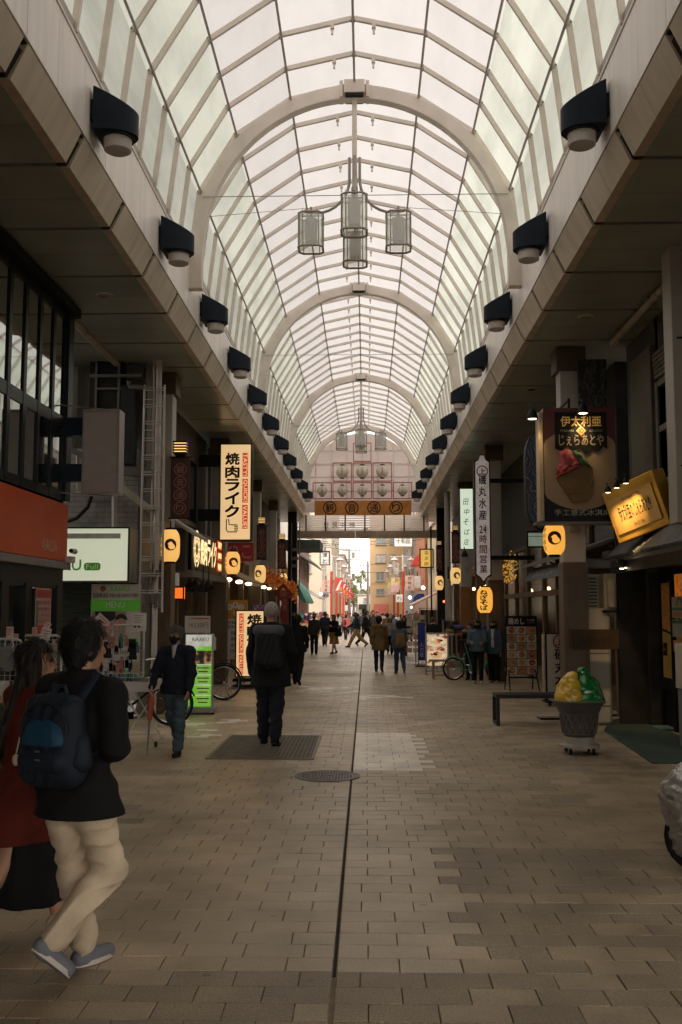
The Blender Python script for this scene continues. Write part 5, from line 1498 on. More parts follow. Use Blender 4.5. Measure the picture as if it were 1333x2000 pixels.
MB().span(g1(XU, -14, 2.95), g1(XU + .2, 13.4, 3.35)).span(g1(XU, -14, 4.75), g1(XU + .2, 13.4, 5.7)).span(g1(XU, 13.3, 2.9), g1(XU + .2, 14.9, 5.7)).build('upper_wall', mat('wall_olive', (.08, .075, .058), .75, var=.25, scale=2, bump=.2), gb)
MB().span(g1(XU - .07, 13.45, 2.9), g1(XU + .02, 14.5, 5.3)).build('pilaster', mat('wall_tan', (.15, .13, .10), .7, var=.15), gb, bevel=.01)
mb = MB()
for k in range(6): mb.span(g1(XU - .03 - .004 * k, -14, 4.80 + .06 * k), g1(XU + .05, 13.4, 4.85 + .06 * k))
mb.build('brick_course', mat('course_brown', (.16, .135, .09), .7, var=.3), gb)
mb = MB()
for y in (13.35, 12.45, 11.5, 10.2, 9): mb.span(g1(XU - .03, y - .05, 3.35), g1(XU + .1, y + .05, 4.75))
for z in (3.38, 4.1, 4.72): mb.span(g1(XU - .02, -14, z - .04), g1(XU + .1, 13.35, z + .04))
mb.build('window_frame', mat('sash_grey', (.17, .165, .15), .5), gb)
MB().quad(g1(XU + .05, -14, 3.4), g1(XU + .05, 13.3, 3.4), g1(XU + .05, 13.3, 4.72), g1(XU + .05, -14, 4.72)).build('window_glass', M_wg, gb, smooth=0)
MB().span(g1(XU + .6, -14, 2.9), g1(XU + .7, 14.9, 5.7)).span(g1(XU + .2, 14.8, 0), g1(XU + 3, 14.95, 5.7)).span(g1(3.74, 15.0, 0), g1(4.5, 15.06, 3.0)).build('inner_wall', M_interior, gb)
M_kaw = mat('kawara_grey', (.105, .105, .10), .4, var=.25, scale=5)
mb = MB().prism([(-.80, 2.42), (-.40, 2.86), (-.36, 2.90), (-.36, 2.80), (-.76, 2.36)], 'y', 5 - 13.6, 14.6 - 13.6)
for k in range(80):
    y = 14.5 - .12 * k - 13.6
    mb.tube([(-.83, y, 2.44), (-.39, y, 2.90)], .036, 8)
mb.build('tile_awning', M_kaw, gb)
MB().span(g1(3.62, 5, 2.28), g1(4.5, 14.7, 2.36)).span(g1(3.58, 5, 2.22), g1(3.66, 14.7, 2.40)).build('eave_board', M_black, gb)
mb = MB().span(g1(XR - .05, 5, 2.12), g1(XR + .1, 15.6, 2.3))
for y in (15.45, 14.85, 14.2, 13.55, 12.9, 12.0, 10.5): mb.span(g1(XR - .06, y - .06, 0), g1(XR + .06, y + .06, 2.15))
mb.span(g1(XR, 5, 0), g1(XR + .05, 15.5, .55))
mb.build('door_frame', M_black, gb)
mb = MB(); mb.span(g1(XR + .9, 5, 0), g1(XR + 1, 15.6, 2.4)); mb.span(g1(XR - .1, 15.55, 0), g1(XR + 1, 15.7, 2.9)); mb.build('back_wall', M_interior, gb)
MB().quad(g1(XR + .02, 5, .55), g1(XR + .02, 15.4, .55), g1(XR + .02, 15.4, 2.12), g1(XR + .02, 5, 2.12)).build('door_glass', glass_mat('door_glass', (.5, .5, .45), .05, .12), gb, smooth=0)
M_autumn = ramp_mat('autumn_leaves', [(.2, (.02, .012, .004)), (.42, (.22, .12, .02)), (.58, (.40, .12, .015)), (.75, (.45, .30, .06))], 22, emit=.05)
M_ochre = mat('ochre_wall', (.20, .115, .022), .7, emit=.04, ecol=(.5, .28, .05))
for (a, b) in ((14.24, 14.80), (13.6, 14.14)):
    MB().span(g1(XR - .02, a, 1.40), g1(XR - .012, b, 2.08)).build('leaf_picture', M_autumn, gb)
    MB().span(g1(XR - .02, a, .72), g1(XR - .012, b, 1.40)).build('plain_picture', M_ochre, gb)
mb = MB().tube([g1(XR - .03, 14.85, 1.42), g1(XR - .03, 14.2, 1.34)], .015, 5).tube([g1(XR - .03, 14.1, 1.6), g1(XR - .03, 13.6, 1.5)], .012, 5); mb.build('painted_branch', M_black, gb)
def facade_sheet(px0, py0, px1, py1, X, name, label, cat, m):
    a, b = atx(px0, py0, X), atx(px1, py1, X)
    t = T(name, label, cat, (X, (a.y + b.y) / 2, min(a.z, b.z)))
    w, h = abs(a.y - b.y), abs(a.z - b.z)
    MB().span((-.006, -w / 2, 0), (.006, w / 2, h)).build('sheet', m, t)
    return t, w, h
rpl = lambda a, b: (-.009, -a, b)
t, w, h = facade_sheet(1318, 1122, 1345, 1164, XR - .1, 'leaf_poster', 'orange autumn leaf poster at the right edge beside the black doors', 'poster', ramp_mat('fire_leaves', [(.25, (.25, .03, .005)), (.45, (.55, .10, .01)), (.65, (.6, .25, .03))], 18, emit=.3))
t, w, h = facade_sheet(1313, 1166, 1345, 1208, XR - .12, 'notice_poster', 'pale notice with a green arch emblem below the orange leaf poster', 'poster', mat('notice_paper', (.33, .27, .17), .7))
mb = MB()
for k in range(14):
    a0, a1 = PI * k / 14, PI * (k + 1) / 14
    mb.raw([rpl(.13 * math.cos(a0), h * .55 + .13 * math.sin(a0)), rpl(.13 * math.cos(a1), h * .55 + .13 * math.sin(a1)), rpl(.09 * math.cos(a1), h * .55 + .09 * math.sin(a1)), rpl(.09 * math.cos(a0), h * .55 + .09 * math.sin(a0))], [(0, 1, 2, 3)])
mb.raw([rpl(-w * .45, h * .36), rpl(w * .45, h * .36), rpl(w * .45, h * .5), rpl(-w * .45, h * .5)], [(0, 1, 2, 3)])
mb.build('emblem', mat('teal_ink', (.05, .14, .10), .7), t, smooth=0)
mb = MB()
for k in range(4): mb.raw([rpl(-w * .4, h * (.08 + .06 * k)), rpl(w * (.4 - .1 * (k % 2)), h * (.08 + .06 * k)), rpl(w * (.4 - .1 * (k % 2)), h * (.11 + .06 * k)), rpl(-w * .4, h * (.11 + .06 * k))], [(0, 1, 2, 3)])
mb.build('print', M_inkr, t, smooth=0)
t, w, h = facade_sheet(1314, 1210, 1345, 1246, XR - .12, 'menu_sheet', 'green headed grey sheet hung under the arch emblem notice', 'poster', mat('sheet_grey', (.22, .22, .16), .7))
MB().span((-.012, -w / 2, h * .78), (-.006, w / 2, h * .95)).build('green_band', mat('dark_green', (.02, .10, .05), .6), t)
t, w, h = facade_sheet(1316, 1250, 1345, 1276, XR - .14, 'menu_sheet', 'ochre sheet hung lowest beside the black doors', 'poster', mat('sheet_ochre', (.33, .17, .03), .7))
MB().span((-.012, -w * .3, h * .2), (-.006, w * .35, h * .7)).build('print', mat('sheet_print', (.45, .27, .07), .7), t)
t, w, h = facade_sheet(1296, 1255, 1303, 1281, XR - .16, 'hanging_plate', 'small black framed plate hanging at the door edge', 'plate', M_black)
MB().span((-.012, -w * .3, h * .4), (-.006, w * .3, h * .6)).build('red_mark', M_inkr, t)
a = atx(1326, 1300, 3.9)
t = T('electric_cabinet', 'white metal cabinet at the right edge of the picture', 'cabinet', (4.02, a.y, 0))
MB().span((-.15, -.6, .72), (.25, .05, 1.28)).build('cabinet_body', mat('cabinet_white', (.50, .44, .36), .45), t, bevel=.012)
MB().span((-.13, -.55, 0), (.2, .03, .71)).build('plinth', M_wall, t)
MB().span((-.165, -.05, .82), (-.15, -.02, .95)).span((-.16, -.55, .74), (-.152, .0, 1.26)).build('door', mat('cabinet_white2', (.46, .41, .34), .45), t)
M_card = mat('cardboard', (.26, .16, .065), .8, var=.15)
p = gnd(1246, 1402)
t = T('cardboard_box', 'tall brown cardboard box with black print standing by the doors', 'box', (p.x, p.y, .03), R(12))
MB().box((0, 0, .22), (.24, .22, .44)).build('carton', M_card, t, bevel=.006)
MB().quad((-.12, -.11, .44), (.12, -.11, .44), (.10, .02, .49), (-.10, .02, .49)).build('flap', M_card, t, smooth=0)
mb = MB().box((.01, -.112, .30), (.08, .002, .04))
for k in range(3): mb.box((0, -.112, .22 - .035 * k), (.13 - .02 * k, .002, .016))
mb.build('print', M_ink, t, smooth=0)
p = gnd(1220, 1385)
t = T('cardboard_box', 'small cardboard box half hidden behind the dark door post', 'box', (p.x, p.y, .03))
MB().box((0, 0, .10), (.18, .2, .20)).box((.02, 0, .24), (.14, .16, .07)).build('carton', M_card, t, bevel=.006)
t = T('eave_lamp', 'slim lit strip lamp under the dark eave beside the doors', 'lamp', tuple(at(1228, 1111, 13.9)))
MB().box((0, 0, .05), (.20, .22, .07)).box((-.12, .12, .08), (.1, .3, .1)).build('housing', M_black, t, bevel=.01)
MB().box((0, -.1, .01), (.15, .02, .014)).build('lit_strip', mat('strip_glow', (1, .8, .5), .5, emit=6, ecol=(1, .78, .45)), t)
MB().box((-.105, -.05, .0), (.06, .02, .014), rz=.6).build('lit_strip', _mats['strip_glow'], t)
pts = [gnd(1180, 1428), gnd(1190, 1408), gnd(1248, 1399), gnd(1345, 1448), gnd(1345, 1492), gnd(1274, 1492)]
c = sum((Vector(q) for q in pts), Vector()) / len(pts)
t = T('door_mat', 'large dark green ribbed mat lying in front of the black doors', 'mat', (c.x, c.y, 0))
M_mat = mat('mat_green', (.038, .062, .045), .85, var=.2, scale=30, bump=.3)
mb = MB().prism([(q.x - c.x, q.y - c.y) for q in pts], 'z', .002, .014)
mb.build('mat_base', M_mat, t, smooth=0)
def inside(x, y):
    r = False
    for i in range(len(pts)):
        a, b = pts[i], pts[i - 1]
        if (a.y > y) != (b.y > y) and x < (b.x - a.x) * (y - a.y) / (b.y - a.y) + a.x: r = not r
    return r
mb = MB()
for i in range(-60, 60):
    for j in range(-80, 80):
        x, y = c.x + i * .05, c.y + j * .05
        if inside(x - .02, y - .02) and inside(x + .02, y + .02) and inside(x - .02, y + .02) and inside(x + .02, y - .02): mb.quad((x - .02 - c.x, y - .018 - c.y, .0145), (x + .02 - c.x, y - .018 - c.y, .0145), (x + .02 - c.x, y + .006 - c.y, .020), (x - .02 - c.x, y + .006 - c.y, .020))
mb.build('ribs', M_mat, t, smooth=0)
p = gnd(1296, 1424)
t = T('small_mat', 'small teal blue mat at the door threshold', 'mat', (p.x + .1, p.y, .018))
MB().box((0, 0, .006), (.42, .45, .012)).build('mat_base', mat('mat_teal', (.07, .16, .19), .85, var=.2), t, bevel=.003)
MB().box((0, 0, .013), (.36, .39, .004)).build('pile', mat('mat_teal2', (.08, .18, .21), .9, var=.3, scale=60, bump=.4), t)

YW = 15.0
a = rect(1140, 1205, 1198, 1390, YW)
t = T('low_wall', 'pale rendered wall stub between the brown column and the black doors', 'wall', (a[0], YW, 0))
MB().box((0, .2, .86), (a[2], .4, 1.72)).build('render_coat', mat('render_pale', (.40, .37, .32), .75, var=.12, scale=3, bump=.2), t, bevel=.05)
MB().box((0, -.002, .28), (a[2] - .06, .01, .012)).box((0, -.002, 1.05), (a[2] - .06, .01, .008)).build('joint', M_slot, t)
a = rect(1112, 1229, 1206, 1268, 14.55)
t = T('plank_sign', 'dark brown plank with faint carved writing fixed across the column', 'sign', (a[0] + .02, 14.5, a[1]))
MB().box((0, 0, a[3] / 2), (a[2], .05, a[3])).build('plank', mat('plank_brown', (.05, .028, .012), .5, var=.3, scale=3, bump=.15), t, bevel=.006)
lettering(t, '伊太利亜のじぇらあとや', 0, a[3] * .45, a[2] * .62, a[3] * .38, mat('carved_ink', (.012, .008, .005), .6), y=-.027)
for k, (x0, x1, y0_, y1_, Y, lab) in enumerate(((1148, 1176, 1122, 1192, 15.3, 'beige air conditioner unit beside the column, behind the other one'), (1178, 1206, 1120, 1190, 15.0, 'beige air conditioner unit with a boxed pipe cover, in front of the other one'))):
    a = rect(x0, y0_, x1, y1_, Y)
    t = T('air_conditioner', lab, 'air conditioner', (a[0], Y, a[1]), group='air conditioner units by the column')
    MB().box((0, .15, a[3] / 2), (a[2], .3, a[3])).build('case', mat('ac_beige', (.33, .30, .22), .5, var=.06), t, bevel=.015)
    if k: MB().box((.01, -.02, a[3] * .48), (a[2] * .6, .05, a[3] * .75)).box((.01, -.035, a[3] * .2), (a[2] * .55, .05, a[3] * .3)).build('pipe_cover', mat('ac_cover', (.36, .32, .23), .5), t, bevel=.015)
    else:
        mb = MB()
        for q in range(9): mb.box((-.03, -.004, a[3] * (.12 + .095 * q)), (a[2] * .6, .012, a[3] * .04))
        mb.build('grille', mat('grille_dark', (.05, .055, .05), .5), t)
    MB().box((0, .1, -.03), (a[2] + .05, .35, .04)).tube([(-a[2] * .3, .2, -.04), (-a[2] * .3, .32, -.25)], .015, 5).build('bracket', M_black, t)
t = T('eave_beam', 'dark grey beam boxes stepping out above the air conditioners', 'beam', tuple(at(1190, 1100, 14.9)))
MB().box((-.1, .2, .0), (.5, .3, .14)).box((.14, .1, .12), (.34, .4, .12)).build('beam_panel', mat('beam_slate', (.06, .06, .058), .6), t, bevel=.008)

YGS = 13.55
cx, z0, W, H = rect(1061, 797, 1206, 1018, YGS)
gs = T('gelato_sign', 'big square hanging sign with a raised ice cream cone and black plaque', 'sign', (cx, YGS, z0))
MB().box((0, .14, H / 2), (W, .24, H)).build('sign_box', mat('sign_edge_gold', (.36, .23, .10), .45, var=.1), gs, bevel=.006)
MB().box((-W / 2 - .035, .14, H / 2 - .02), (.05, .28, H - .06)).build('edge_strip', mat('edge_cream', (.42, .32, .2), .5), gs)
cv = lambda px, py: (at(px, py, YGS).x - cx, at(px, py, YGS).z - z0)
def plate(parent, name, poly, y0, y1, m, smooth=0):
    return MB().prism(poly, 'y', y0, y1).build(name, m, parent, smooth=smooth)
plate(gs, 'maroon_field', [(-W / 2, H * .5), (-W / 2, H), (W / 2, H), (W / 2, H * .5)], -.004, .02, mat('field_maroon', (.10, .016, .012), .5, var=.15))
plate(gs, 'black_field', [(-W / 2, 0), (-W / 2, H * .5), (W / 2, H * .5), (W / 2, 0)], -.004, .02, mat('field_black', (.012, .012, .013), .5))
n = 40; pts = []
for k in range(n):
    a = 2 * PI * k / n; x = W * .66 * math.cos(a); z = H * .46 + H * .36 * math.sin(a); pts.append((max(-W / 2, min(W / 2, x)), z))
plate(gs, 'tan_disc', pts, -.008, .0, mat('field_tan', (.34, .23, .125), .55, var=.08, scale=2))
b0, b1_ = cv(1083, 806), cv(1186, 880)
pts = [(b0[0], b0[1]), (b1_[0], b0[1]), (b1_[0], b1_[1] + .02)]
for k in range(1, 14): pts.append((b1_[0] + (b0[0] - b1_[0]) * k / 14, b1_[1] - .0 + .035 * math.sin(k * 1.9) - .05 * math.exp(-((k - 5) / 2) ** 2) + .02))
pts.append((b0[0], b1_[1] + .03))
plate(gs, 'black_plaque', pts, -.030, -.008, M_ink)
M_goldtx = mat('gold_paint', (.55, .33, .09), .45, var=.2, emit=.12, ecol=(.9, .5, .1))
M_beigetx = mat('beige_paint', (.42, .32, .18), .5)
pw = b1_[0] - b0[0]; px_ = (b0[0] + b1_[0]) / 2; ph = b0[1] - b1_[1]
lettering(gs, '伊太利亜', px_, b0[1] - ph * .24, pw * .78, ph * .27, M_goldtx, y=-.033, bold=.014)
lettering(gs, 'じぇらあとや', px_, b0[1] - ph * .73, pw * .86, ph * .29, M_beigetx, y=-.033, bold=.014)
d_ = ph * .13
MB().prism([(px_ - d_, b0[1] - ph * .49), (px_, b0[1] - ph * .49 + d_), (px_ + d_, b0[1] - ph * .49), (px_, b0[1] - ph * .49 - d_)], 'y', -.036, -.03).build('gold_diamond', M_goldtx, gs, smooth=0)
lettering(gs, 'の', px_, b0[1] - ph * .49, d_ * .9, d_ * .9, M_ink, y=-.038, bold=.01)
lettering(gs, 'ITALIAN', px_ - pw * .27, b0[1] - ph * .485, pw * .25, ph * .055, M_beigetx, y=-.032)
lettering(gs, 'GELATO', px_ + pw * .28, b0[1] - ph * .49, pw * .24, ph * .055, M_beigetx, y=-.032)
lettering(gs, '手工意式冰淇淋', .02, cv(1100, 1001)[1], W * .78, .085, mat('pale_ink', (.45, .43, .38), .5), y=-.007)
cone = [cv(*q) for q in ((1087, 936), (1138, 909), (1156, 914), (1158, 940), (1148, 978), (1118, 982))]
plate(gs, 'waffle_cone', cone, -.06, -.008, mat('waffle', (.15, .085, .025), .6, var=.2, bump=.1))
mb = MB()
cq = cv(1126, 952)
for k in range(-4, 5):
    for s in (-1, 1):
        a = Vector((cq[0] + k * .038, 0, cq[1])); d = Vector((s * .55, 0, 1)).normalized() * .13
        mb.tube([(a.x - d.x, -.062, a.z - d.z + .02), (a.x + d.x, -.062, a.z + d.z - .01)], .006, 4)
mb.build('waffle_grid', mat('waffle_light', (.24, .14, .05), .6), gs)
pk = [cv(*q) for q in ((1086, 936), (1085, 915), (1092, 905), (1090, 884), (1104, 878), (1122, 884), (1133, 905), (1137, 911))]
def lumpy(name, poly, c, m, seed, y0=-.02, y1=-.11):
    r_ = random.Random(seed); v = []; f = []; n = len(poly); rings = 5
    for q in range(rings):
        t = q / (rings - 1)
        for (x, z) in poly:
            s = math.cos(t * PI / 2 * .96) ** .8
            v.append((c[0] + (x - c[0]) * s + r_.gauss(0, .006), y0 + (y1 - y0) * math.sin(t * PI / 2) + r_.gauss(0, .012), c[1] + (z - c[1]) * s + r_.gauss(0, .006)))
    for q in range(rings - 1):
        for i in range(n): f.append((q * n + i, q * n + (i + 1) % n, (q + 1) * n + (i + 1) % n, (q + 1) * n + i))
    f.append(tuple((rings - 1) * n + i for i in range(n)))
    return MB().raw(v, f).build(name, m, gs, smooth=35)
def dens(p, k=3):
    o = []
    for i in range(len(p)):
        a, b = p[i], p[(i + 1) % len(p)]
        for q in range(k): o.append((a[0] + (b[0] - a[0]) * q / k, a[1] + (b[1] - a[1]) * q / k))
    return o
lumpy('pink_scoop', dens(pk), cv(1108, 912), mat('pink_scoop', (.42, .075, .075), .55, var=.2, scale=8), 4)
gk = [cv(*q) for q in ((1112, 880), (1124, 882), (1140, 896), (1156, 914), (1138, 912), (1126, 900))]
lumpy('green_scoop', dens(gk), cv(1134, 900), mat('mint_scoop', (.10, .20, .075), .55, var=.3, scale=10), 5)
MB().span((-W / 2 - .12, -.02, -.035), (W / 2, .28, -.005)).build('bottom_rail', M_siding, gs)
MB().tube([(-.1, .15, H), (-.1, .15, H + .15), (-.1, .8, H + .15)], .02, 6).tube([(W * .4, .26, H * .5), (W * .4, .9, H * .5)], .025, 6).build('hanger', M_black, gs)
p = at(1040, 812, YGS - .1)
spot(p.x, p.y, p.z, 'lit clamp lamp at the left edge of the gelato sign', group='lit clamp lamps on the gelato sign')
p = at(1139, 801, YGS - .16)
for q in (at(1040, 812, YGS - .1), p):
    l = bpy.data.lights.new('clamp_lamp', 'SPOT'); l.energy = 5; l.color = (1, .72, .38); l.spot_size = R(75); l.spot_blend = .8; l.shadow_soft_size = .03
    lo = bpy.data.objects.new('clamp_lamp', l); COL.objects.link(lo); lo.location = (q.x, q.y - .05, q.z - .09); lo.rotation_euler = (R(38), 0, 0)
spot(p.x, p.y, p.z, 'lit clamp lamp at the top middle of the gelato sign', group='lit clamp lamps on the gelato sign')
p = at(1082, 1023, 14.2)
lantern(p.x, 14.2, p.z, .155, .44, 'amber glowing lantern with writing hanging under the gelato sign', face=-8, m=M_lant2, tang=-60, both=False)
P = [at(1176, 968, 13.3), at(1270, 912, 12.5), at(1311, 1029, 12.45), at(1206, 1058, 13.25)]
c = (P[0] + P[1] + P[2] + P[3]) / 4
ux = ((P[1] - P[0]) + (P[2] - P[3])).normalized(); uz = ((P[0] - P[3]) + (P[1] - P[2])).normalized(); nrm = ux.cross(uz).normalized(); uz = nrm.cross(ux) * 1
nrm = -(ux.cross(uz)).normalized()       # local +y, away from the street
W, H = ((P[1] - P[0]).length + (P[2] - P[3]).length) / 2, ((P[0] - P[3]).length + (P[1] - P[2]).length) / 2
gt_ = T('gold_sign', 'tilted brushed gold sign box lit from above beside the gelato sign', 'sign', tuple(c))
Mg = Matrix((ux, nrm, uz)).transposed()
gt_.rotation_euler = Mg.to_euler()
M_gold = mat('brushed_gold', (.62, .33, .05), .42, metal=.75, var=.25, scale=3)
MB().box((0, .12, 0), (W, .22, H)).build('sign_box', M_gold, gt_, bevel=.012)
MB().box((0, -.002, -.02), (W * .84, .02, H * .66)).build('face_plate', mat('pale_gold', (.60, .36, .11), .38, metal=.7, var=.15, scale=2), gt_, bevel=.004)
lettering(gt_, '伊太利亜のじぇらあとや', 0.02, -.01, W * .62, H * .27, M_ink, y=-.016, bold=.012)
lettering(gt_, 'REAL ITALIAN GELATO', .02, H * .225, W * .34, H * .06, mat('brown_ink', (.10, .04, .01), .6), y=-.016)
lettering(gt_, 'SINCE 1986', .02, -H * .27, W * .2, H * .06, _mats['brown_ink'], y=-.016)
MB().tube([(-W * .1, .1, -H / 2), (-W * .1, .3, -H / 2 - .25)], .02, 6).tube([(W * .3, .1, -H / 2), (W * .3, .3, -H / 2 - .3)], .02, 6).build('bracket', M_black, gt_)
for k, (px, py) in enumerate(((1188, 958), (1205, 949), (1223, 940))):
    q = at(px, py, 12.85 - .12 * k)
    t = spot(q.x, q.y, q.z, 'small lit spotlight on the gold sign, ' + ['left', 'middle', 'right'][k], group='three small spotlights on the gold sign', s=.6)
    l = bpy.data.lights.new('spot_lamp', 'SPOT'); l.energy = 30; l.color = (1, .66, .28); l.spot_size = R(58); l.spot_blend = 1; l.shadow_soft_size = .015
    lo = bpy.data.objects.new('spot_lamp', l); COL.objects.link(lo); lo.parent = t; lo.location = (0, -.03, -.07)
    lo.rotation_euler = (R(48), 0, R(-35))

p = gnd(1140, 1476)
st = T('gelato_statue', 'giant soft gelato figure, half yellow and half green, in a grey waffle pot', 'statue', (p.x, p.y + .2, 0))
mb = MB().lathe([(.20, .075), (.235, .08), (.235, .105), (.20, .12)], n=28); mb.build('dolly_plate', mat('dolly_cream', (.40, .36, .31), .5), st)
for k in range(4):
    a = PI / 4 + k * PI / 2; MB().lathe([(.035, -.013), (.035, .013)], c=(.19 * math.cos(a), .19 * math.sin(a), .036), n=12, axis='x').build('castor', M_black, st)
MB().lathe([(.165, .11), (.175, .19), (.16, .21)], n=28).build('foot', mat('foot_cream', (.42, .39, .35), .5), st)
M_pot = mat('pot_grey', (.085, .079, .074), .55, var=.15, bump=.15)
pot = MB().lathe([(.165, .20), (.178, .205), (.19, .23), (.205, .36), (.222, .47), (.24, .49), (.27, .56), (.312, .60), (.32, .615), (.30, .625)], n=40).build('pot', M_pot, st)
mb = MB()
for s in (-1, 1):
    for k in range(16):
        a0 = 2 * PI * k / 16
        pts = []
        for q in range(9):
            t_ = q / 8; z = .245 + .21 * t_; r = .192 + (.222 - .192) * t_ + .004; a = a0 + s * t_ * .42
            pts.append((r * math.cos(a), r * math.sin(a), z))
        mb.tube(pts, .0095, 5)
mb.tube([(.224 * math.cos(2 * PI * k / 36), .224 * math.sin(2 * PI * k / 36), .465) for k in range(36)], .007, 5, close=True)
mb.tube([(.196 * math.cos(2 * PI * k / 36), .196 * math.sin(2 * PI * k / 36), .24) for k in range(36)], .007, 5, close=True)
mb.build('waffle_relief', mat('pot_relief', (.12, .11, .102), .5, var=.12), pot)
def swirl(fr, am):
    return lambda X, Y, Z: am * (np.sin(fr * X + 1.7 * np.sin(fr * .7 * Z + 2 * Y)) * np.sin(fr * .8 * Z + 1.3 * np.sin(fr * .5 * X)) + .6 * np.sin(fr * 1.9 * Z + 4 * X))
soft('yellow_scoop', [('c', (-.10, -.01, .60), (-.10, 0, .74), .20, .155), ('c', (-.09, 0, .76), (-.075, 0, .90), .135, .07), ('c', (-.16, -.04, .82), (-.07, -.05, .90), .07, .05), ('c', (-.21, -.06, .66), (-.14, -.12, .70), .085, .08), ('c', (-.06, -.13, .68), (-.10, -.11, .78), .07, .05)], .010, mat('gelato_yellow', (.60, .37, .02), .28, var=.12, coat=.3), st, .035, lambda X, Y, Z: .008 * np.sin(30 * X + 1.7 * np.sin(21 * Z + 2 * Y)) * np.sin(26 * Z + 1.3 * np.sin(15 * X)) + .006 * (.5 - np.abs(np.sin(34 * Z + 16 * X + 2 * np.sin(12 * Y)))), cut=lambda X, Y, Z: np.maximum((X - .035 + .06 * np.sin(6 * Z)) * .9, .60 - Z + 0 * Y))
soft('green_scoop', [('c', (.10, -.01, .60), (.11, 0, .76), .21, .15), ('c', (.09, 0, .76), (.06, 0, .95), .15, .055), ('c', (.03, 0, .97), (.085, -.01, .985), .035, .028), ('c', (.2, -.02, .62), (.19, .02, .76), .10, .07)], .010, mat('gelato_green', (.004, .15, .024), .2, var=.3, scale=8, coat=.5), st, .04, swirl(34, .004), cut=lambda X, Y, Z: np.maximum((.012 - X + .05 * np.sin(6 * Z)) * .9, .60 - Z + 0 * Y))
p = gnd(973, 1418)
bn = T('bench', 'low black metal bench behind the gelato statue', 'bench', (p.x, p.y, 0))
M_bench = mat('bench_black', (.02, .021, .021), .38, var=.2)
MB().span((-.02, -.02, .40), (1.15, .46, .455)).build('seat', M_bench, bn, bevel=.006)
for x in (0.0, 1.05):
    mb = MB().span((x - .02, -.02, 0), (x + .03, .04, .40)).span((x - .02, .40, 0), (x + .03, .46, .40)).span((x - .02, .04, .0), (x + .03, .40, .05))
    mb.build('leg_frame', M_bench, bn, bevel=.005)
for k, (q, lab) in enumerate((((1075, 1405), 'pale flat stone slab on the paving under the bench end'), ((1186, 1398), 'pale flat step slab beside the statue pot'))):
    p = gnd(*q)
    t = T('step_slab', lab, 'slab', (p.x, p.y, .0))
    MB().box((0, .1, .045), (.36, .4, .03)).build('slab', mat('slab_pale', (.36, .31, .25), .7), t, bevel=.005)
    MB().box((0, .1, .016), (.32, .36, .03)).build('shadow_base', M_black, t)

YI = 18.0
cx, z0, W, H = rect(1066, 1236, 1104, 1358, YI)
W = .50
fs2 = T('floor_sign', 'white floor sign with a red circled mark and black brush characters behind the bench', 'sign', (at(1066, 1300, YI).x + W / 2, YI, 0), R(6))
MB().box((0, .1, z0 + H / 2), (W, .2, H)).build('sign_box', M_black, fs2, bevel=.008)
MB().box((.0, -.002, z0 + H / 2), (W - .05, .02, H - .05)).build('face', M_white, fs2)
MB().box((-W / 2 - .012, .1, z0 + H / 2), (.02, .14, H - .05)).build('side_face', mat('side_print', (.42, .36, .30), .6, var=.3, scale=12), fs2)
mb = MB().tube([(.11 * math.cos(2 * PI * k / 30), -.014, z0 + H * .86 + .11 * math.sin(2 * PI * k / 30)) for k in range(30)], .013, 6, close=True)
text_into(mb, '上', 0, z0 + H * .86, .125, .13, y=-.015, bold=.03)
mb.build('red_mark', mat('mark_red', (.20, .018, .018), .6), fs2, smooth=0)
mb = MB()
for i, chn in enumerate('磯丸水産'): text_into(mb, chn, .03, z0 + H * (.655 - .205 * i), .24, .20, y=-.014, bold=.022)
mb.build('lettering', M_ink, fs2, smooth=0)
mb = MB()
for sx in (-1, 1): mb.span((sx * W * .45 - .02, .05, .05), (sx * W * .45 + .02, .15, z0))
mb.span((-W / 2, -.08, .05), (W / 2, .28, .08)); mb.build('base', M_black, fs2)
for sx in (-1, 1): MB().lathe([(.035, -.015), (.035, .015)], c=(sx * W * .42, -.06, .035), n=12, axis='x').build('castor', M_black, fs2)

YB2 = 21.3
cx, z0, W, H = rect(985, 1203, 1050, 1318, YB2)
fm = T('menu_easel', 'black menu easel with rows of dish photos and white brush title', 'menu board', (cx + .02, YB2, 0), R(5))
MB().box((0, .03, z0 + H / 2), (W, .05, H)).build('board', M_black, fm, bevel=.006)
lettering(fm, '磯めし', -W * .16, z0 + H * .91, W * .50, H * .11, M_paper, y=-.003, bold=.012)
lettering(fm, 'ランチ定食', W * .3, z0 + H * .93, W * .24, H * .03, M_paper, y=-.003)
lettering(fm, '土日祝も', W * .3, z0 + H * .89, W * .24, H * .03, mat('mark_pink', (.5, .12, .12), .6), y=-.003)
M_dish = [mat('dish_%d' % i, c, .5, var=.5, scale=40) for i, c in enumerate([(.34, .10, .03), (.40, .20, .04), (.30, .05, .02), (.42, .25, .10), (.22, .12, .05), (.38, .14, .06)])]
M_bg = [mat('dishbg_%d' % i, c, .6, var=.2, scale=10) for i, c in enumerate([(.42, .36, .30), (.30, .20, .13), (.48, .43, .38)])]
cw, ch = W * .30, H * .128
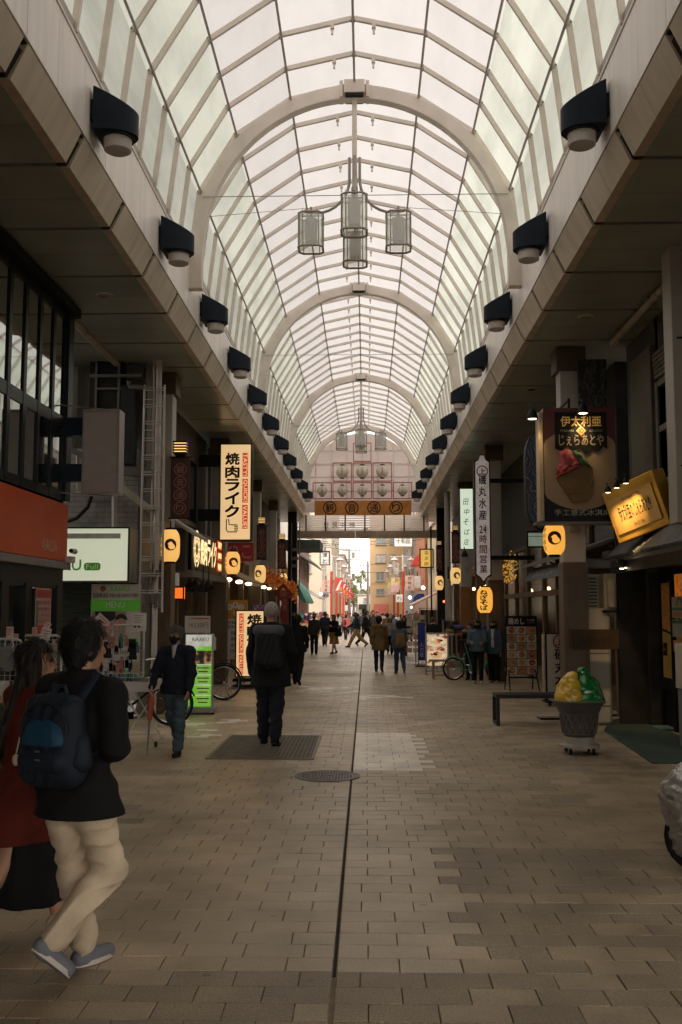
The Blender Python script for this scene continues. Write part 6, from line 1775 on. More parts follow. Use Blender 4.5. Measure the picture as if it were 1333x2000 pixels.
for rr_ in range(6):
    for cc in range(3):
        x = (cc - 1) * W * .315; z = z0 + H * (.755 - .137 * rr_)
        ph_ = MB().box((x, .0, z), (cw, .012, ch)).build('dish_photo', M_bg[(rr_ + cc * 2) % 3], fm)
        mb = MB()
        mb.lathe([(.001, -.010), (cw * .30, -.0095), (cw * .34, -.008)], c=(x, 0, z + ch * .02), n=14, axis='y', caps=False)
        for v in range(3): mb.m = v; a = grng.uniform(0, 6); mb.ball((x + cw * .14 * math.cos(a + 2 * v), -.010, z + ch * .02 + cw * .12 * math.sin(a + 2 * v)), (cw * .13, .006, cw * .10), 8, 5)
        k = grng.randrange(6)
        mb.build('dish', [M_dish[k], M_dish[(k + 1) % 6], M_dish[(k + 3) % 6]], ph_)
mb = MB()
for sx in (-1, 1): mb.tube([(sx * W * .42, .0, z0 + .1), (sx * (W * .46), -.22, .0)], .014, 6).tube([(sx * W * .42, .06, z0 + .4), (sx * (W * .44), .34, .0)], .014, 6)
mb.tube([(-W * .45, -.06, z0 - .05), (W * .45, -.06, z0 - .05)], .02, 6)
mb.build('easel_legs', M_black, fm)

rs = T('seafood_restaurant', 'dark seafood restaurant with a slanted blue name board and sliding glass doors', 'building', (4.0, 16, 0))
def q1(x, y, z): return (x - 4.0, y - 16, z)
MB().span(q1(4.0, 15.8, 3.3), q1(4.3, 31, 5.7)).build('upper_wall', mat('wall_char', (.035, .034, .032), .7, var=.3), rs)
MB().span(q1(5.6, 15.8, 0), q1(5.7, 31, 3.4)).span(q1(4, 30.8, 0), q1(5.7, 31, 3.4)).span(q1(4, 15.9, 3.2), q1(5.7, 30.8, 3.3)).build('inner_wall', mat('inner_brown', (.10, .065, .035), .8), rs)
mb = MB()
for y in (16.2, 18.0, 19.6, 21.2, 22.8, 25, 27, 29, 30.7): mb.span(q1(4.0, y - .07, 0), q1(4.1, y + .07, 3.2))
mb.span(q1(3.98, 15.9, 2.0), q1(4.1, 30.8, 2.12))
mb.build('door_frame', mat('frame_wood', (.13, .085, .045), .6, var=.2), rs)
MB().quad(q1(4.05, 16, 0), q1(4.05, 30.7, 0), q1(4.05, 30.7, 3.2), q1(4.05, 16, 3.2)).build('door_glass', glass_mat('res_glass', (.6, .6, .54), .12, .05), rs, smooth=0)
mb = MB()
for k in range(5): mb.ball(q1(4.5, 17 + 2.6 * k, 2.2), .055)
mb.build('bulb', mat('warm_bulb3', (1, .7, .3), .5, emit=9, ecol=(1, .66, .25)), rs)
for k in range(6): MB().span(q1(5.5, 16.5 + 2.2 * k, .9), q1(5.55, 17.6 + 2.2 * k, 2.4)).build('wall_menu', mat('wall_menu', (.30, .22, .12), .7, var=.4, scale=8), rs)
XA = 3.35
a0, a1 = atx(1031, 1112, XA).y, atx(1103, 1100, XA).y
na = T('name_board', 'slanted blue name board with white letters on the seafood restaurant', 'sign', (XA, (a0 + a1) / 2, 2.28))
Ln = a0 - a1 + 1.5
MB().prism([(0, 0), (.04, 0), (.16, .26), (.12, .26)], 'y', -Ln / 2 - .4, Ln / 2 - .4).build('board', mat('board_blue', (.055, .085, .13), .5, var=.15), na)
tpl = lambda a, b: (-.012 + b * .12 / .26, -a, b)
mb = MB(); text_into(mb, 'SEAFOOD IZAKAYA 磯丸水産', .55, .13, Ln * .78, .17, plane=tpl, bold=.012); mb.build('lettering', mat('pale_letter2', (.45, .38, .36), .6), na, smooth=0)
MB().prism([(-.05, .28), (.85, .60), (.85, .65), (-.05, .33)], 'y', -Ln / 2 - .5, Ln / 2 - .2).build('awning', mat('awning_slate', (.16, .15, .13), .7), na)
for y in (-Ln / 2, 0, Ln / 2 - .5): MB().tube([(.1, y, .3), (.75, y, .1)], .02, 6).build('bracket', M_black, na)
t = T('leaf_garland', 'bunch of small amber lit leaves hanging right of the tall white blade sign', 'decoration', tuple(at(992, 1116, 24.4)))
mb = MB()
for k in range(150):
    c = Vector((grng.gauss(0, .12), grng.gauss(0, .08), grng.gauss(0, .17))); d1 = Vector((grng.gauss(0, 1), grng.gauss(0, 1), grng.gauss(0, 1))).normalized() * .025; d2 = d1.orthogonal()
    mb.quad(c - d1, c + d2, c + d1, c - d2)
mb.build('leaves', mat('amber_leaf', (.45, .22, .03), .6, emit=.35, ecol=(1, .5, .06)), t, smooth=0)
MB().tube([(0, .05, .7), (0, .02, .2), (.05, 0, -.2)], .012, 5).build('stem', M_brown, t)
YZ = 22.9
cx, z0, W, H = rect(926, 887, 961, 1138, YZ)
bz = T('blade_sign', 'tall white blade sign with brush characters and red 24 hours notice', 'sign', (cx, YZ, z0))
def outline(w, h, b):
    pts = []
    for (sx, top) in ((1, 0), (-1, 1)): pass
    half = w / 2
    o = [(-half, .16), (-half * .45, .10), (0, 0), (half * .45, .10), (half, .16), (half, h - .16), (half * .5, h - .11), (half * .28, h), (-half * .28, h), (-half * .5, h - .11), (-half, h - .16)]
    return [(x, z) for x, z in o]
plate(bz, 'dark_rim', outline(W, H, 0), 0, .22, mat('rim_brown', (.045, .02, .016), .5))
plate(bz, 'white_face', [(x * .84, .035 + z * (H - .07) / H) for x, z in outline(W, H, 0)], -.012, .01, mat('bl_white', (.85, .76, .72), .5, emit=.10))  # faint glow added to the face so that it reads whiter
mb = MB().tube([(.135 * W / .41 * math.cos(2 * PI * k / 30), -.015, H * .865 + .135 * W / .41 * math.sin(2 * PI * k / 30)) for k in range(30)], .013, 6, close=True)
text_into(mb, '上', 0, H * .865, .15, .15, y=-.016, bold=.03)
zz = lambda py: at(944, py, YZ).z - z0
RT = _mats['mark_red']
for t_, py, h_ in (('24', 1034, .17), ('時', 1053, .185), ('間', 1073, .185), ('営', 1092, .185), ('業', 1111, .185)): text_into(mb, t_, 0, zz(py), W * .44, h_, y=-.016, bold=.015)
mb.build('red_lettering', RT, bz, smooth=0)
mb = MB()
for t_, py in (('磯', 937), ('丸', 960), ('水', 983), ('産', 1006)): text_into(mb, t_, 0, zz(py), W * .46, .215, y=-.016, bold=.018)
mb.build('black_lettering', M_ink, bz, smooth=0)
for py in (938, 1089): MB().span((W / 2, .08, zz(py) - .05), (W / 2 + 1.0, .16, zz(py) + .05)).build('support_arm', M_black, bz)
t = spot(at(908, 1083, 22.7).x, 22.7, at(908, 1083, 22.7).z, 'unlit black floodlight on a stub beside the tall white blade sign', group=None)
for c_ in KIDS(t):
    if c_.name.startswith('bulb'): c_.data.materials[0] = M_black
YN = 26.5
cx, z0, W, H = rect(898, 954, 926, 1073, YN)
ns = T('blade_sign', 'pale green glowing blade sign with thin brush characters behind the tall white one', 'sign', (cx, YN, z0))
MB().box((0, .12, H / 2), (W, .22, H)).build('sign_box', M_black, ns, bevel=.006)
MB().box((0, .0, H / 2), (W - .03, .03, H - .03)).build('lit_face', mat('lit_pale_green', (.70, .80, .66), .5, var=.06, scale=.6, emit=.55, ecol=(.78, .92, .72)), ns)
mb = MB()
for i, chn in enumerate('田中そば店'): text_into(mb, chn, -.02 + .02 * (i % 2), H * (.78 - .165 * i), W * .42, H * .10, y=-.017, shear=.18)
mb.build('lettering', M_ink, ns, smooth=0)
p = at(947, 1147, 23.6)
lantern(p.x, 23.6, p.z, .185, .60, 'amber lantern with thick black brush writing below the tall white blade sign', m=M_lant2, text='ねぎそば', emblem=False, tang=-14, group=None)
cx, z0, W, H = rect(1026, 840, 1090, 1036, 16.2)
wv = T('wave_sign', 'rounded blue and cream wave patterned sign half hidden by the gelato sign', 'sign', (cx, 16.2, z0))
pts = []
for (sx, sz, a0) in ((1, 1, 0), (-1, 1, 90), (-1, -1, 180), (1, -1, 270)):
    for k in range(8): pts.append((sx * (W / 2 - .26) + .26 * math.cos(R(a0 + 90 * k / 7)), H / 2 + sz * (H / 2 - .42) + .42 * math.sin(R(a0 + 90 * k / 7))))
plate(wv, 'sign_box', pts, 0, .25, M_black)
plate(wv, 'patterned_face', [(x * .96, H / 2 + (z - H / 2) * .97) for x, z in pts], -.012, .01, ramp_mat('wave_pattern', [(.25, (.025, .05, .10)), (.44, (.03, .06, .11)), (.5, (.36, .32, .24)), (.6, (.30, .26, .19)), (.66, (.04, .07, .12))], 2.4, (1, 1, 1), kind='wave', distort=14, detail=3))
cx, z0, W, H = rect(1030, 1040, 1068, 1068, 17.5)
t = T('lit_window_box', 'pale greenish lit panel above the blue name board', 'panel', (cx, 17.5, z0))
MB().box((0, 0, H / 2), (W, .06, H)).build('lit_face', mat('lit_dim_green', (.5, .6, .48), .5, var=.2, emit=.16, ecol=(.6, .75, .55)), t)
pf = MB(); pole_rect(pf, -W / 2 - .02, -.02, W / 2 + .02, H + .02, -.03, .03, .05); pf.span((-W / 2, -.05, H * .7), (W / 2, -.035, H * .73)); pf.build('rim', M_black, t)
t = T('scribble_board', 'dark board with pale scribbled tree drawing above the gelato sign', 'panel', tuple(at(1158, 790, 14.6)))
MB().box((0, 0, .3), (.42, .05, .75)).build('panel', ramp_mat('scribble', [(.47, (.014, .014, .014)), (.5, (.12, .12, .11)), (.53, (.014, .014, .014))], 3, (2, 1, .6), distort=2.0), t)
p = at(890, 1109, 31.2)
lantern(p.x, 31.2, p.z, .165, .50, 'cream glowing lantern under the nearer right banner', face=12, m=M_lpale, tang=70)
banner(882, 1040, 898, 1099, 31.4, 'maroon street banner on the right, between grey pole and noodle sign', 'r', True, 'slatted glowing lamp box above the nearer right banner')
p = at(858, 1125, 38.5)
lantern(p.x, 38.5, p.z, .17, .54, 'cream glowing lantern under the farther right banner', face=12, m=M_lpale, tang=70)
banner(852, 1068, 865, 1115, 38.6, 'maroon street banner on the right dark corner post', 'r', True, 'slatted glowing lamp box above the farther right banner')
t = T('corner_post', 'dark steel post at the right end of the arcade', 'post', (at(866, 1190, 39.2).x, 39.2, 0))
MB().box((0, 0, 2.9), (.45, .3, 5.8)).build('post', M_black, t)
mb = MB().tube([(-.42, .5, 0), (-.42, .5, 5)], .035, 6); mb.build('pipe', M_dark, t)
for z in (1.4, 2.2): MB().box((0, -.2, z), (.16, .1, .22)).build('signal_box', M_dark, t)
MB().ball((0.02, -.27, 2.0), .05, 8, 6).build('red_lamp', mat('red_dot', (1, .2, .1), .5, emit=3, ecol=(1, .15, .08)), t)
t = T('grey_pole', 'tall round grey pole left of the noodle sign', 'pole', (at(876, 1190, 33).x, 33, 0))
MB().tube([(0, 0, 0), (0, 0, 5.6)], .10, 14).tube([(0, 0, 1.9), (0, 0, 2.0)], .115, 14).build('pole', M_col, t)
MB().box((0, -.14, 2.9), (.05, .05, .4)).build('cable_clip', M_dark, t)
rf = T('clothes_shop', 'dim clothes and hat shop with warm lights near the right end of the arcade', 'building', (3.75, 31.2, 0))
MB().span((0, 0, 3.2), (.3, 12, 5.6)).build('upper_wall', _mats['wall_dark'], rf)
MB().span((2.6, 0, 0), (2.8, 12, 3.2)).span((0, 0, 3.1), (2.8, 12, 3.2)).span((0, 11.9, 0), (2.8, 12.1, 5.6)).build('inner_wall', _mats['inner_tan'], rf)
for y in (.1, 3, 6, 9, 11.8): MB().span((0, y - .1, 0), (.12, y + .1, 3.2)).build('post', M_brown, rf)
mb = MB()
for k in range(6): mb.ball((.5, .8 + 1.9 * k, 2.5), .06)
mb.build('bulb', _mats['warm_bulb2'], rf)
YP = 26.3
cx, z0, W, H = rect(833, 1238, 875, 1297, YP)
fp = T('food_light_panel', 'lit A frame panel with two dish photos in a silver frame', 'sign', (cx, YP, 0), R(4))
zb = z0 - .1
mb = MB(); pole_rect(mb, -W / 2 - .03, zb - .1, W / 2 + .03, z0 + H + .03, 0, .04, .06)
for sx in (-1, 1): mb.span((sx * (W / 2 + .01) - .02, -.03, 0), (sx * (W / 2 + .01) + .02, .03, zb)); 
mb.span((-W / 2, -.12, .0), (-W / 2 + .04, .3, .03)).span((W / 2 - .04, -.12, 0), (W / 2, .3, .03))
mb.build('frame', mat('silver', (.42, .41, .39), .35, metal=.5), fp)
M_food = ramp_mat('food_photo', [(.30, (.10, .03, .02)), (.42, (.45, .09, .04)), (.5, (.72, .52, .30)), (.62, (.80, .66, .48)), (.75, (.50, .22, .08))], 5.5, (1, 1, 1.4), emit=.5, distort=.6, detail=2)
MB().box((0, 0, z0 + H / 2 - .02), (W, .03, H + .04)).build('lit_face', M_food, fp)
mb = MB()
for k, z in enumerate((.76, .30)):
    for (r_, a_) in ((.42, .16), (.30, .10)):
        mb.m = (0 if r_ > .4 else 1); mb.lathe([(.001, -.022 - .002 * (r_ < .4)), (1, -.02 - .002 * (r_ < .4))], n=26, axis='y', caps=False)
        k0 = len(mb.v) - 52
        for i in range(k0, len(mb.v)): x, y, zz_ = mb.v[i]; mb.v[i] = (x * W * r_, y, z0 + H * z + zz_ * H * a_)
for i in range(16):
    mb.m = 2 + i % 3; z = .78 if i % 2 else .33; mb.ball((grng.uniform(-.28, .28) * W, -.03, z0 + H * (z + grng.uniform(-.06, .08))), (W * .08, .008, H * .035), 8, 5)
mb.build('dish', [mat('bowl', (.75, .62, .42), .5, emit=.5), mat('broth', (.72, .45, .20), .5, emit=.5), mat('top_red', (.6, .10, .04), .5, emit=.4), mat('top_white', (.85, .78, .65), .5, emit=.5), mat('top_dark', (.06, .04, .03), .5)], fp)
for k, (q, lab) in enumerate((((848, 1327), 'wooden stool in front of the lit food panel'), ((905, 1324), 'wooden stool behind the turquoise bicycle'))):
    p = gnd(*q)
    t = T('wooden_stool', lab, 'stool', (p.x, p.y, 0), group='wooden stools by the turquoise bicycle')
    w_ = .46
    MB().box((w_ / 2 - .05, .15, .45), (w_ + .1, .36, .04)).build('seat', M_wood, t, bevel=.006)
    for x in (0, w_ - .1):
        for y in (0, .28): MB().box((x, y, .215), (.05, .05, .43)).build('leg', M_wood, t, bevel=.004)
    MB().box((w_ / 2 - .05, 0, .1), (w_ - .15, .03, .04)).build('stretcher', M_wood, t)
p = gnd(887, 1329)
bicycle((p.x, p.y, 0), R(-3), 'turquoise folding bicycle parked in front of the goods racks', mat('turquoise', (.02, .27, .22), .35, var=.06, coat=.3), .27, 1.02, small=True)
def cloth_rack(x, y, w, h, label, cols, rz=0, kind='hang'):
    t = T('goods_rack', label, 'rack', (x, y, 0), rz)
    mb = MB().tube([(-w / 2, 0, 0), (-w / 2, 0, h), (w / 2, 0, h), (w / 2, 0, 0)], .014, 6)
    for sx in (-1, 1): mb.tube([(sx * w / 2, -.2, .02), (sx * w / 2, .2, .02)], .012, 6)
    mb.build('frame', M_chrome, t)
    mb = MB(); n = int(w / .06)
    for k in range(n):
        mb.m = grng.randrange(len(cols)); l_ = h * grng.uniform(.45, .7) if kind == 'hang' else .12
        if kind == 'hang': mb.box((-w / 2 + w * (k + .5) / n, 0, h - .05 - l_ / 2), (.045, .3, l_)).box((-w / 2 + w * (k + .5) / n, -.16, h - .10), (.04, .02, .07))
    mb.build('goods', cols, t, bevel=.008)
    return t
M_cl = [mat('cloth_%d' % i, c, .85) for i, c in enumerate([(.02, .022, .03), (.10, .075, .055), (.22, .17, .12), (.05, .07, .05), (.30, .27, .22), (.12, .03, .03)])]
p = gnd(895, 1316); cloth_rack(p.x, p.y + .8, 1.0, 1.05, 'low rack of hanging canes and belts behind the turquoise bicycle', M_cl)
p = gnd(905, 1300); cloth_rack(p.x, p.y + 1, 1.1, 1.4, 'rack of dark clothes behind the people in denim', M_cl)
t = T('hat_table', 'table heaped with colourful hats and caps under warm bulbs at the right', 'table', (at(905, 1250, 30).x, 30, 0))
MB().box((0, 0, .85), (1.5, .8, .05)).box((0, 0, .4), (1.4, .7, .8)).build('table_top', M_wood, t)
mb = MB()
for k in range(34): mb.m = k % 6; mb.ball((grng.uniform(-.7, .7), grng.uniform(-.35, .3), .92 + .12 * (k % 3)), (.11, .12, .08), 10, 6)
mb.build('hats', [mat('hat_%d' % i, c, .8) for i, c in enumerate([(.35, .06, .04), (.3, .2, .1), (.06, .08, .2), (.4, .35, .3), (.3, .15, .03), (.05, .05, .05)])], t)
cx, z0, W, H = rect(817, 1216, 831, 1290, 30)
t = T('shop_flag', 'blue vertical flag with white print left of the lit food panel', 'flag', (cx, 30, 0))
MB().box((0, 0, z0 + H / 2), (W, .02, H)).build('cloth', mat('flag_blue', (.02, .04, .30), .7, var=.15), t)
MB().tube([(-W / 2, 0, 0), (-W / 2, 0, z0 + H)], .012, 5).box((0, 0, .02), (.4, .3, .03)).build('pole', M_black, t)
lettering(t, '人力車', 0, z0 + H * .28, W * .6, H * .4, M_paper, y=-.013, vertical=True)
t = T('card_rack', 'revolving rack of small boxed trinkets beside the blue flag', 'rack', (at(812, 1190, 31).x, 31, 0))
MB().tube([(0, 0, 0), (0, 0, 1.6)], .02, 6).box((0, 0, .03), (.5, .4, .05)).build('stand', M_chrome, t)
mb = MB()
for z in range(6):
    for x in (-.2, 0, .2): mb.m = (z + int(x * 5)) % 3; mb.box((x, -.05, .45 + .2 * z), (.16, .12, .14))
mb.build('goods', [M_paper, CARD[2], GOODS[2]], t, bevel=.006)
p = gnd(1312, 1720)
cv_ = T('silver_cover', 'crumpled silver protective cover over a parked scooter at the right edge', 'cover', (2.44, p.y + .25, 0), R(0))
def crumple(X, Y, Z):
    return .012 * np.sin(24 * X + 9 * np.sin(13 * Z + 3 * Y)) * np.sin(21 * Z + 5 * np.sin(17 * Y)) + .007 * np.sin(60 * Z + 20 * np.sin(9 * X)) + .006 * np.sin(47 * Y + 30 * X)
M_silver = mat('silver_cloth', (.44, .42, .40), .30, metal=.55, var=.12, scale=8, bump=.5, bscale=26)
soft('cover_cloth', [('c', (-.22, 0, .28), (-.28, 0, .48), .24, .20), ('c', (-.30, 0, .46), (-.22, 0, .62), .19, .10), ('c', (-.15, 0, .25), (.7, 0, .30), .25, .25), ('c', (.1, 0, .5), (1.1, 0, .62), .22, .20)], .014, M_silver, cv_, .08, crumple, cut=lambda X, Y, Z: .06 - Z + .02 * np.sin(14 * X))
MB().tube([(-.25 + .20 * math.cos(2 * PI * k / 28), .02, .22 + .20 * math.sin(2 * PI * k / 28)) for k in range(28)], .035, 8, close=True).build('tyre', M_rubber, cv_)
M_bt = mat('render_tan', (.62, .44, .25), .75, var=.06, scale=.5)
M_bb = mat('render_beige', (.60, .53, .41), .75, var=.08, scale=.5)
M_bg_ = mat('render_grey', (.45, .40, .37), .75, var=.1, scale=.5)
M_bw = mat('render_white', (.72, .67, .62), .7, var=.06)
M_bp = mat('render_pinkbrown', (.36, .25, .20), .75, var=.1)
M_far = mat('render_far', (.55, .55, .56), .8, var=.05)
M_glz = mat('far_window_glass', (.22, .24, .25), .15, var=.3, spec=.7)
M_curt = mat('far_curtain', (.52, .50, .47), .8)
M_sash = mat('far_sash', (.40, .37, .33), .5)
M_postred = mat('post_red', (.50, .07, .018), .45, var=.1)
def win(b, x, z, w, h, y=0.0, curtain=False):
    f = MB(); pole_rect(f, x - w / 2, z - h / 2, x + w / 2, z + h / 2, y - .03, .06, .10); f.span((x - .03, y - .07, z - h / 2 + .06), (x + .03, y + .0, z + h / 2 - .06))
    o = f.build('window', M_sash, b)
    MB().span((x - w / 2 + .05, y - .03, z - h / 2 + .05), (x + w / 2 - .05, y + .01, z + h / 2 - .05)).build('pane', M_curt if curtain else M_glz, o)
    MB().span((x - w / 2 - .05, y - .14, z - h / 2 - .08), (x + w / 2 + .05, y - .0, z - h / 2)).build('sill', M_sash, o)
def block(name, label, x0, x1, y0, y1, h, m, roof=None):
    b = T(name, label, 'building', ((x0 + x1) / 2, y0, 0))
    w, d = x1 - x0, y1 - y0
    MB().span((-w / 2, 0, 0), (w / 2, d, h)).build('wall', m, b)
    MB().span((-w / 2 - .15, -.15, h), (w / 2 + .15, d, h + .18)).build('roof', roof or M_bg_, b)
    return b
def street_face(b, X, s, y0, y1, z0, dz, nz, dy, m=None):
    """rows of windows on the street side (faces +x for s>0)"""
    n = int((y1 - y0) / dy)
    for iz in range(nz):
        for k in range(n):
            y = y0 + (k + .5) * dy - b.location.y; z = z0 + iz * dz; x = X - b.location.x
            f = MB()
            f.span((x, y - .5, z - .6), (x + s * .08, y + .5, z - .54)).span((x, y - .5, z + .54), (x + s * .08, y + .5, z + .6)).span((x, y - .5, z - .54), (x + s * .08, y - .44, z + .54)).span((x, y + .44, z - .54), (x + s * .08, y + .5, z + .54))
            o = f.build('window', M_sash, b); MB().span((x, y - .44, z - .54), (x + s * .03, y + .44, z + .54)).build('pane', M_glz, o)
bA = block('street_building', 'white gabled shop house with mustard cladding just beyond the arcade on the left', -9, -3.95, 45.5, 56, 7.4, M_bw)
cx, z0, W, H = rect(584, 1082, 610, 1160, 47)
mb = MB(); mw = mat('mustard_sheet', (.34, .19, .03), .55, var=.15)
for k in range(22): mb.lathe([(.10, z0), (.10, z0 + H - .055 * k)], c=(-3.93 - bA.location.x, 46.4 + .19 * k - 45.5, 0), n=8)
mb.build('mustard_cladding', mw, bA)
mb = MB().prism([(-3.95, 3.2), (-3.0, 2.0), (-2.9, 2.02), (-2.9, 2.10), (-3.3, 2.9), (-3.95, 3.45)], 'y', 48, 55)
o = mb.build('green_awning', mat('awning_green', (.008, .12, .085), .6, var=.1), bA, loc=(-bA.location.x, -45.5, 0))
MB().span((-3.9 - bA.location.x, .3, 0), (-3.7 - bA.location.x, 4, 1.9)).build('goods_front', ramp_mat('shop_goods', [(.3, (.06, .04, .03)), (.5, (.30, .20, .12)), (.7, (.5, .40, .32))], 5), bA)
t = T('dark_awning', 'dark flat awning with steel frame above the mustard cladding on the left', 'awning', tuple(at(606, 1072, 45.6)))
MB().span((-1.2, 0, 0), (.45, 3.2, .42)).build('fabric', mat('awning_dark', (.015, .02, .016), .7), t)
mb = MB()
for k in range(4): mb.tube([(-.9, 3.1, .45 + .12 * k), (1.0 - .1 * k, 3.3, .25 + .1 * k)], .03, 5)
mb.build('steel_frame', M_steel, t)
bB = block('street_building', 'pinkish brown house with tiled eave on the left of the open street', -10, -3.8, 56.2, 66, 5.4, M_bp); street_face(bB, -3.8, 1, 57, 66, 4.0, 2, 1, 3)
mb = MB().prism([(-4, 4.9), (-2.9, 4.2), (-2.9, 4.3), (-4, 5.1)], 'y', 56.2, 65.5); mb.build('eave', M_kaw, bB, loc=(-bB.location.x, -56.2, 0))
mb = MB().prism([(-3.8, 2.9), (-2.7, 2.3), (-2.7, 2.38), (-3.8, 3.0)], 'y', 56.4, 65); mb.build('shop_awning', M_awn, bB, loc=(-bB.location.x, -56.2, 0))
xr = at(653, 1100, 78).x
bC = block('street_building', 'tall plain beige building with a drain pipe on the left of the open street', -12, xr, 72, 92, 15, M_bb); street_face(bC, xr, 1, 74, 92, 4.5, 3, 3, 4.5)
MB().tube([(xr - bC.location.x - .5, -.12, 0), (xr - bC.location.x - .5, -.12, 15)], .10, 8).build('drain_pipe', M_sash, bC)
for z in (5, 8.4): win(bC, xr - bC.location.x - 2.2, z, 1.5, 1.3)
xr = at(673, 1100, 112).x
bD = block('street_building', 'grey house with a brown roof lip behind the beige building', -14, xr, 110, 130, (1190 - 1086) / 1945 * 110 + 1.7, M_bg_, M_bp)
for z in (4.6, 6.6): win(bD, xr - bD.location.x - 1.0, z, 1.2, 1.1, curtain=True)
bE = block('street_building', 'pale distant tower behind the grey house on the left', -18, at(680, 1100, 190).x, 190, 215, (1190 - 1073) / 1945 * 190 + 1.7, M_far)
for k in range(3): win(bE, (at(664, 1100, 190).x - bE.location.x) + k * .6 - .6, 10.5 - k * 2.2, 1.2, 1.2)
x0, x1 = at(724, 1100, 96).x, at(772, 1100, 96).x
bF = block('street_building', 'tall tan building with sliding windows on the right ahead', x0, x1 + 4, 96, 112, 16, M_bt)
for (pa, pb, ya, yb, cu) in ((735, 755, 1045, 1063, 0), (762, 772, 1045, 1062, 0), (735, 755, 1082, 1098, 1), (762, 772, 1082, 1098, 1), (735, 751, 1117, 1134, 0), (735, 751, 1150, 1162, 0)):
    a = rect(pa, ya, pb, yb, 96); win(bF, a[0] - bF.location.x, a[1] + a[3] / 2, a[2], a[3], curtain=bool(cu))
mb = MB()
for z in (4.1, 6.0, 8.2, 10.2): mb.span((-(x1 - x0) / 2 - 2, -.015, z), ((x1 - x0) / 2 + 2, .01, z + .06))
mb.build('joint', mat('joint_tan', (.36, .24, .13), .7), bF)
a = rect(731, 1180, 760, 1203, 95.6)
t = T('pink_shop_board', 'salmon red shop board at the foot of the tan building', 'sign', (a[0], 95.4, 0))
MB().span((-a[2] / 2, 0, a[1]), (a[2] / 2, .3, a[1] + a[3])).build('board', mat('salmon', (.62, .17, .13), .6), t)
MB().span((-a[2] / 2, .05, 0), (a[2] / 2, .3, a[1])).build('shop_base', M_interior, t)
xl = 3.85
bG = block('street_building', 'white shop house with a yellow lit sign just beyond the arcade on the right', xl + .1, 9, 45.5, 54, 8, M_bw)
bH = block('street_building', 'brown fronted house between the white shop house and the tan building', 3.7, 9, 62, 78, 9.5, M_bp)
bI = block('street_building', 'pale blue grey panelled house with orange trim on the right', 3.5, 9, 78.5, 94, 12, mat('render_bluegrey', (.42, .43, .46), .7, var=.08))
bJ = block('street_building', 'cream low house between the striped awning and the brown front', 3.8, 9, 54.2, 61.8, 6.4, mat('render_cream', (.50, .40, .28), .7))
for b, X, y0, y1, n in ((bH, 3.7, 63, 77, 2), (bI, 3.5, 79, 93, 3), (bJ, 3.8, 54.5, 61.5, 1)): street_face(b, X, -1, y0, y1, 4.4, 2.7, n, 3.4)
for b, m in ((bH, (.45, .16, .07)), (bI, (.50, .25, .10))):
    MB().span((b.location.x * 0 - 2.72, -.05, 3.0), (-2.60, 10, 7)).build('trim_panel', mat('trim_%d' % int(m[0] * 100), m, .6), b)
def sign_box(px0, py0, px1, py1, Y, label, m, txt='', ink=None, vert=False, cat='sign', name='shop_sign', rim=None, d=.2):
    cx, z0, W, H = rect(px0, py0, px1, py1, Y)
    t = T(name, label, cat, (cx, Y, z0))
    MB().span((-W / 2, .0, 0), (W / 2, d, H)).build('sign_box', m, t)
    if rim: q = MB(); pole_rect(q, -W / 2 - .03, -.03, W / 2 + .03, H + .03, 0, .05, .12); q.build('rim', rim, t)
    if txt:
        mb = MB()
        if vert:
            for i, chn in enumerate(txt): text_into(mb, chn, 0, H * (1 - (i + .6) / (len(txt) + .2)), min(W * .55, H / len(txt) * .7), H / len(txt) * .62, y=-.02)
        else: text_into(mb, txt, 0, H * .5, W * .8, H * .5, y=-.02)
        mb.build('lettering', ink or M_ink, t, smooth=0)
    MB().tube([(0, d / 2, H), (0, d / 2, H + .25), (0, d / 2 + .1, H + .25)], .03, 5).build('hanger', M_dark, t)
    return t
M_swhite = mat('street_sign_white', (.62, .60, .56), .5, emit=.1)
M_spink = mat('street_sign_pink', (.58, .38, .30), .5, emit=.08)
sign_box(626, 1077, 644, 1103, 60, 'white hanging sign with thin brush writing on the left of the street', M_swhite, '澤と', M_ink, True, rim=M_dark)
sign_box(629, 1133, 645, 1157, 58, 'pale pink hanging sign with vertical print on the left of the street', M_spink, '花月堂', _mats['maroon_print'], True)
sign_box(630, 1158, 644, 1168, 58.5, 'small pale sign below the pale pink one on the left', M_swhite, '茶房')
sign_box(771, 1046, 805, 1067, 62, 'wide white sign with three brush characters hanging under the beam on the right', M_swhite, '十和田', M_ink)
sign_box(771, 1101, 779, 1121, 76, 'narrow white sign with brush strokes right of the tan building', M_swhite, 'うし', M_ink, True)
sign_box(792, 1124, 809, 1153, 58, 'pink vertical sign with two columns of print on the right of the street', M_spink, '甘味処', _mats['maroon_print'], True)
sign_box(810, 1125, 822, 1148, 58.5, 'pale grey sign beside the pink vertical one', M_swhite, '', M_ink)
sign_box(774, 1161, 787, 1176, 62, 'white sushi sign with two letters low on the right', M_swhite, 'すし', M_ink)
sign_box(821, 1073, 846, 1108, 45, 'yellow lit sign with brush writing just beyond the arcade on the right', mat('lit_yellow', (.75, .48, .10), .5, var=.25, scale=3, emit=.5, ecol=(1, .62, .14)), '染太郎', M_ink, True, rim=M_black)
sign_box(674, 1182, 680, 1193, 84, 'small white round symbol sign low among the left red posts', M_swhite)
t = T('red_awning', 'red dome awning left of the yellow lit sign', 'awning', tuple(at(815, 1105, 52)))
MB().prism([(-.35, 0), (.5, 0), (.5, .72), (.2, .66), (-.12, .42)], 'y', -.6, 1.0).build('fabric', mat('awning_red', (.55, .05, .03), .6, var=.1), t)
t = T('blue_awning', 'blue curved awning above the goods on the right of the street', 'awning', tuple(at(815, 1175, 54)))
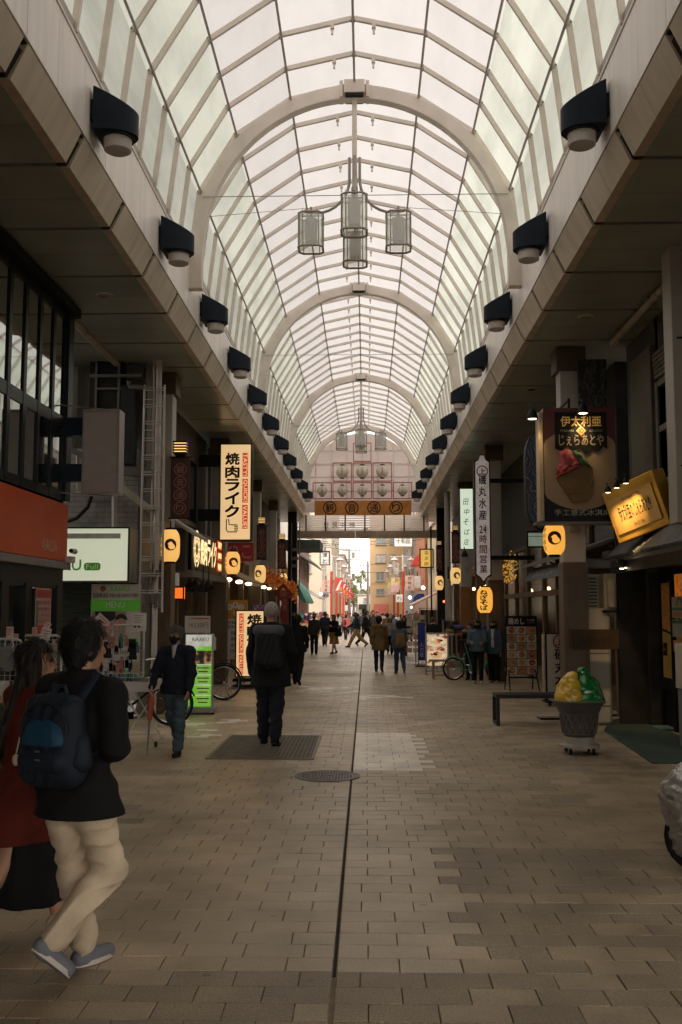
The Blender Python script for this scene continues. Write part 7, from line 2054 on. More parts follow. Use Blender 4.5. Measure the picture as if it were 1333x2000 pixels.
MB().prism([(-.3, -.1), (.35, .1), (.35, .42), (.0, .40), (-.2, .25)], 'y', -.8, 1.5).build('fabric', mat('awning_blue', (.012, .05, .22), .6, var=.1), t)
t = T('striped_awning', 'sloping striped awning over the clothes stall just beyond the arcade', 'awning', (3.9, 45.6, 2.0))
a = at(807, 1183, 45.6); mb = MB()
for k in range(14):
    mb.m = k % 2; mb.prism([(a.x - 3.9, a.z - 2.0 + .0), (.1, .78), (.1, .84), (a.x - 3.9, a.z - 2.0 + .06)], 'y', .45 * k, .45 * k + .45)
mb.build('fabric', [mat('stripe_cream', (.50, .38, .30), .7), mat('stripe_red', (.33, .10, .07), .7)], t)
t = T('clothes_stall', 'stall of dark hanging clothes under the striped awning', 'stall', (3.3, 47, 0))
mb = MB().tube([(-.8, 0, 0), (-.8, 0, 1.75), (.6, 0, 1.75), (.6, 0, 0)], .025, 6); mb.build('rail', M_dark, t)
mb = MB()
for k in range(16): mb.m = k % 6; mb.box((-.72 + .085 * k, 0, 1.3), (.07, .4, .75))
mb.build('clothes', M_cl, t)
MB().box((.3, 0, .45), (1.7, .8, .8)).build('counter', M_wood, t)
M_lampg = translucent_mat('street_lamp_glass', (.75, .68, .62), .5, dirt=.05)
def banner_design(y, W, H, left, par, z0):
    if left:
        MB().span((-W / 2, -.012, z0), (W / 2, .012, z0 + H)).build('banner_cloth', mat('banner_red', (.50, .06, .045), .7), par)
        mb = MB().prism([(-W * .42, z0 + H * .08), (-W * .1, z0 + H * .12), (W * .3, z0 + H * .75), (W * .42, z0 + H * .85), (W * .2, z0 + H * .85), (-W * .05, z0 + H * .6)], 'y', -.022, -.014); mb.build('white_print', M_swhite, par, smooth=0)
        MB().lathe([(.001, -.024), (W * .26, -.016)], c=(W * .12, 0, z0 + H * .22), n=14, axis='y', caps=False).build('orange_print', mat('print_orange', (.60, .22, .05), .7), par)
    else:
        MB().span((-W / 2, -.012, z0), (W / 2, .012, z0 + H)).build('banner_cloth', mat('banner_yellow', (.58, .52, .22), .7), par)
        mb = MB()
        for k in range(9): mb.lathe([(.001, -.024), (W * .22, -.016)], c=(-W * .25 + W * .25 * (k % 3), -.0015 * k, z0 + H * (.16 + .13 * (k // 3))), n=10, axis='y', caps=False)
        mb.build('pink_print', mat('print_pink', (.60, .36, .38), .7), par)
        mb = MB()
        for k in range(5):
            a = 2 * PI * k / 5; mb.prism([(W * .15, z0 + H * .86), (W * .15 + .20 * W * math.cos(a - .3), z0 + H * .86 + .14 * H * math.sin(a - .3)), (W * .15 + .30 * W * math.cos(a), z0 + H * .86 + .18 * H * math.sin(a)), (W * .15 + .20 * W * math.cos(a + .3), z0 + H * .86 + .14 * H * math.sin(a + .3))], 'y', -.022 - .001 * k, -.014)
        mb.build('maple_print', M_postred, par, smooth=0)
PO = ['nearest', 'second', 'third', 'fourth', 'fifth', 'farthest']
for s, X in ((-1, -2.3), (1, 2.42)):
    for k in range(6):
        Y = 66 + 11 * k
        side = 'left' if s < 0 else 'right'
        t = T('lamp_post', '%s red street lamp post with two lanterns and a %s banner on the %s' % (PO[k], 'red' if s < 0 else 'yellow', side), 'lamp post', (X, Y, 0), group='red lamp posts along the street')
        MB().tube([(0, 0, 0), (0, 0, 4.2)], .085, 12).tube([(0, 0, 3.45), (0, 0, 3.6)], .12, 12).tube([(0, 0, 0), (0, 0, .5)], .13, 12).build('red_shaft', M_postred, t)
        MB().tube([(0, 0, 4.2), (0, 0, 5.3)], .06, 10).build('upper_shaft', M_bw, t)
        MB().tube([(-.85, 0, 5.15), (.85, 0, 5.15)], .035, 6).build('cross_arm', M_steel, t)
        for q in (-1, 1):
            lp = MB().lathe([(.12, 4.42), (.20, 4.95)], c=(q * .55, 0, 0), n=8).build('lantern', M_lampg, t)
            MB().lathe([(.26, 4.95), (.23, 5.02), (.05, 5.10), (.03, 5.18)], c=(q * .55, 0, 0), n=8).lathe([(.13, 4.38), (.13, 4.42)], c=(q * .55, 0, 0), n=8).build('lantern_cap', M_bw, lp)
        bx = -s * (.22 + .28)
        e = bpy.data.objects.new('banner', MB().tube([(-.3, 0, 3.78), (.3, 0, 3.78)], .02, 5).tube([(-.3, 0, 2.82), (.3, 0, 2.82)], .02, 5).data('banner', M_steel)); COL.objects.link(e); e.parent = t; e.location = (bx, 0, 0)
        banner_design(0, .56, .92, s < 0, e, 2.84)
a = at(640.5, 1152, 64)
t = T('road_sign', 'round blue no parking sign with red rim beside the nearest left red post', 'road sign', (a.x, 64, a.z))
MB().lathe([(.29, 0), (.29, .03)], n=24, axis='y').build('red_disc', mat('sign_red', (.5, .03, .03), .5), t)
MB().lathe([(.21, -.012), (.21, -.002)], n=24, axis='y').build('blue_disc', mat('sign_blue', (.03, .06, .40), .5), t)
MB().box((0, -.016, 0), (.44, .006, .06), M=Matrix.Rotation(R(45), 3, 'Y')).build('slash', _mats['sign_red'], t)
MB().tube([(.1, .03, 0), (.34, .1, 0)], .025, 6).build('bracket', M_steel, t)
a = at(683, 1072, 120)
t = T('utility_pole', 'concrete utility pole with transformers and insulators at the end of the street', 'utility pole', (a.x, 120, 0))
MB().lathe([(.2, 0), (.13, a.z)], n=12).build('pole', mat('concrete', (.30, .29, .27), .8, var=.1), t)
for k, (z, w) in enumerate(((a.z - .2, 2.2), (a.z - 1.3, 1.8), (a.z - 2.3, 1.5))): MB().box((.3, 0, z), (w, .1, .1)).build('cross_arm', M_steel, t)
for k, (x, z) in enumerate(((.45, a.z - .75), (.5, a.z - 3.3), (-.35, a.z - 4.0))): MB().lathe([(.12, -.35), (.22, -.3), (.22, .3), (.1, .36)], c=(x, 0, z), n=12).build('transformer', M_steel, t)
for k in range(5): MB().lathe([(.05, 0), (.09, .08), (.05, .16), (.09, .24), (.04, .3)], c=(-.6 + .45 * k, 0, a.z - .15 - .0), n=8).build('insulator', M_bw, t)
a2 = at(719, 1104, 120)
t = T('utility_pole', 'second utility pole beside the tan building at the end of the street', 'utility pole', (a2.x, 122, 0))
MB().lathe([(.2, 0), (.13, a2.z + .6)], n=12).build('pole', _mats['concrete'], t)
MB().box((-.3, 0, a2.z), (1.5, .1, .1)).box((-.3, 0, a2.z - .8), (1.2, .1, .1)).build('cross_arm', M_steel, t)
for k in range(4): MB().lathe([(.05, 0), (.09, .08), (.04, .3)], c=(-.9 + .4 * k, 0, a2.z), n=8).build('insulator', M_bw, t)
for k, (z0, z1, y0, y1) in enumerate(((7.2, 7.3, 70, 70.5), (6.0, 6.2, 64, 64), (5.2, 5.0, 85, 86), (9.0, 9.3, 95, 95))):
    t = T('overhead_wire', ['second highest', 'third highest', 'lowest', 'highest'][k] + ' thin wire sagging across the open street', 'wire', (0, y0, z0), group='wires across the street')
    MB().tube([(-3.9 + 7.8 * q / 10, (y1 - y0) * q / 10, (z1 - z0) * q / 10 - .25 * math.sin(PI * q / 10)) for q in range(11)], .014, 4).build('wire', M_dark, t)
def tree(px, Y, h, r, label, cols, seed, n=1500):
    rg = random.Random(seed); x = at(px, 1190, Y).x
    t = T('tree', label, 'tree', (x, Y, 0), group='trees at the end of the street')
    mb = MB().tube([(0, 0, 0), (.1, 0, h * .35), (-.05, .1, h * .65), (0, 0, h * .9)], [.22, .17, .1, .03], 8)
    cl = []
    for k in range(22):
        z = h * rg.uniform(.28, .96); w = r * (1.05 - abs(z / h - .45) * 1.3); a = rg.uniform(0, 2 * PI); d = rg.uniform(.2, 1) * w
        c = Vector((d * math.cos(a), d * math.sin(a), z)); cl.append((c, rg.uniform(.35, .7) * (1.15 - .6 * z / h)))
        mb.tube([(0, 0, z * .8), tuple(c * .6 + Vector((0, 0, z * .35))), tuple(c)], [.06, .04, .02], 5)
    mb.build('trunk', mat('bark', (.10, .075, .05), .85), t)
    mb = MB()
    for k in range(n):
        c, s = cl[rg.randrange(len(cl))]; p = c + Vector((rg.gauss(0, 1), rg.gauss(0, 1), rg.gauss(0, 1))) * s * .55
        d1 = Vector((rg.gauss(0, 1), rg.gauss(0, 1), rg.gauss(0, 1))).normalized(); d2 = d1.orthogonal().normalized(); q = rg.uniform(.07, .15)
        mb.m = rg.randrange(len(cols)); mb.quad(p - d1 * q, p + d2 * q * .6, p + d1 * q, p - d2 * q * .6)
    mb.build('crown', cols, t, smooth=0)
G = [mat('leaf_%d' % i, c, .6, var=.2) for i, c in enumerate([(.10, .13, .03), (.16, .17, .05), (.065, .10, .03), (.22, .20, .07)])]
tree(706, 150, 7.6, 2.4, 'yellow green bushy tree at the end of the street', G, 1, 2600)
tree(690, 146, 5.4, 1.9, 'darker lower tree left of the yellow green one', G[:3], 2, 1500)
tree(716, 158, 5.0, 1.8, 'low tree against the tan building at the end of the street', G, 3, 1200)
a = rect(699, 1163, 722, 1200, 128)
hw = block('street_house', 'small white house with a dark shop eave at the end of the street', a[0] - a[2] / 2, a[0] + a[2] / 2 + .6, 128, 134, (1190 - 1163) / 1945 * 128 + 1.7, M_bw)
win(hw, .1, 2.9, .75, .5)
mb = MB().prism([(0, 2.15), (-.9, 1.7), (-.9, 1.8), (0, 2.35)], 'x', -.9, 1.2); mb.build('shop_eave', M_dark, hw)
MB().span((-.5, -.06, 0), (.9, .0, 1.7)).build('shop_opening', M_interior, hw)
bK = block('street_building', 'pale low row closing the far end of the street behind the trees', -30, 30, 235, 250, 6, M_far)
for k in range(14): win(bK, -13 + 2 * k, 3.6, 1.0, 1.2)
for k, (x, y, w, lab) in enumerate(((-3.3, 57, 3.5, 'stall of small framed goods under the left shop awning'), (-3.2, 68, 4, 'goods stall at the foot of the beige building'), (3.3, 56, 3.5, 'counter of snacks under the blue awning'), (3.1, 66, 5, 'bright shop counter by the nearest right red post'))):
    t = T('goods_stall', lab, 'stall', (x, y, 0))
    MB().box((0, w / 2, .45), (.9, w, .9)).build('counter', M_wood, t)
    mb = MB()
    for q in range(40): mb.m = q % 6; mb.box((grng.uniform(-.4, .4), grng.uniform(0, w), .95 + grng.uniform(0, .5)), (.15, .2, grng.uniform(.1, .3)))
    mb.build('goods', [_mats['souv_%d' % i] for i in range(6)], t)
for k, (px, py, Y, r) in enumerate(((827, 1148, 50, .10), (801, 1167, 56, .10), (627, 1160, 60, .09), (804, 1186, 58, .07))):
    q = at(px, py, Y)
    t = T('globe_lamp', ['bright globe lamp right of the pale grey sign', 'bright globe lamp left of the blue awning', 'bright globe lamp above the left green awning', 'small globe lamp under the blue awning'][k], 'lamp', tuple(q), group='globe lamps over the stalls')
    MB().ball((0, 0, 0), r, 12, 8).build('globe', mat('globe_glow', (1, .9, .75), .5, emit=3.5, ecol=(1, .85, .65)), t)
    MB().tube([(0, 0, r), (0, 0, r + .3)], .012, 5).build('cord', M_dark, t)
M_skin = mat('skin', (.40, .215, .135), .5, var=.08, scale=12)
_cm = {}
def cloth(c, rough=.85):
    k = tuple(round(v, 3) for v in c)
    if k not in _cm: _cm[k] = mat('fabric_%d' % len(_cm), c, rough, var=.22, scale=5, bump=.25, bscale=90, spec=.2)
    return _cm[k]
BLK, NAVY = (.010, .010, .011), (.012, .015, .024)
def v3(*a): return Vector(a)
def hand_prims(w, d, side, s, curl):
    """palm, four bent fingers of different length and a thumb from the side of the palm"""
    d = d.normalized(); inn = v3(-side, 0, 0); inn = (inn - d * inn.dot(d)).normalized(); sp = d.cross(inn).normalized()
    P = [('c', w, w + d * .05 * s, .024 * s, .030 * s, tuple(inn), .5), ('c', w + d * .03 * s, w + d * .075 * s, .030 * s, .032 * s, tuple(inn), .42)]
    for i, L in enumerate((.062, .072, .068, .052)):
        o = w + d * .085 * s + sp * (.027 - .018 * i) * s
        a = o + (d * math.cos(curl * .5) + inn * math.sin(curl * .5)) * L * .5 * s
        b = a + (d * math.cos(curl * 1.3) + inn * math.sin(curl * 1.3)) * L * .5 * s
        P += [('c', o - d * .012 * s, a, .0095 * s, .0085 * s), ('c', a, b, .0085 * s, .007 * s)]
    t0 = w + d * .02 * s + sp * .024 * s; t1 = t0 + (d * .6 + sp * .6 + inn * .35).normalized() * .038 * s
    P += [('c', t0, t1, .011 * s, .0095 * s), ('c', t1, t1 + (d + inn * .5).normalized() * .028 * s, .0095 * s, .0075 * s)]
    return P
def person(label, loc, th, H, top, bottom, hair, shoe=BLK, legs=((18, 8), (-16, 22)), arms=((-12, 10, 15), (14, 10, 20)), lean=2, yaw=0, nod=0, res=.016, fine=False, group=None, mask=None, cap=None, skin=None, scarf=None, lyaw=0):
    s = H / 1.72
    t = T('person', label, 'person', (loc[0], loc[1], 0), PI - R(th), group=group)
    sk = skin or M_skin
    Pv = v3(0, 0, .93 * s); jl = []; fus = []
    for sd, (a, k) in zip((1, -1), legs):
        a, k = R(a), R(k); hp = Pv + v3(sd * .088 * s, 0, -.03 * s)
        kn = hp + v3(sd * .01 * s, -math.sin(a), -math.cos(a)) * .41 * s
        an = kn + v3(0, -math.sin(a - k), -math.cos(a - k)) * .41 * s
        pit = max(-.2, min(1.1, (k - a) * .9)) if a < k * .8 else 0
        fd = v3(sd * .12, -math.cos(pit), -math.sin(pit)).normalized(); fu = v3(0, fd.z, -fd.y).normalized()
        if fu.z < 0: fu = -fu
        if lyaw:
            q = Matrix.Rotation(R(lyaw), 3, 'Z'); kn, an, fd, fu = hp + q @ (kn - hp), hp + q @ (an - hp), q @ fd, q @ fu
        jl.append([hp, kn, an, fd]); fus.append(fu)
    low = min(min(j[2].z - .075 * s, (j[2] + j[3] * .16 * s).z - .035 * s) for j in jl)
    dz = v3(0, 0, -low)
    Pv += dz
    for j in jl: j[0] += dz; j[1] += dz; j[2] += dz
    le = R(lean); up = v3(0, -math.sin(le), math.cos(le))
    C = Pv + up * .28 * s; Nk = Pv + up * .50 * s; Hd = Nk + v3(0, -.025 * s, .155 * s)
    Ms = Matrix.Rotation(R(yaw), 3, 'Z') @ Matrix.Rotation(R(nod), 3, 'X')
    hd = lambda x, y, z: tuple(Hd + Ms @ (v3(x, y, z) * s))
    ja = []
    for sd, am in zip((1, -1), arms):
        f, ab, e = R(am[0]), R(am[1]), R(am[2]); iw = am[3] if len(am) > 3 else .35
        sh = Nk + v3(sd * .175 * s, 0, -.055 * s)
        d1 = v3(sd * math.sin(ab), -math.sin(f), -math.cos(f)).normalized(); el = sh + d1 * .28 * s
        inn = -iw * math.sin(e) * sd + sd * math.sin(ab) * .3
        d2 = v3(inn, -math.sin(f + e), -math.cos(f + e)).normalized(); wr = el + d2 * .245 * s
        ja.append((sh, el, wr, d2))
    Y = (0, 1, 0)
    B = [('c', Pv, C, .145 * s, .14 * s, Y, .68), ('c', C, Nk - up * .07 * s, .145 * s, .10 * s, Y, .66), ('c', ja[0][0], ja[1][0], .058 * s, .058 * s), ('c', Nk - up * .05 * s, Hd - v3(0, -.01, .05) * s, .056 * s, .05 * s)]
    B += [('e', hd(0, .012, .03), tuple(v * s for v in (.077, .097, .095)), Ms), ('c', hd(0, -.02, .0), hd(0, -.045, -.075), .066 * s, .036 * s), ('c', hd(.07, .012, -.005), hd(.078, .02, -.03), .016 * s, .01 * s), ('c', hd(-.07, .012, -.005), hd(-.078, .02, -.03), .016 * s, .01 * s),
          ('c', hd(0, -.088, .015), hd(0, -.102, -.018), .008 * s, .014 * s), ('c', hd(-.018, -.086, -.052), hd(.018, -.086, -.052), .009 * s, .009 * s)]
    for (hp, kn, an, fd), fu in zip(jl, fus): B += [('c', hp, kn, .08 * s, .056 * s), ('c', kn, an, .054 * s, .036 * s), ('c', an - fu * .03 * s, an + fd * .1 * s - fu * .04 * s, .032 * s, .022 * s)]
    for sh, el, wr, d in ja: B += [('c', sh, el, .047 * s, .038 * s), ('c', el, wr, .038 * s, .026 * s)]
    V, Fq = sdf_mesh(B, res, .022 * s)
    for (sh, el, wr, d), sd in zip(ja, (1, -1)):
        V2, F2 = sdf_mesh(hand_prims(wr, d, sd, s, R(38)), .0042 * s if fine else .0075, .006 if fine else .008)
        Fq = np.concatenate([Fq, F2 + len(V)]); V = np.concatenate([V, V2])
    o = bpy.data.objects.new('body', np_mesh('body', V, Fq, sk)); COL.objects.link(o); o.parent = t
    if fine or abs(th) > 100:
        mb = MB()
        for x in (-.031, .031): mb.ball(hd(x, -.078, .02), .0115 * s, 8, 6)
        mb.build('eyes', M_ink, t)
    crease = lambda a, fr: (lambda X, Y, Z: a * (np.abs(np.sin(fr * .8 * Z + 2.2 * np.sin(fr * .35 * X + 2 * Y) + fr * .5 * Y)) ** .6 * np.abs(np.sin(fr * .3 * Z + 4 * X + 1)) - .4 + .22 * np.sin(fr * .45 * X + fr * .3 * Y + fr * .22 * Z)))
    fold = lambda a, fr: (lambda X, Y, Z: a * (np.sin(fr * Z + 1.6 * np.sin(fr * .45 * X + 3 * Y)) * np.sin(fr * .55 * X + 1.1 * np.sin(fr * .4 * Z)) + .5 * np.sin(fr * 1.7 * Y + fr * .8 * Z)))
    kind, col = bottom[0], bottom[1]
    if kind == 'pants':
        bag = bottom[2] if len(bottom) > 2 else .022
        Q = [('c', Pv + v3(0, 0, .06 * s), Pv - v3(0, 0, .05 * s), .15 * s, .155 * s, Y, .72)]
        for hp, kn, an, fd in jl:
            Q += [('c', hp, kn, (.088 + bag * .6) * s, (.058 + bag) * s), ('c', kn, an + (kn - an).normalized() * .03 * s, (.056 + bag) * s, (.044 + bag * .9) * s)]
        soft('trousers', Q, res * .8, cloth(col), t, .025 * s, crease(.020, 40 / s) if fine else fold(.004, 34 / s))
    else:
        hem = bottom[2] * s
        soft('skirt', [('c', Pv + v3(0, 0, .05 * s), v3(0, 0.0, hem + .02), .15 * s, bottom[3] * s, Y, .8)], res, cloth(col), t, .02, lambda X, Y_, Z: .010 * np.sin(9 * np.arctan2(Y_, X) + 2 * Z) * np.clip((Pv.z - Z) * 2, 0, 1), lambda X, Y_, Z: (hem - Z) + 0 * X + 0 * Y_)
    col, hem = top[0], top[1] * s
    opt = top[2] if len(top) > 2 else {}
    th_ = opt.get('thick', .024); fl = opt.get('flare', .02)
    U = [('c', Pv + up * .04 * s, C, (.15 + th_) * s, (.148 + th_) * s, Y, .72), ('c', C, Nk - up * .07 * s, (.148 + th_) * s, (.105 + th_) * s, Y, .72), ('c', ja[0][0], ja[1][0], (.06 + th_ * .7) * s, (.06 + th_ * .7) * s), ('c', Nk - up * .03 * s, Nk + up * .03 * s, .072 * s, .066 * s)]
    if hem < Pv.z: U.append(('c', Pv, v3(0, .01, hem - .03), (.155 + th_) * s, (.16 + th_ + fl) * s, Y, .75))
    if hem < Pv.z:
        for hp, kn, an, fd in jl: U.append(('c', hp, hp + (kn - hp) * .85, (.105 + th_) * s, (.10 + th_ + fl * .5) * s))
    for sh, el, wr, d in ja: U += [('c', sh, el, (.05 + th_ * .8) * s, (.042 + th_ * .8) * s), ('c', el, wr - d * .01 * s, (.042 + th_ * .8) * s, (.032 + th_ * .6) * s)]
    if opt.get('hood'): U += [('e', tuple(Nk + v3(0, .085, -.03) * s), (.12 * s, .075 * s, .085 * s))]
    soft(opt.get('name', 'coat' if top[1] < .8 else 'jacket'), U, res, cloth(col), t, .03 * s, crease(.015, 26 / s) if fine else fold(.0035, 26 / s), lambda X, Y_, Z: np.maximum((hem - Z) + 0 * X + 0 * Y_, (Z - (Nk.z + .055 * s)) + 0 * X + 0 * Y_))
    if opt.get('shirt'):
        soft('shirt', [('c', tuple(C + v3(0, -.112, opt.get('sl', -.2)) * s), tuple(Nk + v3(0, -.062, -.01) * s), (.012 if opt.get('sl') else .045) * s, (.040 if opt.get('sl') else .055) * s), ('c', tuple(Nk + v3(0, -.02, .0) * s), tuple(Nk + v3(0, -.02, .05) * s), .064 * s, .06 * s)], res * .7, cloth(opt['shirt']), t, .02)
    if scarf: soft('scarf', [('c', tuple(Nk + v3(-.03, -.01, .02) * s), tuple(Nk + v3(.03, -.01, .02) * s), .075 * s, .075 * s)], res, cloth(scarf), t, .02)
    for (hp, kn, an, fd), up_ in zip(jl, fus):
        a, b = an - up_ * .035 * s - fd * .03 * s, an - up_ * .042 * s + fd * .15 * s
        so = soft('shoe', [('c', a, b, .043 * s, .037 * s, (1, 0, 0), .95), ('c', an, a + fd * .03 * s, .043 * s, .046 * s)], max(.008, res * .6), cloth(shoe, .6), t, .02)
        if fine:
            ax = fd.cross(up_).normalized(); mb = MB(); v = []; f = []; n = 16
            for lv in (-.045, -.022):
                for k in range(n):
                    w = 2 * PI * k / n; l_ = .06 + .125 * math.cos(w); ww = .046 * math.sin(w) * (1.05 - .12 * math.cos(w))
                    v.append(an + fd * l_ * s + ax * ww * s + up_ * ((lv - .026) * s))
            for k in range(n): f.append((k, (k + 1) % n, n + (k + 1) % n, n + k))
            f += [tuple(range(n - 1, -1, -1)), tuple(range(n, 2 * n))]
            mb.raw(v, f).build('sole', cloth(opt.get('sole', (.03, .03, .03)), .7), so)
    hk, hc = hair[0], hair[1]
    mh = mat('hair_%d' % int(hc[0] * 1000), hc, .55, var=.35, scale=40, bump=.5, bscale=120, spec=.35)
    MsI = Ms.transposed(); Hs = Hd
    def facecut(X, Y_, Z):
        x, y, z = X - Hs.x, Y_ - Hs.y, Z - Hs.z
        ly = MsI[1][0] * x + MsI[1][1] * y + MsI[1][2] * z; lz = MsI[2][0] * x + MsI[2][1] * y + MsI[2][2] * z
        fr = np.minimum(-.028 * s - ly, .062 * s - lz + .0 * ly)      # in front of the ears and below the hairline: removed
        if hk == 'short': fr = np.maximum(fr, np.minimum(-.005 * s - lz - ly * .5, 1.0))
        return fr
    Hp = [('e', hd(0, .018, .04), tuple(v * s for v in (.088, .108, .104)), Ms)]
    if hk == 'thick': Hp = [('e', hd(0, .016, .038), tuple(v * s for v in (.098, .116, .118)), Ms), ('c', hd(0, .05, .0), hd(0, .055, -.06), .07 * s, .055 * s)]
    if hk in ('long', 'bob'):
        L_ = hair[2] if len(hair) > 2 else .3
        Hp += [('c', hd(0, .045, -.02), hd(0, .075 + max(0, L_ - .25) * .5, -L_), .088 * s, .07 * s, tuple(Ms @ v3(0, 1, 0)), .62), ('c', hd(.065, .01, .0), hd(.075, .03, -L_ * .8), .036 * s, .022 * s), ('c', hd(-.065, .01, .0), hd(-.075, .03, -L_ * .8), .036 * s, .022 * s)]
    hn = (lambda X, Y_, Z: .004 * np.sin(70 * X + 8 * Z) + .0025 * np.sin(110 * Y_ + 90 * X)) if hk != 'bald' else None
    ho = soft('hair', Hp, max(.008, res * .6), mh, t, .03, hn, facecut)
    if fine and hk != 'bald':
        hr = random.Random(5); vs = [v.co.copy() for v in ho.data.vertices]; mb = MB()
        ln = .10 if hk == 'long' else .035
        for q in range(1500):
            p = vs[hr.randrange(len(vs))]; nn = (p - Hd - v3(0, .01, .02)); nn.z *= .4 if p.z < Hd.z - .08 else 1; nn.normalize()
            d = v3(hr.gauss(0, .3), .2 + hr.gauss(0, .35), -1); d = (d - nn * d.dot(nn)).normalized(); w = d.cross(nn).normalized() * .0022
            L_ = ln * hr.uniform(.5, 1.2); a = p + nn * .002; b = a + d * L_ * .5 + nn * hr.uniform(.003, .009); c = a + d * L_ + nn * hr.uniform(-.002, .012)
            mb.raw([a - w, a + w, b - w, b + w, c], [(0, 1, 3, 2), (2, 3, 4)])
        mb.build('strands', mh, ho, smooth=0)
    if mask: soft('face_mask', [('c', hd(0, -.055, -.03), hd(0, -.06, -.06), .060 * s, .046 * s), ('c', hd(-.06, -.02, -.025), hd(.06, -.02, -.025), .022 * s, .022 * s)], max(.008, res * .5), cloth(mask), t, .02)
    if cap:
        soft('cap', [('e', hd(0, .01, .07), tuple(v * s for v in (.098, .115, .085)), Ms), ('c', hd(-.03, -.12, .055), hd(.03, -.12, .055), .055 * s, .055 * s, (0, 0, 1), .22)], max(.008, res * .6), cloth(cap), t, .02, None, lambda X, Y_, Z: (Hd.z + .035 * s - Z) + 0 * X + 0 * Y_)
    t['_nk'] = tuple(Nk); t['_pv'] = tuple(Pv); t['_s'] = s
    t['_w'] = [c for j in ja for c in j[2]]
    return t
def wpt(t, p):
    return Matrix.Translation(t.location) @ Matrix.Rotation(t.rotation_euler.z, 4, 'Z') @ Vector(p)
def worn(t, name, label, cat):
    return T(name, label, cat, tuple(t.location), t.rotation_euler.z)
def backpack(t, label, col, size=(.15, .085, .22), drop=.21, off=.17, strap=None, panel=None, res=.012, fine=False, lid=None):
    s = t['_s']; nk = Vector(t['_nk']); b = worn(t, 'backpack', label, 'backpack')
    c = nk + v3(0, off, -drop) * s; w, d, h = (v * s for v in size)
    P = []
    for q in (-1, 0, 1): P += [('c', c + v3(q * w * .55, 0, -h * .62), c + v3(q * w * .5, .0, h * .58), d * 1.0, d * .82)]
    soft('bag_body', P, res, cloth(col, .6), b, .06, lambda X, Y_, Z: .004 * np.sin(30 * Z + 9 * np.sin(11 * X)))
    if panel:
        P = [('c', c + v3(-w * .4, d * .62, -h * .05), c + v3(w * .4, d * .62, -h * .05), d * .62, d * .62), ('c', c + v3(-w * .3, d * .58, h * .25), c + v3(w * .3, d * .58, h * .25), d * .5, d * .5)]
        soft('front_pocket', P, res * .8, cloth(panel, .5), b, .05, None, lambda X, Y_, Z: (c.z - h * .12 - Z) + 0 * X + 0 * Y_)
        P = [('c', c + v3(-w * .48, d * .55, -h * .45), c + v3(w * .48, d * .55, -h * .45), d * .75, d * .75)]
        soft('lower_pocket', P, res * .8, cloth(col, .6), b, .05, None, lambda X, Y_, Z: (Z - c.z + h * .16) + 0 * X + 0 * Y_)
    if lid: soft('lid', [('c', c + v3(-w * .75, 0, h * .92), c + v3(w * .75, 0, h * .92), d * .75, d * .75)], res, cloth(lid), b, .03)
    mb = MB()
    for q in (-1, 1):
        x = q * w * .62
        pts = [c + v3(x * .9, -d * .6, h * .75), nk + v3(x * 1.05, .03, .055) * 1.0 if False else nk + v3(x * 1.0, .02 * s, .035 * s), nk + v3(x * 1.1, -.09 * s, -.02 * s), nk + v3(x * 1.35, -.13 * s, -.14 * s), nk + v3(x * 1.6, -.08 * s, -.27 * s), nk + v3(x * 1.55, .05 * s, -.33 * s), c + v3(x, -d * .3, -h * .6)]
        mb.tube([tuple(p) for p in pts], .030 * s, 8, flat=.3)
    mb.tube([tuple(c + v3(-.04 * s, -d * .4, h * .9)), tuple(c + v3(-.035 * s, -d * .3, h * 1.1)), tuple(c + v3(.035 * s, -d * .3, h * 1.1)), tuple(c + v3(.04 * s, -d * .4, h * .9))], .010 * s, 6)
    mb.build('strap', cloth(strap or col, .7), b)
    if fine:
        mb = MB()
        pts = [tuple(c + v3(w * .85 * math.cos(a), d * .75 + .01, h * .15 + h * .62 * math.sin(a))) for a in [PI * k / 16 for k in range(17)]]
        mb.tube(pts, .006, 5).build('zip', M_dark, b)
        MB().box(tuple(c + v3(-w * .05, d * 1.32, -h * .22)), (.03, .008, .008)).box(tuple(c + v3(-w * .05, d * 1.30, -h * .40)), (.03, .008, .008)).build('buckle', M_chrome, b)
        MB().tube([tuple(c + v3(w * .95, d * .6, 0)), tuple(c + v3(w * .97, d * .8, -.07))], .004, 5).ball(tuple(c + v3(w * .97, d * .82, -.10)), (.018, .014, .028), 10, 8).build('charm', mat('charm_cream', (.45, .40, .30), .5), b)
        soft('side_pocket', [('c', c + v3(-w * .95, -.0, -h * .45), c + v3(-w * .95, 0, -h * .1), d * .62, d * .5)], res, cloth(col, .6), b, .03)
        soft('side_pocket', [('c', c + v3(w * .95, -.0, -h * .45), c + v3(w * .95, 0, -h * .1), d * .62, d * .5)], res, cloth(col, .6), b, .03)
    return b
def bag(t, label, col, at_, r, strap_to=None, name='shoulder_bag', cat='bag'):
    b = worn(t, name, label, cat); s = t['_s']; c = Vector(at_) * s
    soft('bag_body', [('c', c + v3(0, -r[1] * .6, -r[2] * .5), c + v3(0, r[1] * .6, -r[2] * .5), r[2] * .6, r[2] * .6, (1, 0, 0), r[0] / r[2]), ('c', c + v3(0, -r[1] * .5, r[2] * .4), c + v3(0, r[1] * .5, r[2] * .4), r[2] * .45, r[2] * .45, (1, 0, 0), r[0] / r[2])], .014, cloth(col), b, .04)
    nk = Vector(t['_nk'])
    e = nk + v3(strap_to, 0, .02) * s if strap_to is not None else c + v3(0, 0, r[2] + .25)
    MB().tube([tuple(c + v3(0, -r[1] * .7, r[2] * .6)), tuple(e + v3(0, -.10 * s, -.05)), tuple(e), tuple(e + v3(0, .10 * s, -.05)), tuple(c + v3(0, r[1] * .7, r[2] * .6))], .012, 6).build('strap', cloth(col), b)
    return b
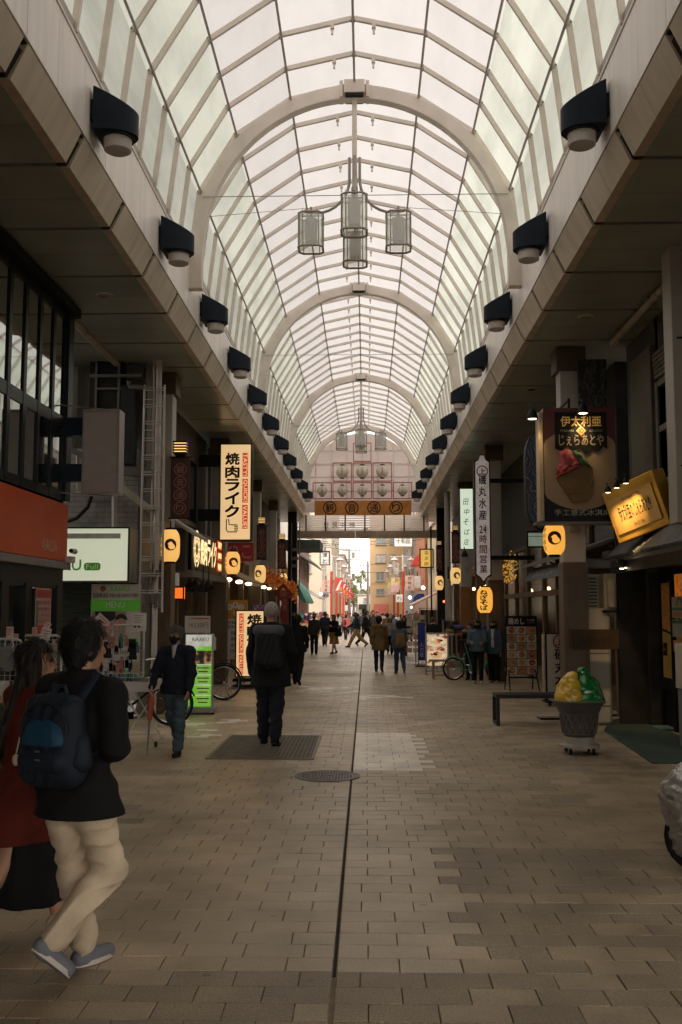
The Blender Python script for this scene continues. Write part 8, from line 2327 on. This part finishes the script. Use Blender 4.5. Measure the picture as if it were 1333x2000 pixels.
def pxp(px, yf): p = gnd(px, yf); return (p.x, p.y)
def hgt(yt, yf): return CAMZ * (yf - yt) / (yf - 1190)

LT = (.60, .49, .35)
m1 = person('man in black coat and cream trousers with a navy backpack walking past', (-1.38, 4.8), 22, 1.66, (BLK, .76, {'thick': .027, 'flare': .03, 'sole': (.5, .45, .40), 'name': 'coat'}), ('pants', LT, .025), ('thick', (.008, .007, .006)), shoe=(.15, .155, .18), lyaw=-22, legs=((12, 3), (15, 62)), arms=((10, 14, 70, .9), (-12, 17, 88, 1.3)), lean=3, yaw=-22, res=.010, fine=True)
backpack(m1, 'navy backpack with a bright blue panel worn by the man in cream trousers', (.012, .018, .028), size=(.165, .095, .22), drop=.26, off=.20, strap=(.02, .03, .045), panel=(.012, .055, .10), fine=True, res=.009)
w1 = person('long haired woman in red coat and black skirt at the left edge', (-1.77, 5.25), 48, 1.58, ((.11, .018, .011), .58, {'thick': .035, 'flare': .05, 'name': 'coat', 'sole': (.42, .36, .28)}), ('skirt', BLK, .24, .27), ('long', (.014, .009, .006), .46), shoe=(.42, .34, .25), legs=((20, 4), (-20, 16)), arms=((5, 12, 20), (-8, 12, 15)), yaw=-28, res=.011, fine=True)
m2 = person('grey haired man in navy jacket, black mask and blue jeans walking towards the camera', pxp(343, 1474), 192, 1.52, (NAVY, .80, {'thick': .036, 'shirt': (.40, .38, .36), 'sl': .10, 'sole': (.03, .03, .03), 'name': 'jacket'}), ('pants', (.055, .085, .11), .026), ('short', (.10, .09, .08)), shoe=(.02, .016, .014), legs=((16, 12), (-12, 26)), arms=((16, 16, 10), (8, 22, 30)), mask=(.012, .014, .02), res=.012, fine=True, nod=8, yaw=-14)
w_ = list(m2['_w']); wr = wpt(m2, w_[3:6]); 
t = T('umbrella', 'folded grey umbrella with an orange red wrap held low by the man in jeans', 'umbrella', (wr.x, wr.y - .03, wr.z - .08))
MB().tube([(0, 0, .10), (0, 0, -.02), (-.03, -.05, -wr.z + .10)], [.014, .016, .008], 8).build('shaft', mat('umbrella_grey', (.16, .15, .14), .5), t)
MB().tube([(0, 0, .02), (-.005, -.01, -.10), (-.012, -.02, -.30)], [.026, .042, .026], 10).build('wrap', mat('wrap_red', (.36, .07, .03), .7, var=.2), t)
m3 = person('tall white haired man in a long black coat walking away down the middle', pxp(528, 1455), 4, 1.80, (BLK, .70, {'thick': .04, 'flare': .07, 'name': 'coat'}), ('pants', (.016, .018, .026), .03), ('bald', (.30, .27, .24)), legs=((8, 4), (-8, 12)), arms=((-6, 12, 14), (4, 16, 25)), lean=3, res=.012, fine=True)
backpack(m3, 'black box shaped backpack with a grey flap on the tall white haired man', (.014, .015, .019), size=(.17, .09, .24), drop=.27, off=.19, strap=(.10, .105, .115), lid=(.10, .105, .12))
A1, A2 = ((-14, 9, 14), (16, 9, 22)), ((10, 8, 30), (-12, 8, 12))
DN = (.022, .028, .042); JE = (.035, .055, .085); DEN = (.075, .115, .15)
def P_(label, px, yt, yf, th, top, bottom, hair, **k):
    D = CAMZ * F / (yf - 1190)
    k.setdefault('res', .017 if D < 30 else .021)
    k.setdefault('arms', A1 if int(px) % 2 else A2)
    return person(label, pxp(px, yf), th, hgt(yt, yf), top, bottom, hair, **k)
K = (.009, .008, .007); BR = (.03, .017, .01)
P_('dark haired man in black walking away just right of the white haired man', 581, 1198, 1337, 6, (BLK, .78, {}), ('pants', BLK), ('thick', K))
P_('man in dark grey jacket and black mask walking towards the camera on the left', 614, 1198, 1278, 180, ((.03, .03, .027), .82, {}), ('pants', NAVY), ('short', K), mask=BLK, legs=((5, 2), (-6, 6)))
P_('man in a navy jacket with raised collar walking away, left of the mustard skirt', 635, 1194, 1262, 5, ((.010, .013, .022), .80, {}), ('pants', BLK), ('thick', K))
q = P_('woman in black top and mustard yellow midi skirt turning aside on the left', 653, 1199, 1277, 215, (BLK, .92, {}), ('skirt', (.26, .15, .018), .42, .23), ('long', K, .26), legs=((22, 10), (-14, 12)), arms=((20, 8, 95), (-5, 10, 30)))
bag(q, 'big black shoulder bag of the woman in the mustard skirt', BLK, (.24, 0, .95), (.07, .20, .17), .12)
q = P_('person in pink red checked jacket and black leggings walking away', 676, 1199, 1250, 8, ((.36, .09, .085), .88, {'thick': .035}), ('pants', BLK, .008), ('thick', BR))
bag(q, 'black sling bag across the pink red checked jacket', BLK, (0, .16, 1.18), (.06, .12, .13), .1, 'sling_bag')
P_('man in open dark jacket, blue shirt and tan trousers striding across the street', 697, 1191, 1264, 250, ((.02, .022, .018), .82, {'shirt': (.02, .09, .24)}), ('pants', (.27, .18, .09), .034), ('thick', K), legs=((34, 8), (-30, 20)), arms=((-14, 12, 25), (22, 14, 50)), yaw=40, mask=(.03, .03, .03))
P_('man in black with a white collar walking behind the striding man', 716, 1190, 1263, 120, (BLK, .82, {'shirt': (.5, .48, .45), 'sl': .1}), ('pants', BLK), ('thick', K), legs=((26, 6), (-24, 22)))
P_('person in dark jacket behind the brown hooded coat, left side', 729, 1191, 1258, 175, ((.045, .035, .025), .8, {}), ('pants', BLK), ('thick', BR))
q = P_('person in brown hooded coat and dark jeans walking away in the middle', 741, 1203, 1312, 3, ((.165, .105, .052), .66, {'thick': .036, 'flare': .03, 'hood': 1, 'name': 'coat'}), ('pants', (.016, .02, .03), .014), ('thick', K), shoe=(.05, .04, .03), legs=((6, 2), (-8, 24)))
bag(q, 'brown shoulder bag at the left hip of the brown hooded coat', (.10, .055, .025), (-.26, 0, .84), (.07, .12, .16), -.1)
q = P_('woman in a pale grey sweater and beige cap walking towards the camera', 762, 1204, 1278, 183, ((.27, .25, .23), .85, {}), ('pants', BLK, .03), ('long', BR, .18), cap=(.34, .24, .13))
bag(q, 'pale pink tote bag carried by the woman in the beige cap', (.40, .27, .22), (.27, -.02, .62), (.06, .14, .16), None, 'tote_bag')
q = P_('woman in a denim jacket and blue jeans walking away beside the brown coat', 781, 1211, 1316, -6, (DEN, .82, {'thick': .034}), ('pants', (.03, .065, .11), .022), ('long', K, .26), shoe=(.10, .085, .07), legs=((10, 2), (-14, 30)))
backpack(q, 'brown leopard patterned backpack on the woman in the denim jacket', (.20, .12, .055), size=(.15, .10, .19), drop=.32, off=.20)
P_('black haired woman in black coat with red trousers beyond the denim jacket', 790, 1201, 1280, 185, (BLK, .68, {}), ('pants', (.20, .04, .03), .02), ('long', K, .3))
P_('person in a mustard brown coat behind the woman in the beige cap', 757, 1196, 1262, 10, ((.17, .085, .025), .7, {}), ('pants', BLK), ('thick', K))
P_('person in a slate blue jacket at the right edge of the crowd', 769, 1199, 1256, 5, ((.06, .075, .10), .8, {}), ('pants', NAVY), ('bob', BR, .12))
FAR = [(661, 1197, 1243, 5, (.35, .32, .30), 'bob', 'person in a pale jacket just left of the pink checked jacket'),
       (648, 1200, 1247, 178, (.20, .17, .15), 'thick', 'person in taupe facing the camera behind the mustard skirt woman'),
       (684, 1196, 1240, 180, (.14, .10, .07), 'thick', 'person in a brown jacket right behind the pink checked jacket'),
       (690, 1198, 1236, 5, (.30, .25, .20), 'bob', 'person in beige far off, left of the striding man'),
       (668, 1198, 1236, 180, (.05, .05, .055), 'short', 'person in charcoal far off between the pale jacket and the pink one'),
       (706, 1196, 1240, 175, (.03, .03, .035), 'short', 'person in black far off behind the striding man'),
       (723, 1195, 1238, 182, (.10, .05, .04), 'long', 'woman in dark red brown far off by the tan building'),
       (737, 1194, 1244, 176, (.04, .045, .05), 'thick', 'person in slate black behind the brown hood'),
       (748, 1196, 1243, 5, (.24, .22, .21), 'short', 'person in light grey behind the mustard brown coat'),
       (775, 1197, 1246, 178, (.45, .42, .40), 'bob', 'person in off white near the right red post'),
       (783, 1199, 1242, 5, (.06, .03, .03), 'thick', 'person in plum black near the right red post'),
       (640, 1198, 1240, 183, (.40, .30, .24), 'long', 'woman in a sand coloured top behind the navy jacket man'),
       (795, 1200, 1250, 180, (.12, .10, .09), 'thick', 'person in dark taupe by the right goods counter'),
       (711, 1199, 1232, 5, (.28, .10, .06), 'bob', 'small far person in rust red in the middle of the street')]
for (px, yt, yf, th, c, hk, lab) in FAR:
    P_(lab, px, yt, yf, th, (c, .82, {}), ('pants', (.02, .02, .025)), (hk, K), res=.026, group='far pedestrians in the open street')
MORE = [(622, 1199, 1238, 4, (.22, .20, .19), 'short', 'person in stone grey beside the masked man in dark grey'), (630, 1201, 1241, 182, (.30, .07, .05), 'bob', 'person in brick red behind the navy jacket man'), (656, 1198, 1233, 3, (.08, .10, .06), 'thick', 'person in moss green far off left of the crowd'), (664, 1200, 1234, 180, (.42, .36, .20), 'long', 'woman in pale yellow far off left of the crowd'), (695, 1199, 1231, 183, (.46, .44, .42), 'short', 'small far person in white behind the striding man'), (701, 1198, 1235, 2, (.05, .06, .09), 'bob', 'person in ink blue far off behind the striding man'), (719, 1199, 1233, 178, (.33, .28, .24), 'thick', 'small far person in oatmeal by the tan building'), (730, 1198, 1236, 5, (.02, .02, .02), 'long', 'woman in black far off before the salmon shop board'), (744, 1199, 1235, 181, (.36, .16, .14), 'bob', 'person in dusty pink far off by the right red posts'), (753, 1198, 1239, 4, (.10, .08, .12), 'short', 'person in dark violet among the right red posts'), (764, 1198, 1237, 179, (.16, .14, .09), 'thick', 'person in khaki among the right red posts'), (800, 1199, 1258, 175, (.30, .26, .22), 'bob', 'person in cream coat by the trinket rack')]
for (px, yt, yf, th, c, hk, lab) in MORE:
    P_(lab, px, yt, yf, th, (c, .82, {}), ('pants', (.02, .02, .025)), (hk, K), res=.028, group='far pedestrians in the open street')
q = P_('girl in a denim jacket and black trousers standing by the turquoise bicycle', 934, 1210, 1335, 190, (DEN, .86, {'thick': .036}), ('pants', BLK, .012), ('bob', K, .12), shoe=(.40, .36, .32), legs=((2, 0), (-3, 2)), arms=((14, 10, 75), (14, 10, 75)), mask=BLK, nod=14)
q = P_('girl in an open denim jacket over white shirt beside the menu easel', 966, 1211, 1334, 200, ((.05, .075, .095), .80, {'thick': .036, 'shirt': (.42, .39, .36)}), ('pants', BLK, .03), ('long', K, .2), shoe=(.34, .26, .19), legs=((3, 0), (-4, 2)), arms=((4, 10, 12), (2, 8, 10)), mask=BLK, nod=8)
q = P_('person in black with a dark backpack behind the girl in denim', 920, 1217, 1328, 205, (BLK, .8, {}), ('pants', BLK), ('short', K), legs=((2, 0), (-2, 2)))
P_('person in a black jacket with white collar behind the lit food panel', 846, 1206, 1292, 15, ((.016, .016, .017), .8, {'thick': .036}), ('pants', BLK), ('short', (.07, .06, .05)), legs=((2, 0), (-2, 2)), scarf=(.4, .37, .33))
P_('person in black bending over the hat table at the right', 872, 1208, 1290, 60, (BLK, .8, {}), ('pants', BLK), ('thick', K), legs=((2, 0), (-2, 2)), lean=12, nod=20)
EXPO = 1.18
for m in bpy.data.materials:
    b = m.node_tree.nodes.get('Principled BSDF') if m.use_nodes else None
    if b and b.inputs['Emission Strength'].default_value > 0: b.inputs['Emission Strength'].default_value *= 2 ** (.25 - EXPO)
w = bpy.data.worlds.new('World'); sc.world = w; w.use_nodes = True
nt = w.node_tree; N = nt.nodes; L = nt.links
bg = N['Background']
sky = N.new('ShaderNodeTexSky'); sky.sky_type = 'NISHITA'; sky.sun_disc = False
SE, SR = R(44), R(160)
sky.sun_elevation = SE; sky.sun_rotation = SR; sky.air_density = 1.0; sky.dust_density = 1.0; sky.ozone_density = 1.0
hs = N.new('ShaderNodeHueSaturation'); hs.inputs['Saturation'].default_value = .15
tint = N.new('ShaderNodeMix'); tint.data_type = 'RGBA'; tint.blend_type = 'MULTIPLY'; tint.inputs[0].default_value = 1.0
tint.inputs[7].default_value = (1.0, .89, .79, 1)
L.new(sky.outputs[0], hs.inputs['Color']); L.new(hs.outputs[0], tint.inputs[6]); ov = N.new('ShaderNodeMix'); ov.data_type = 'RGBA'; ov.inputs[0].default_value = .65
ov.inputs[7].default_value = (7.1, 6.55, 6.0, 1)       # even overcast cloud over the clear sky model
L.new(tint.outputs[2], ov.inputs[6]); L.new(ov.outputs[2], bg.inputs[0])
bg.inputs[1].default_value = .15
sl = bpy.data.lights.new('sun', 'SUN'); sl.energy = 1.5; sl.angle = R(25); sl.color = (1, .93, .85)
so = bpy.data.objects.new('sun', sl); COL.objects.link(so)
d = Vector((math.sin(SR) * math.cos(SE), math.cos(SR) * math.cos(SE), math.sin(SE)))
so.rotation_euler = d.to_track_quat('Z', 'Y').to_euler()
cam = bpy.data.cameras.new('camera'); co = bpy.data.objects.new('camera', cam); COL.objects.link(co)
cam.sensor_fit = 'VERTICAL'; cam.sensor_height = 36; cam.sensor_width = 24; cam.lens = F / 2000 * 36
cam.clip_start = .05; cam.clip_end = 2000
co.location = (0, 0, CAMZ); co.rotation_euler = (PI / 2 + PITCH, 0, YAW)
sc.camera = co
sc.view_settings.view_transform = 'Standard'; sc.view_settings.look = 'None'; sc.view_settings.gamma = 1; sc.view_settings.exposure = EXPO
sc.render.engine = 'CYCLES'
cy = sc.cycles
cy.use_denoising = True
try: cy.denoiser = 'OPENIMAGEDENOISE'
except Exception: pass
cy.max_bounces = 8; cy.diffuse_bounces = 5; cy.glossy_bounces = 4; cy.transmission_bounces = 6; cy.transparent_max_bounces = 12
cy.sample_clamp_indirect = 6.0; cy.caustics_reflective = False; cy.caustics_refractive = False
cy.use_adaptive_sampling = True; cy.adaptive_threshold = .02
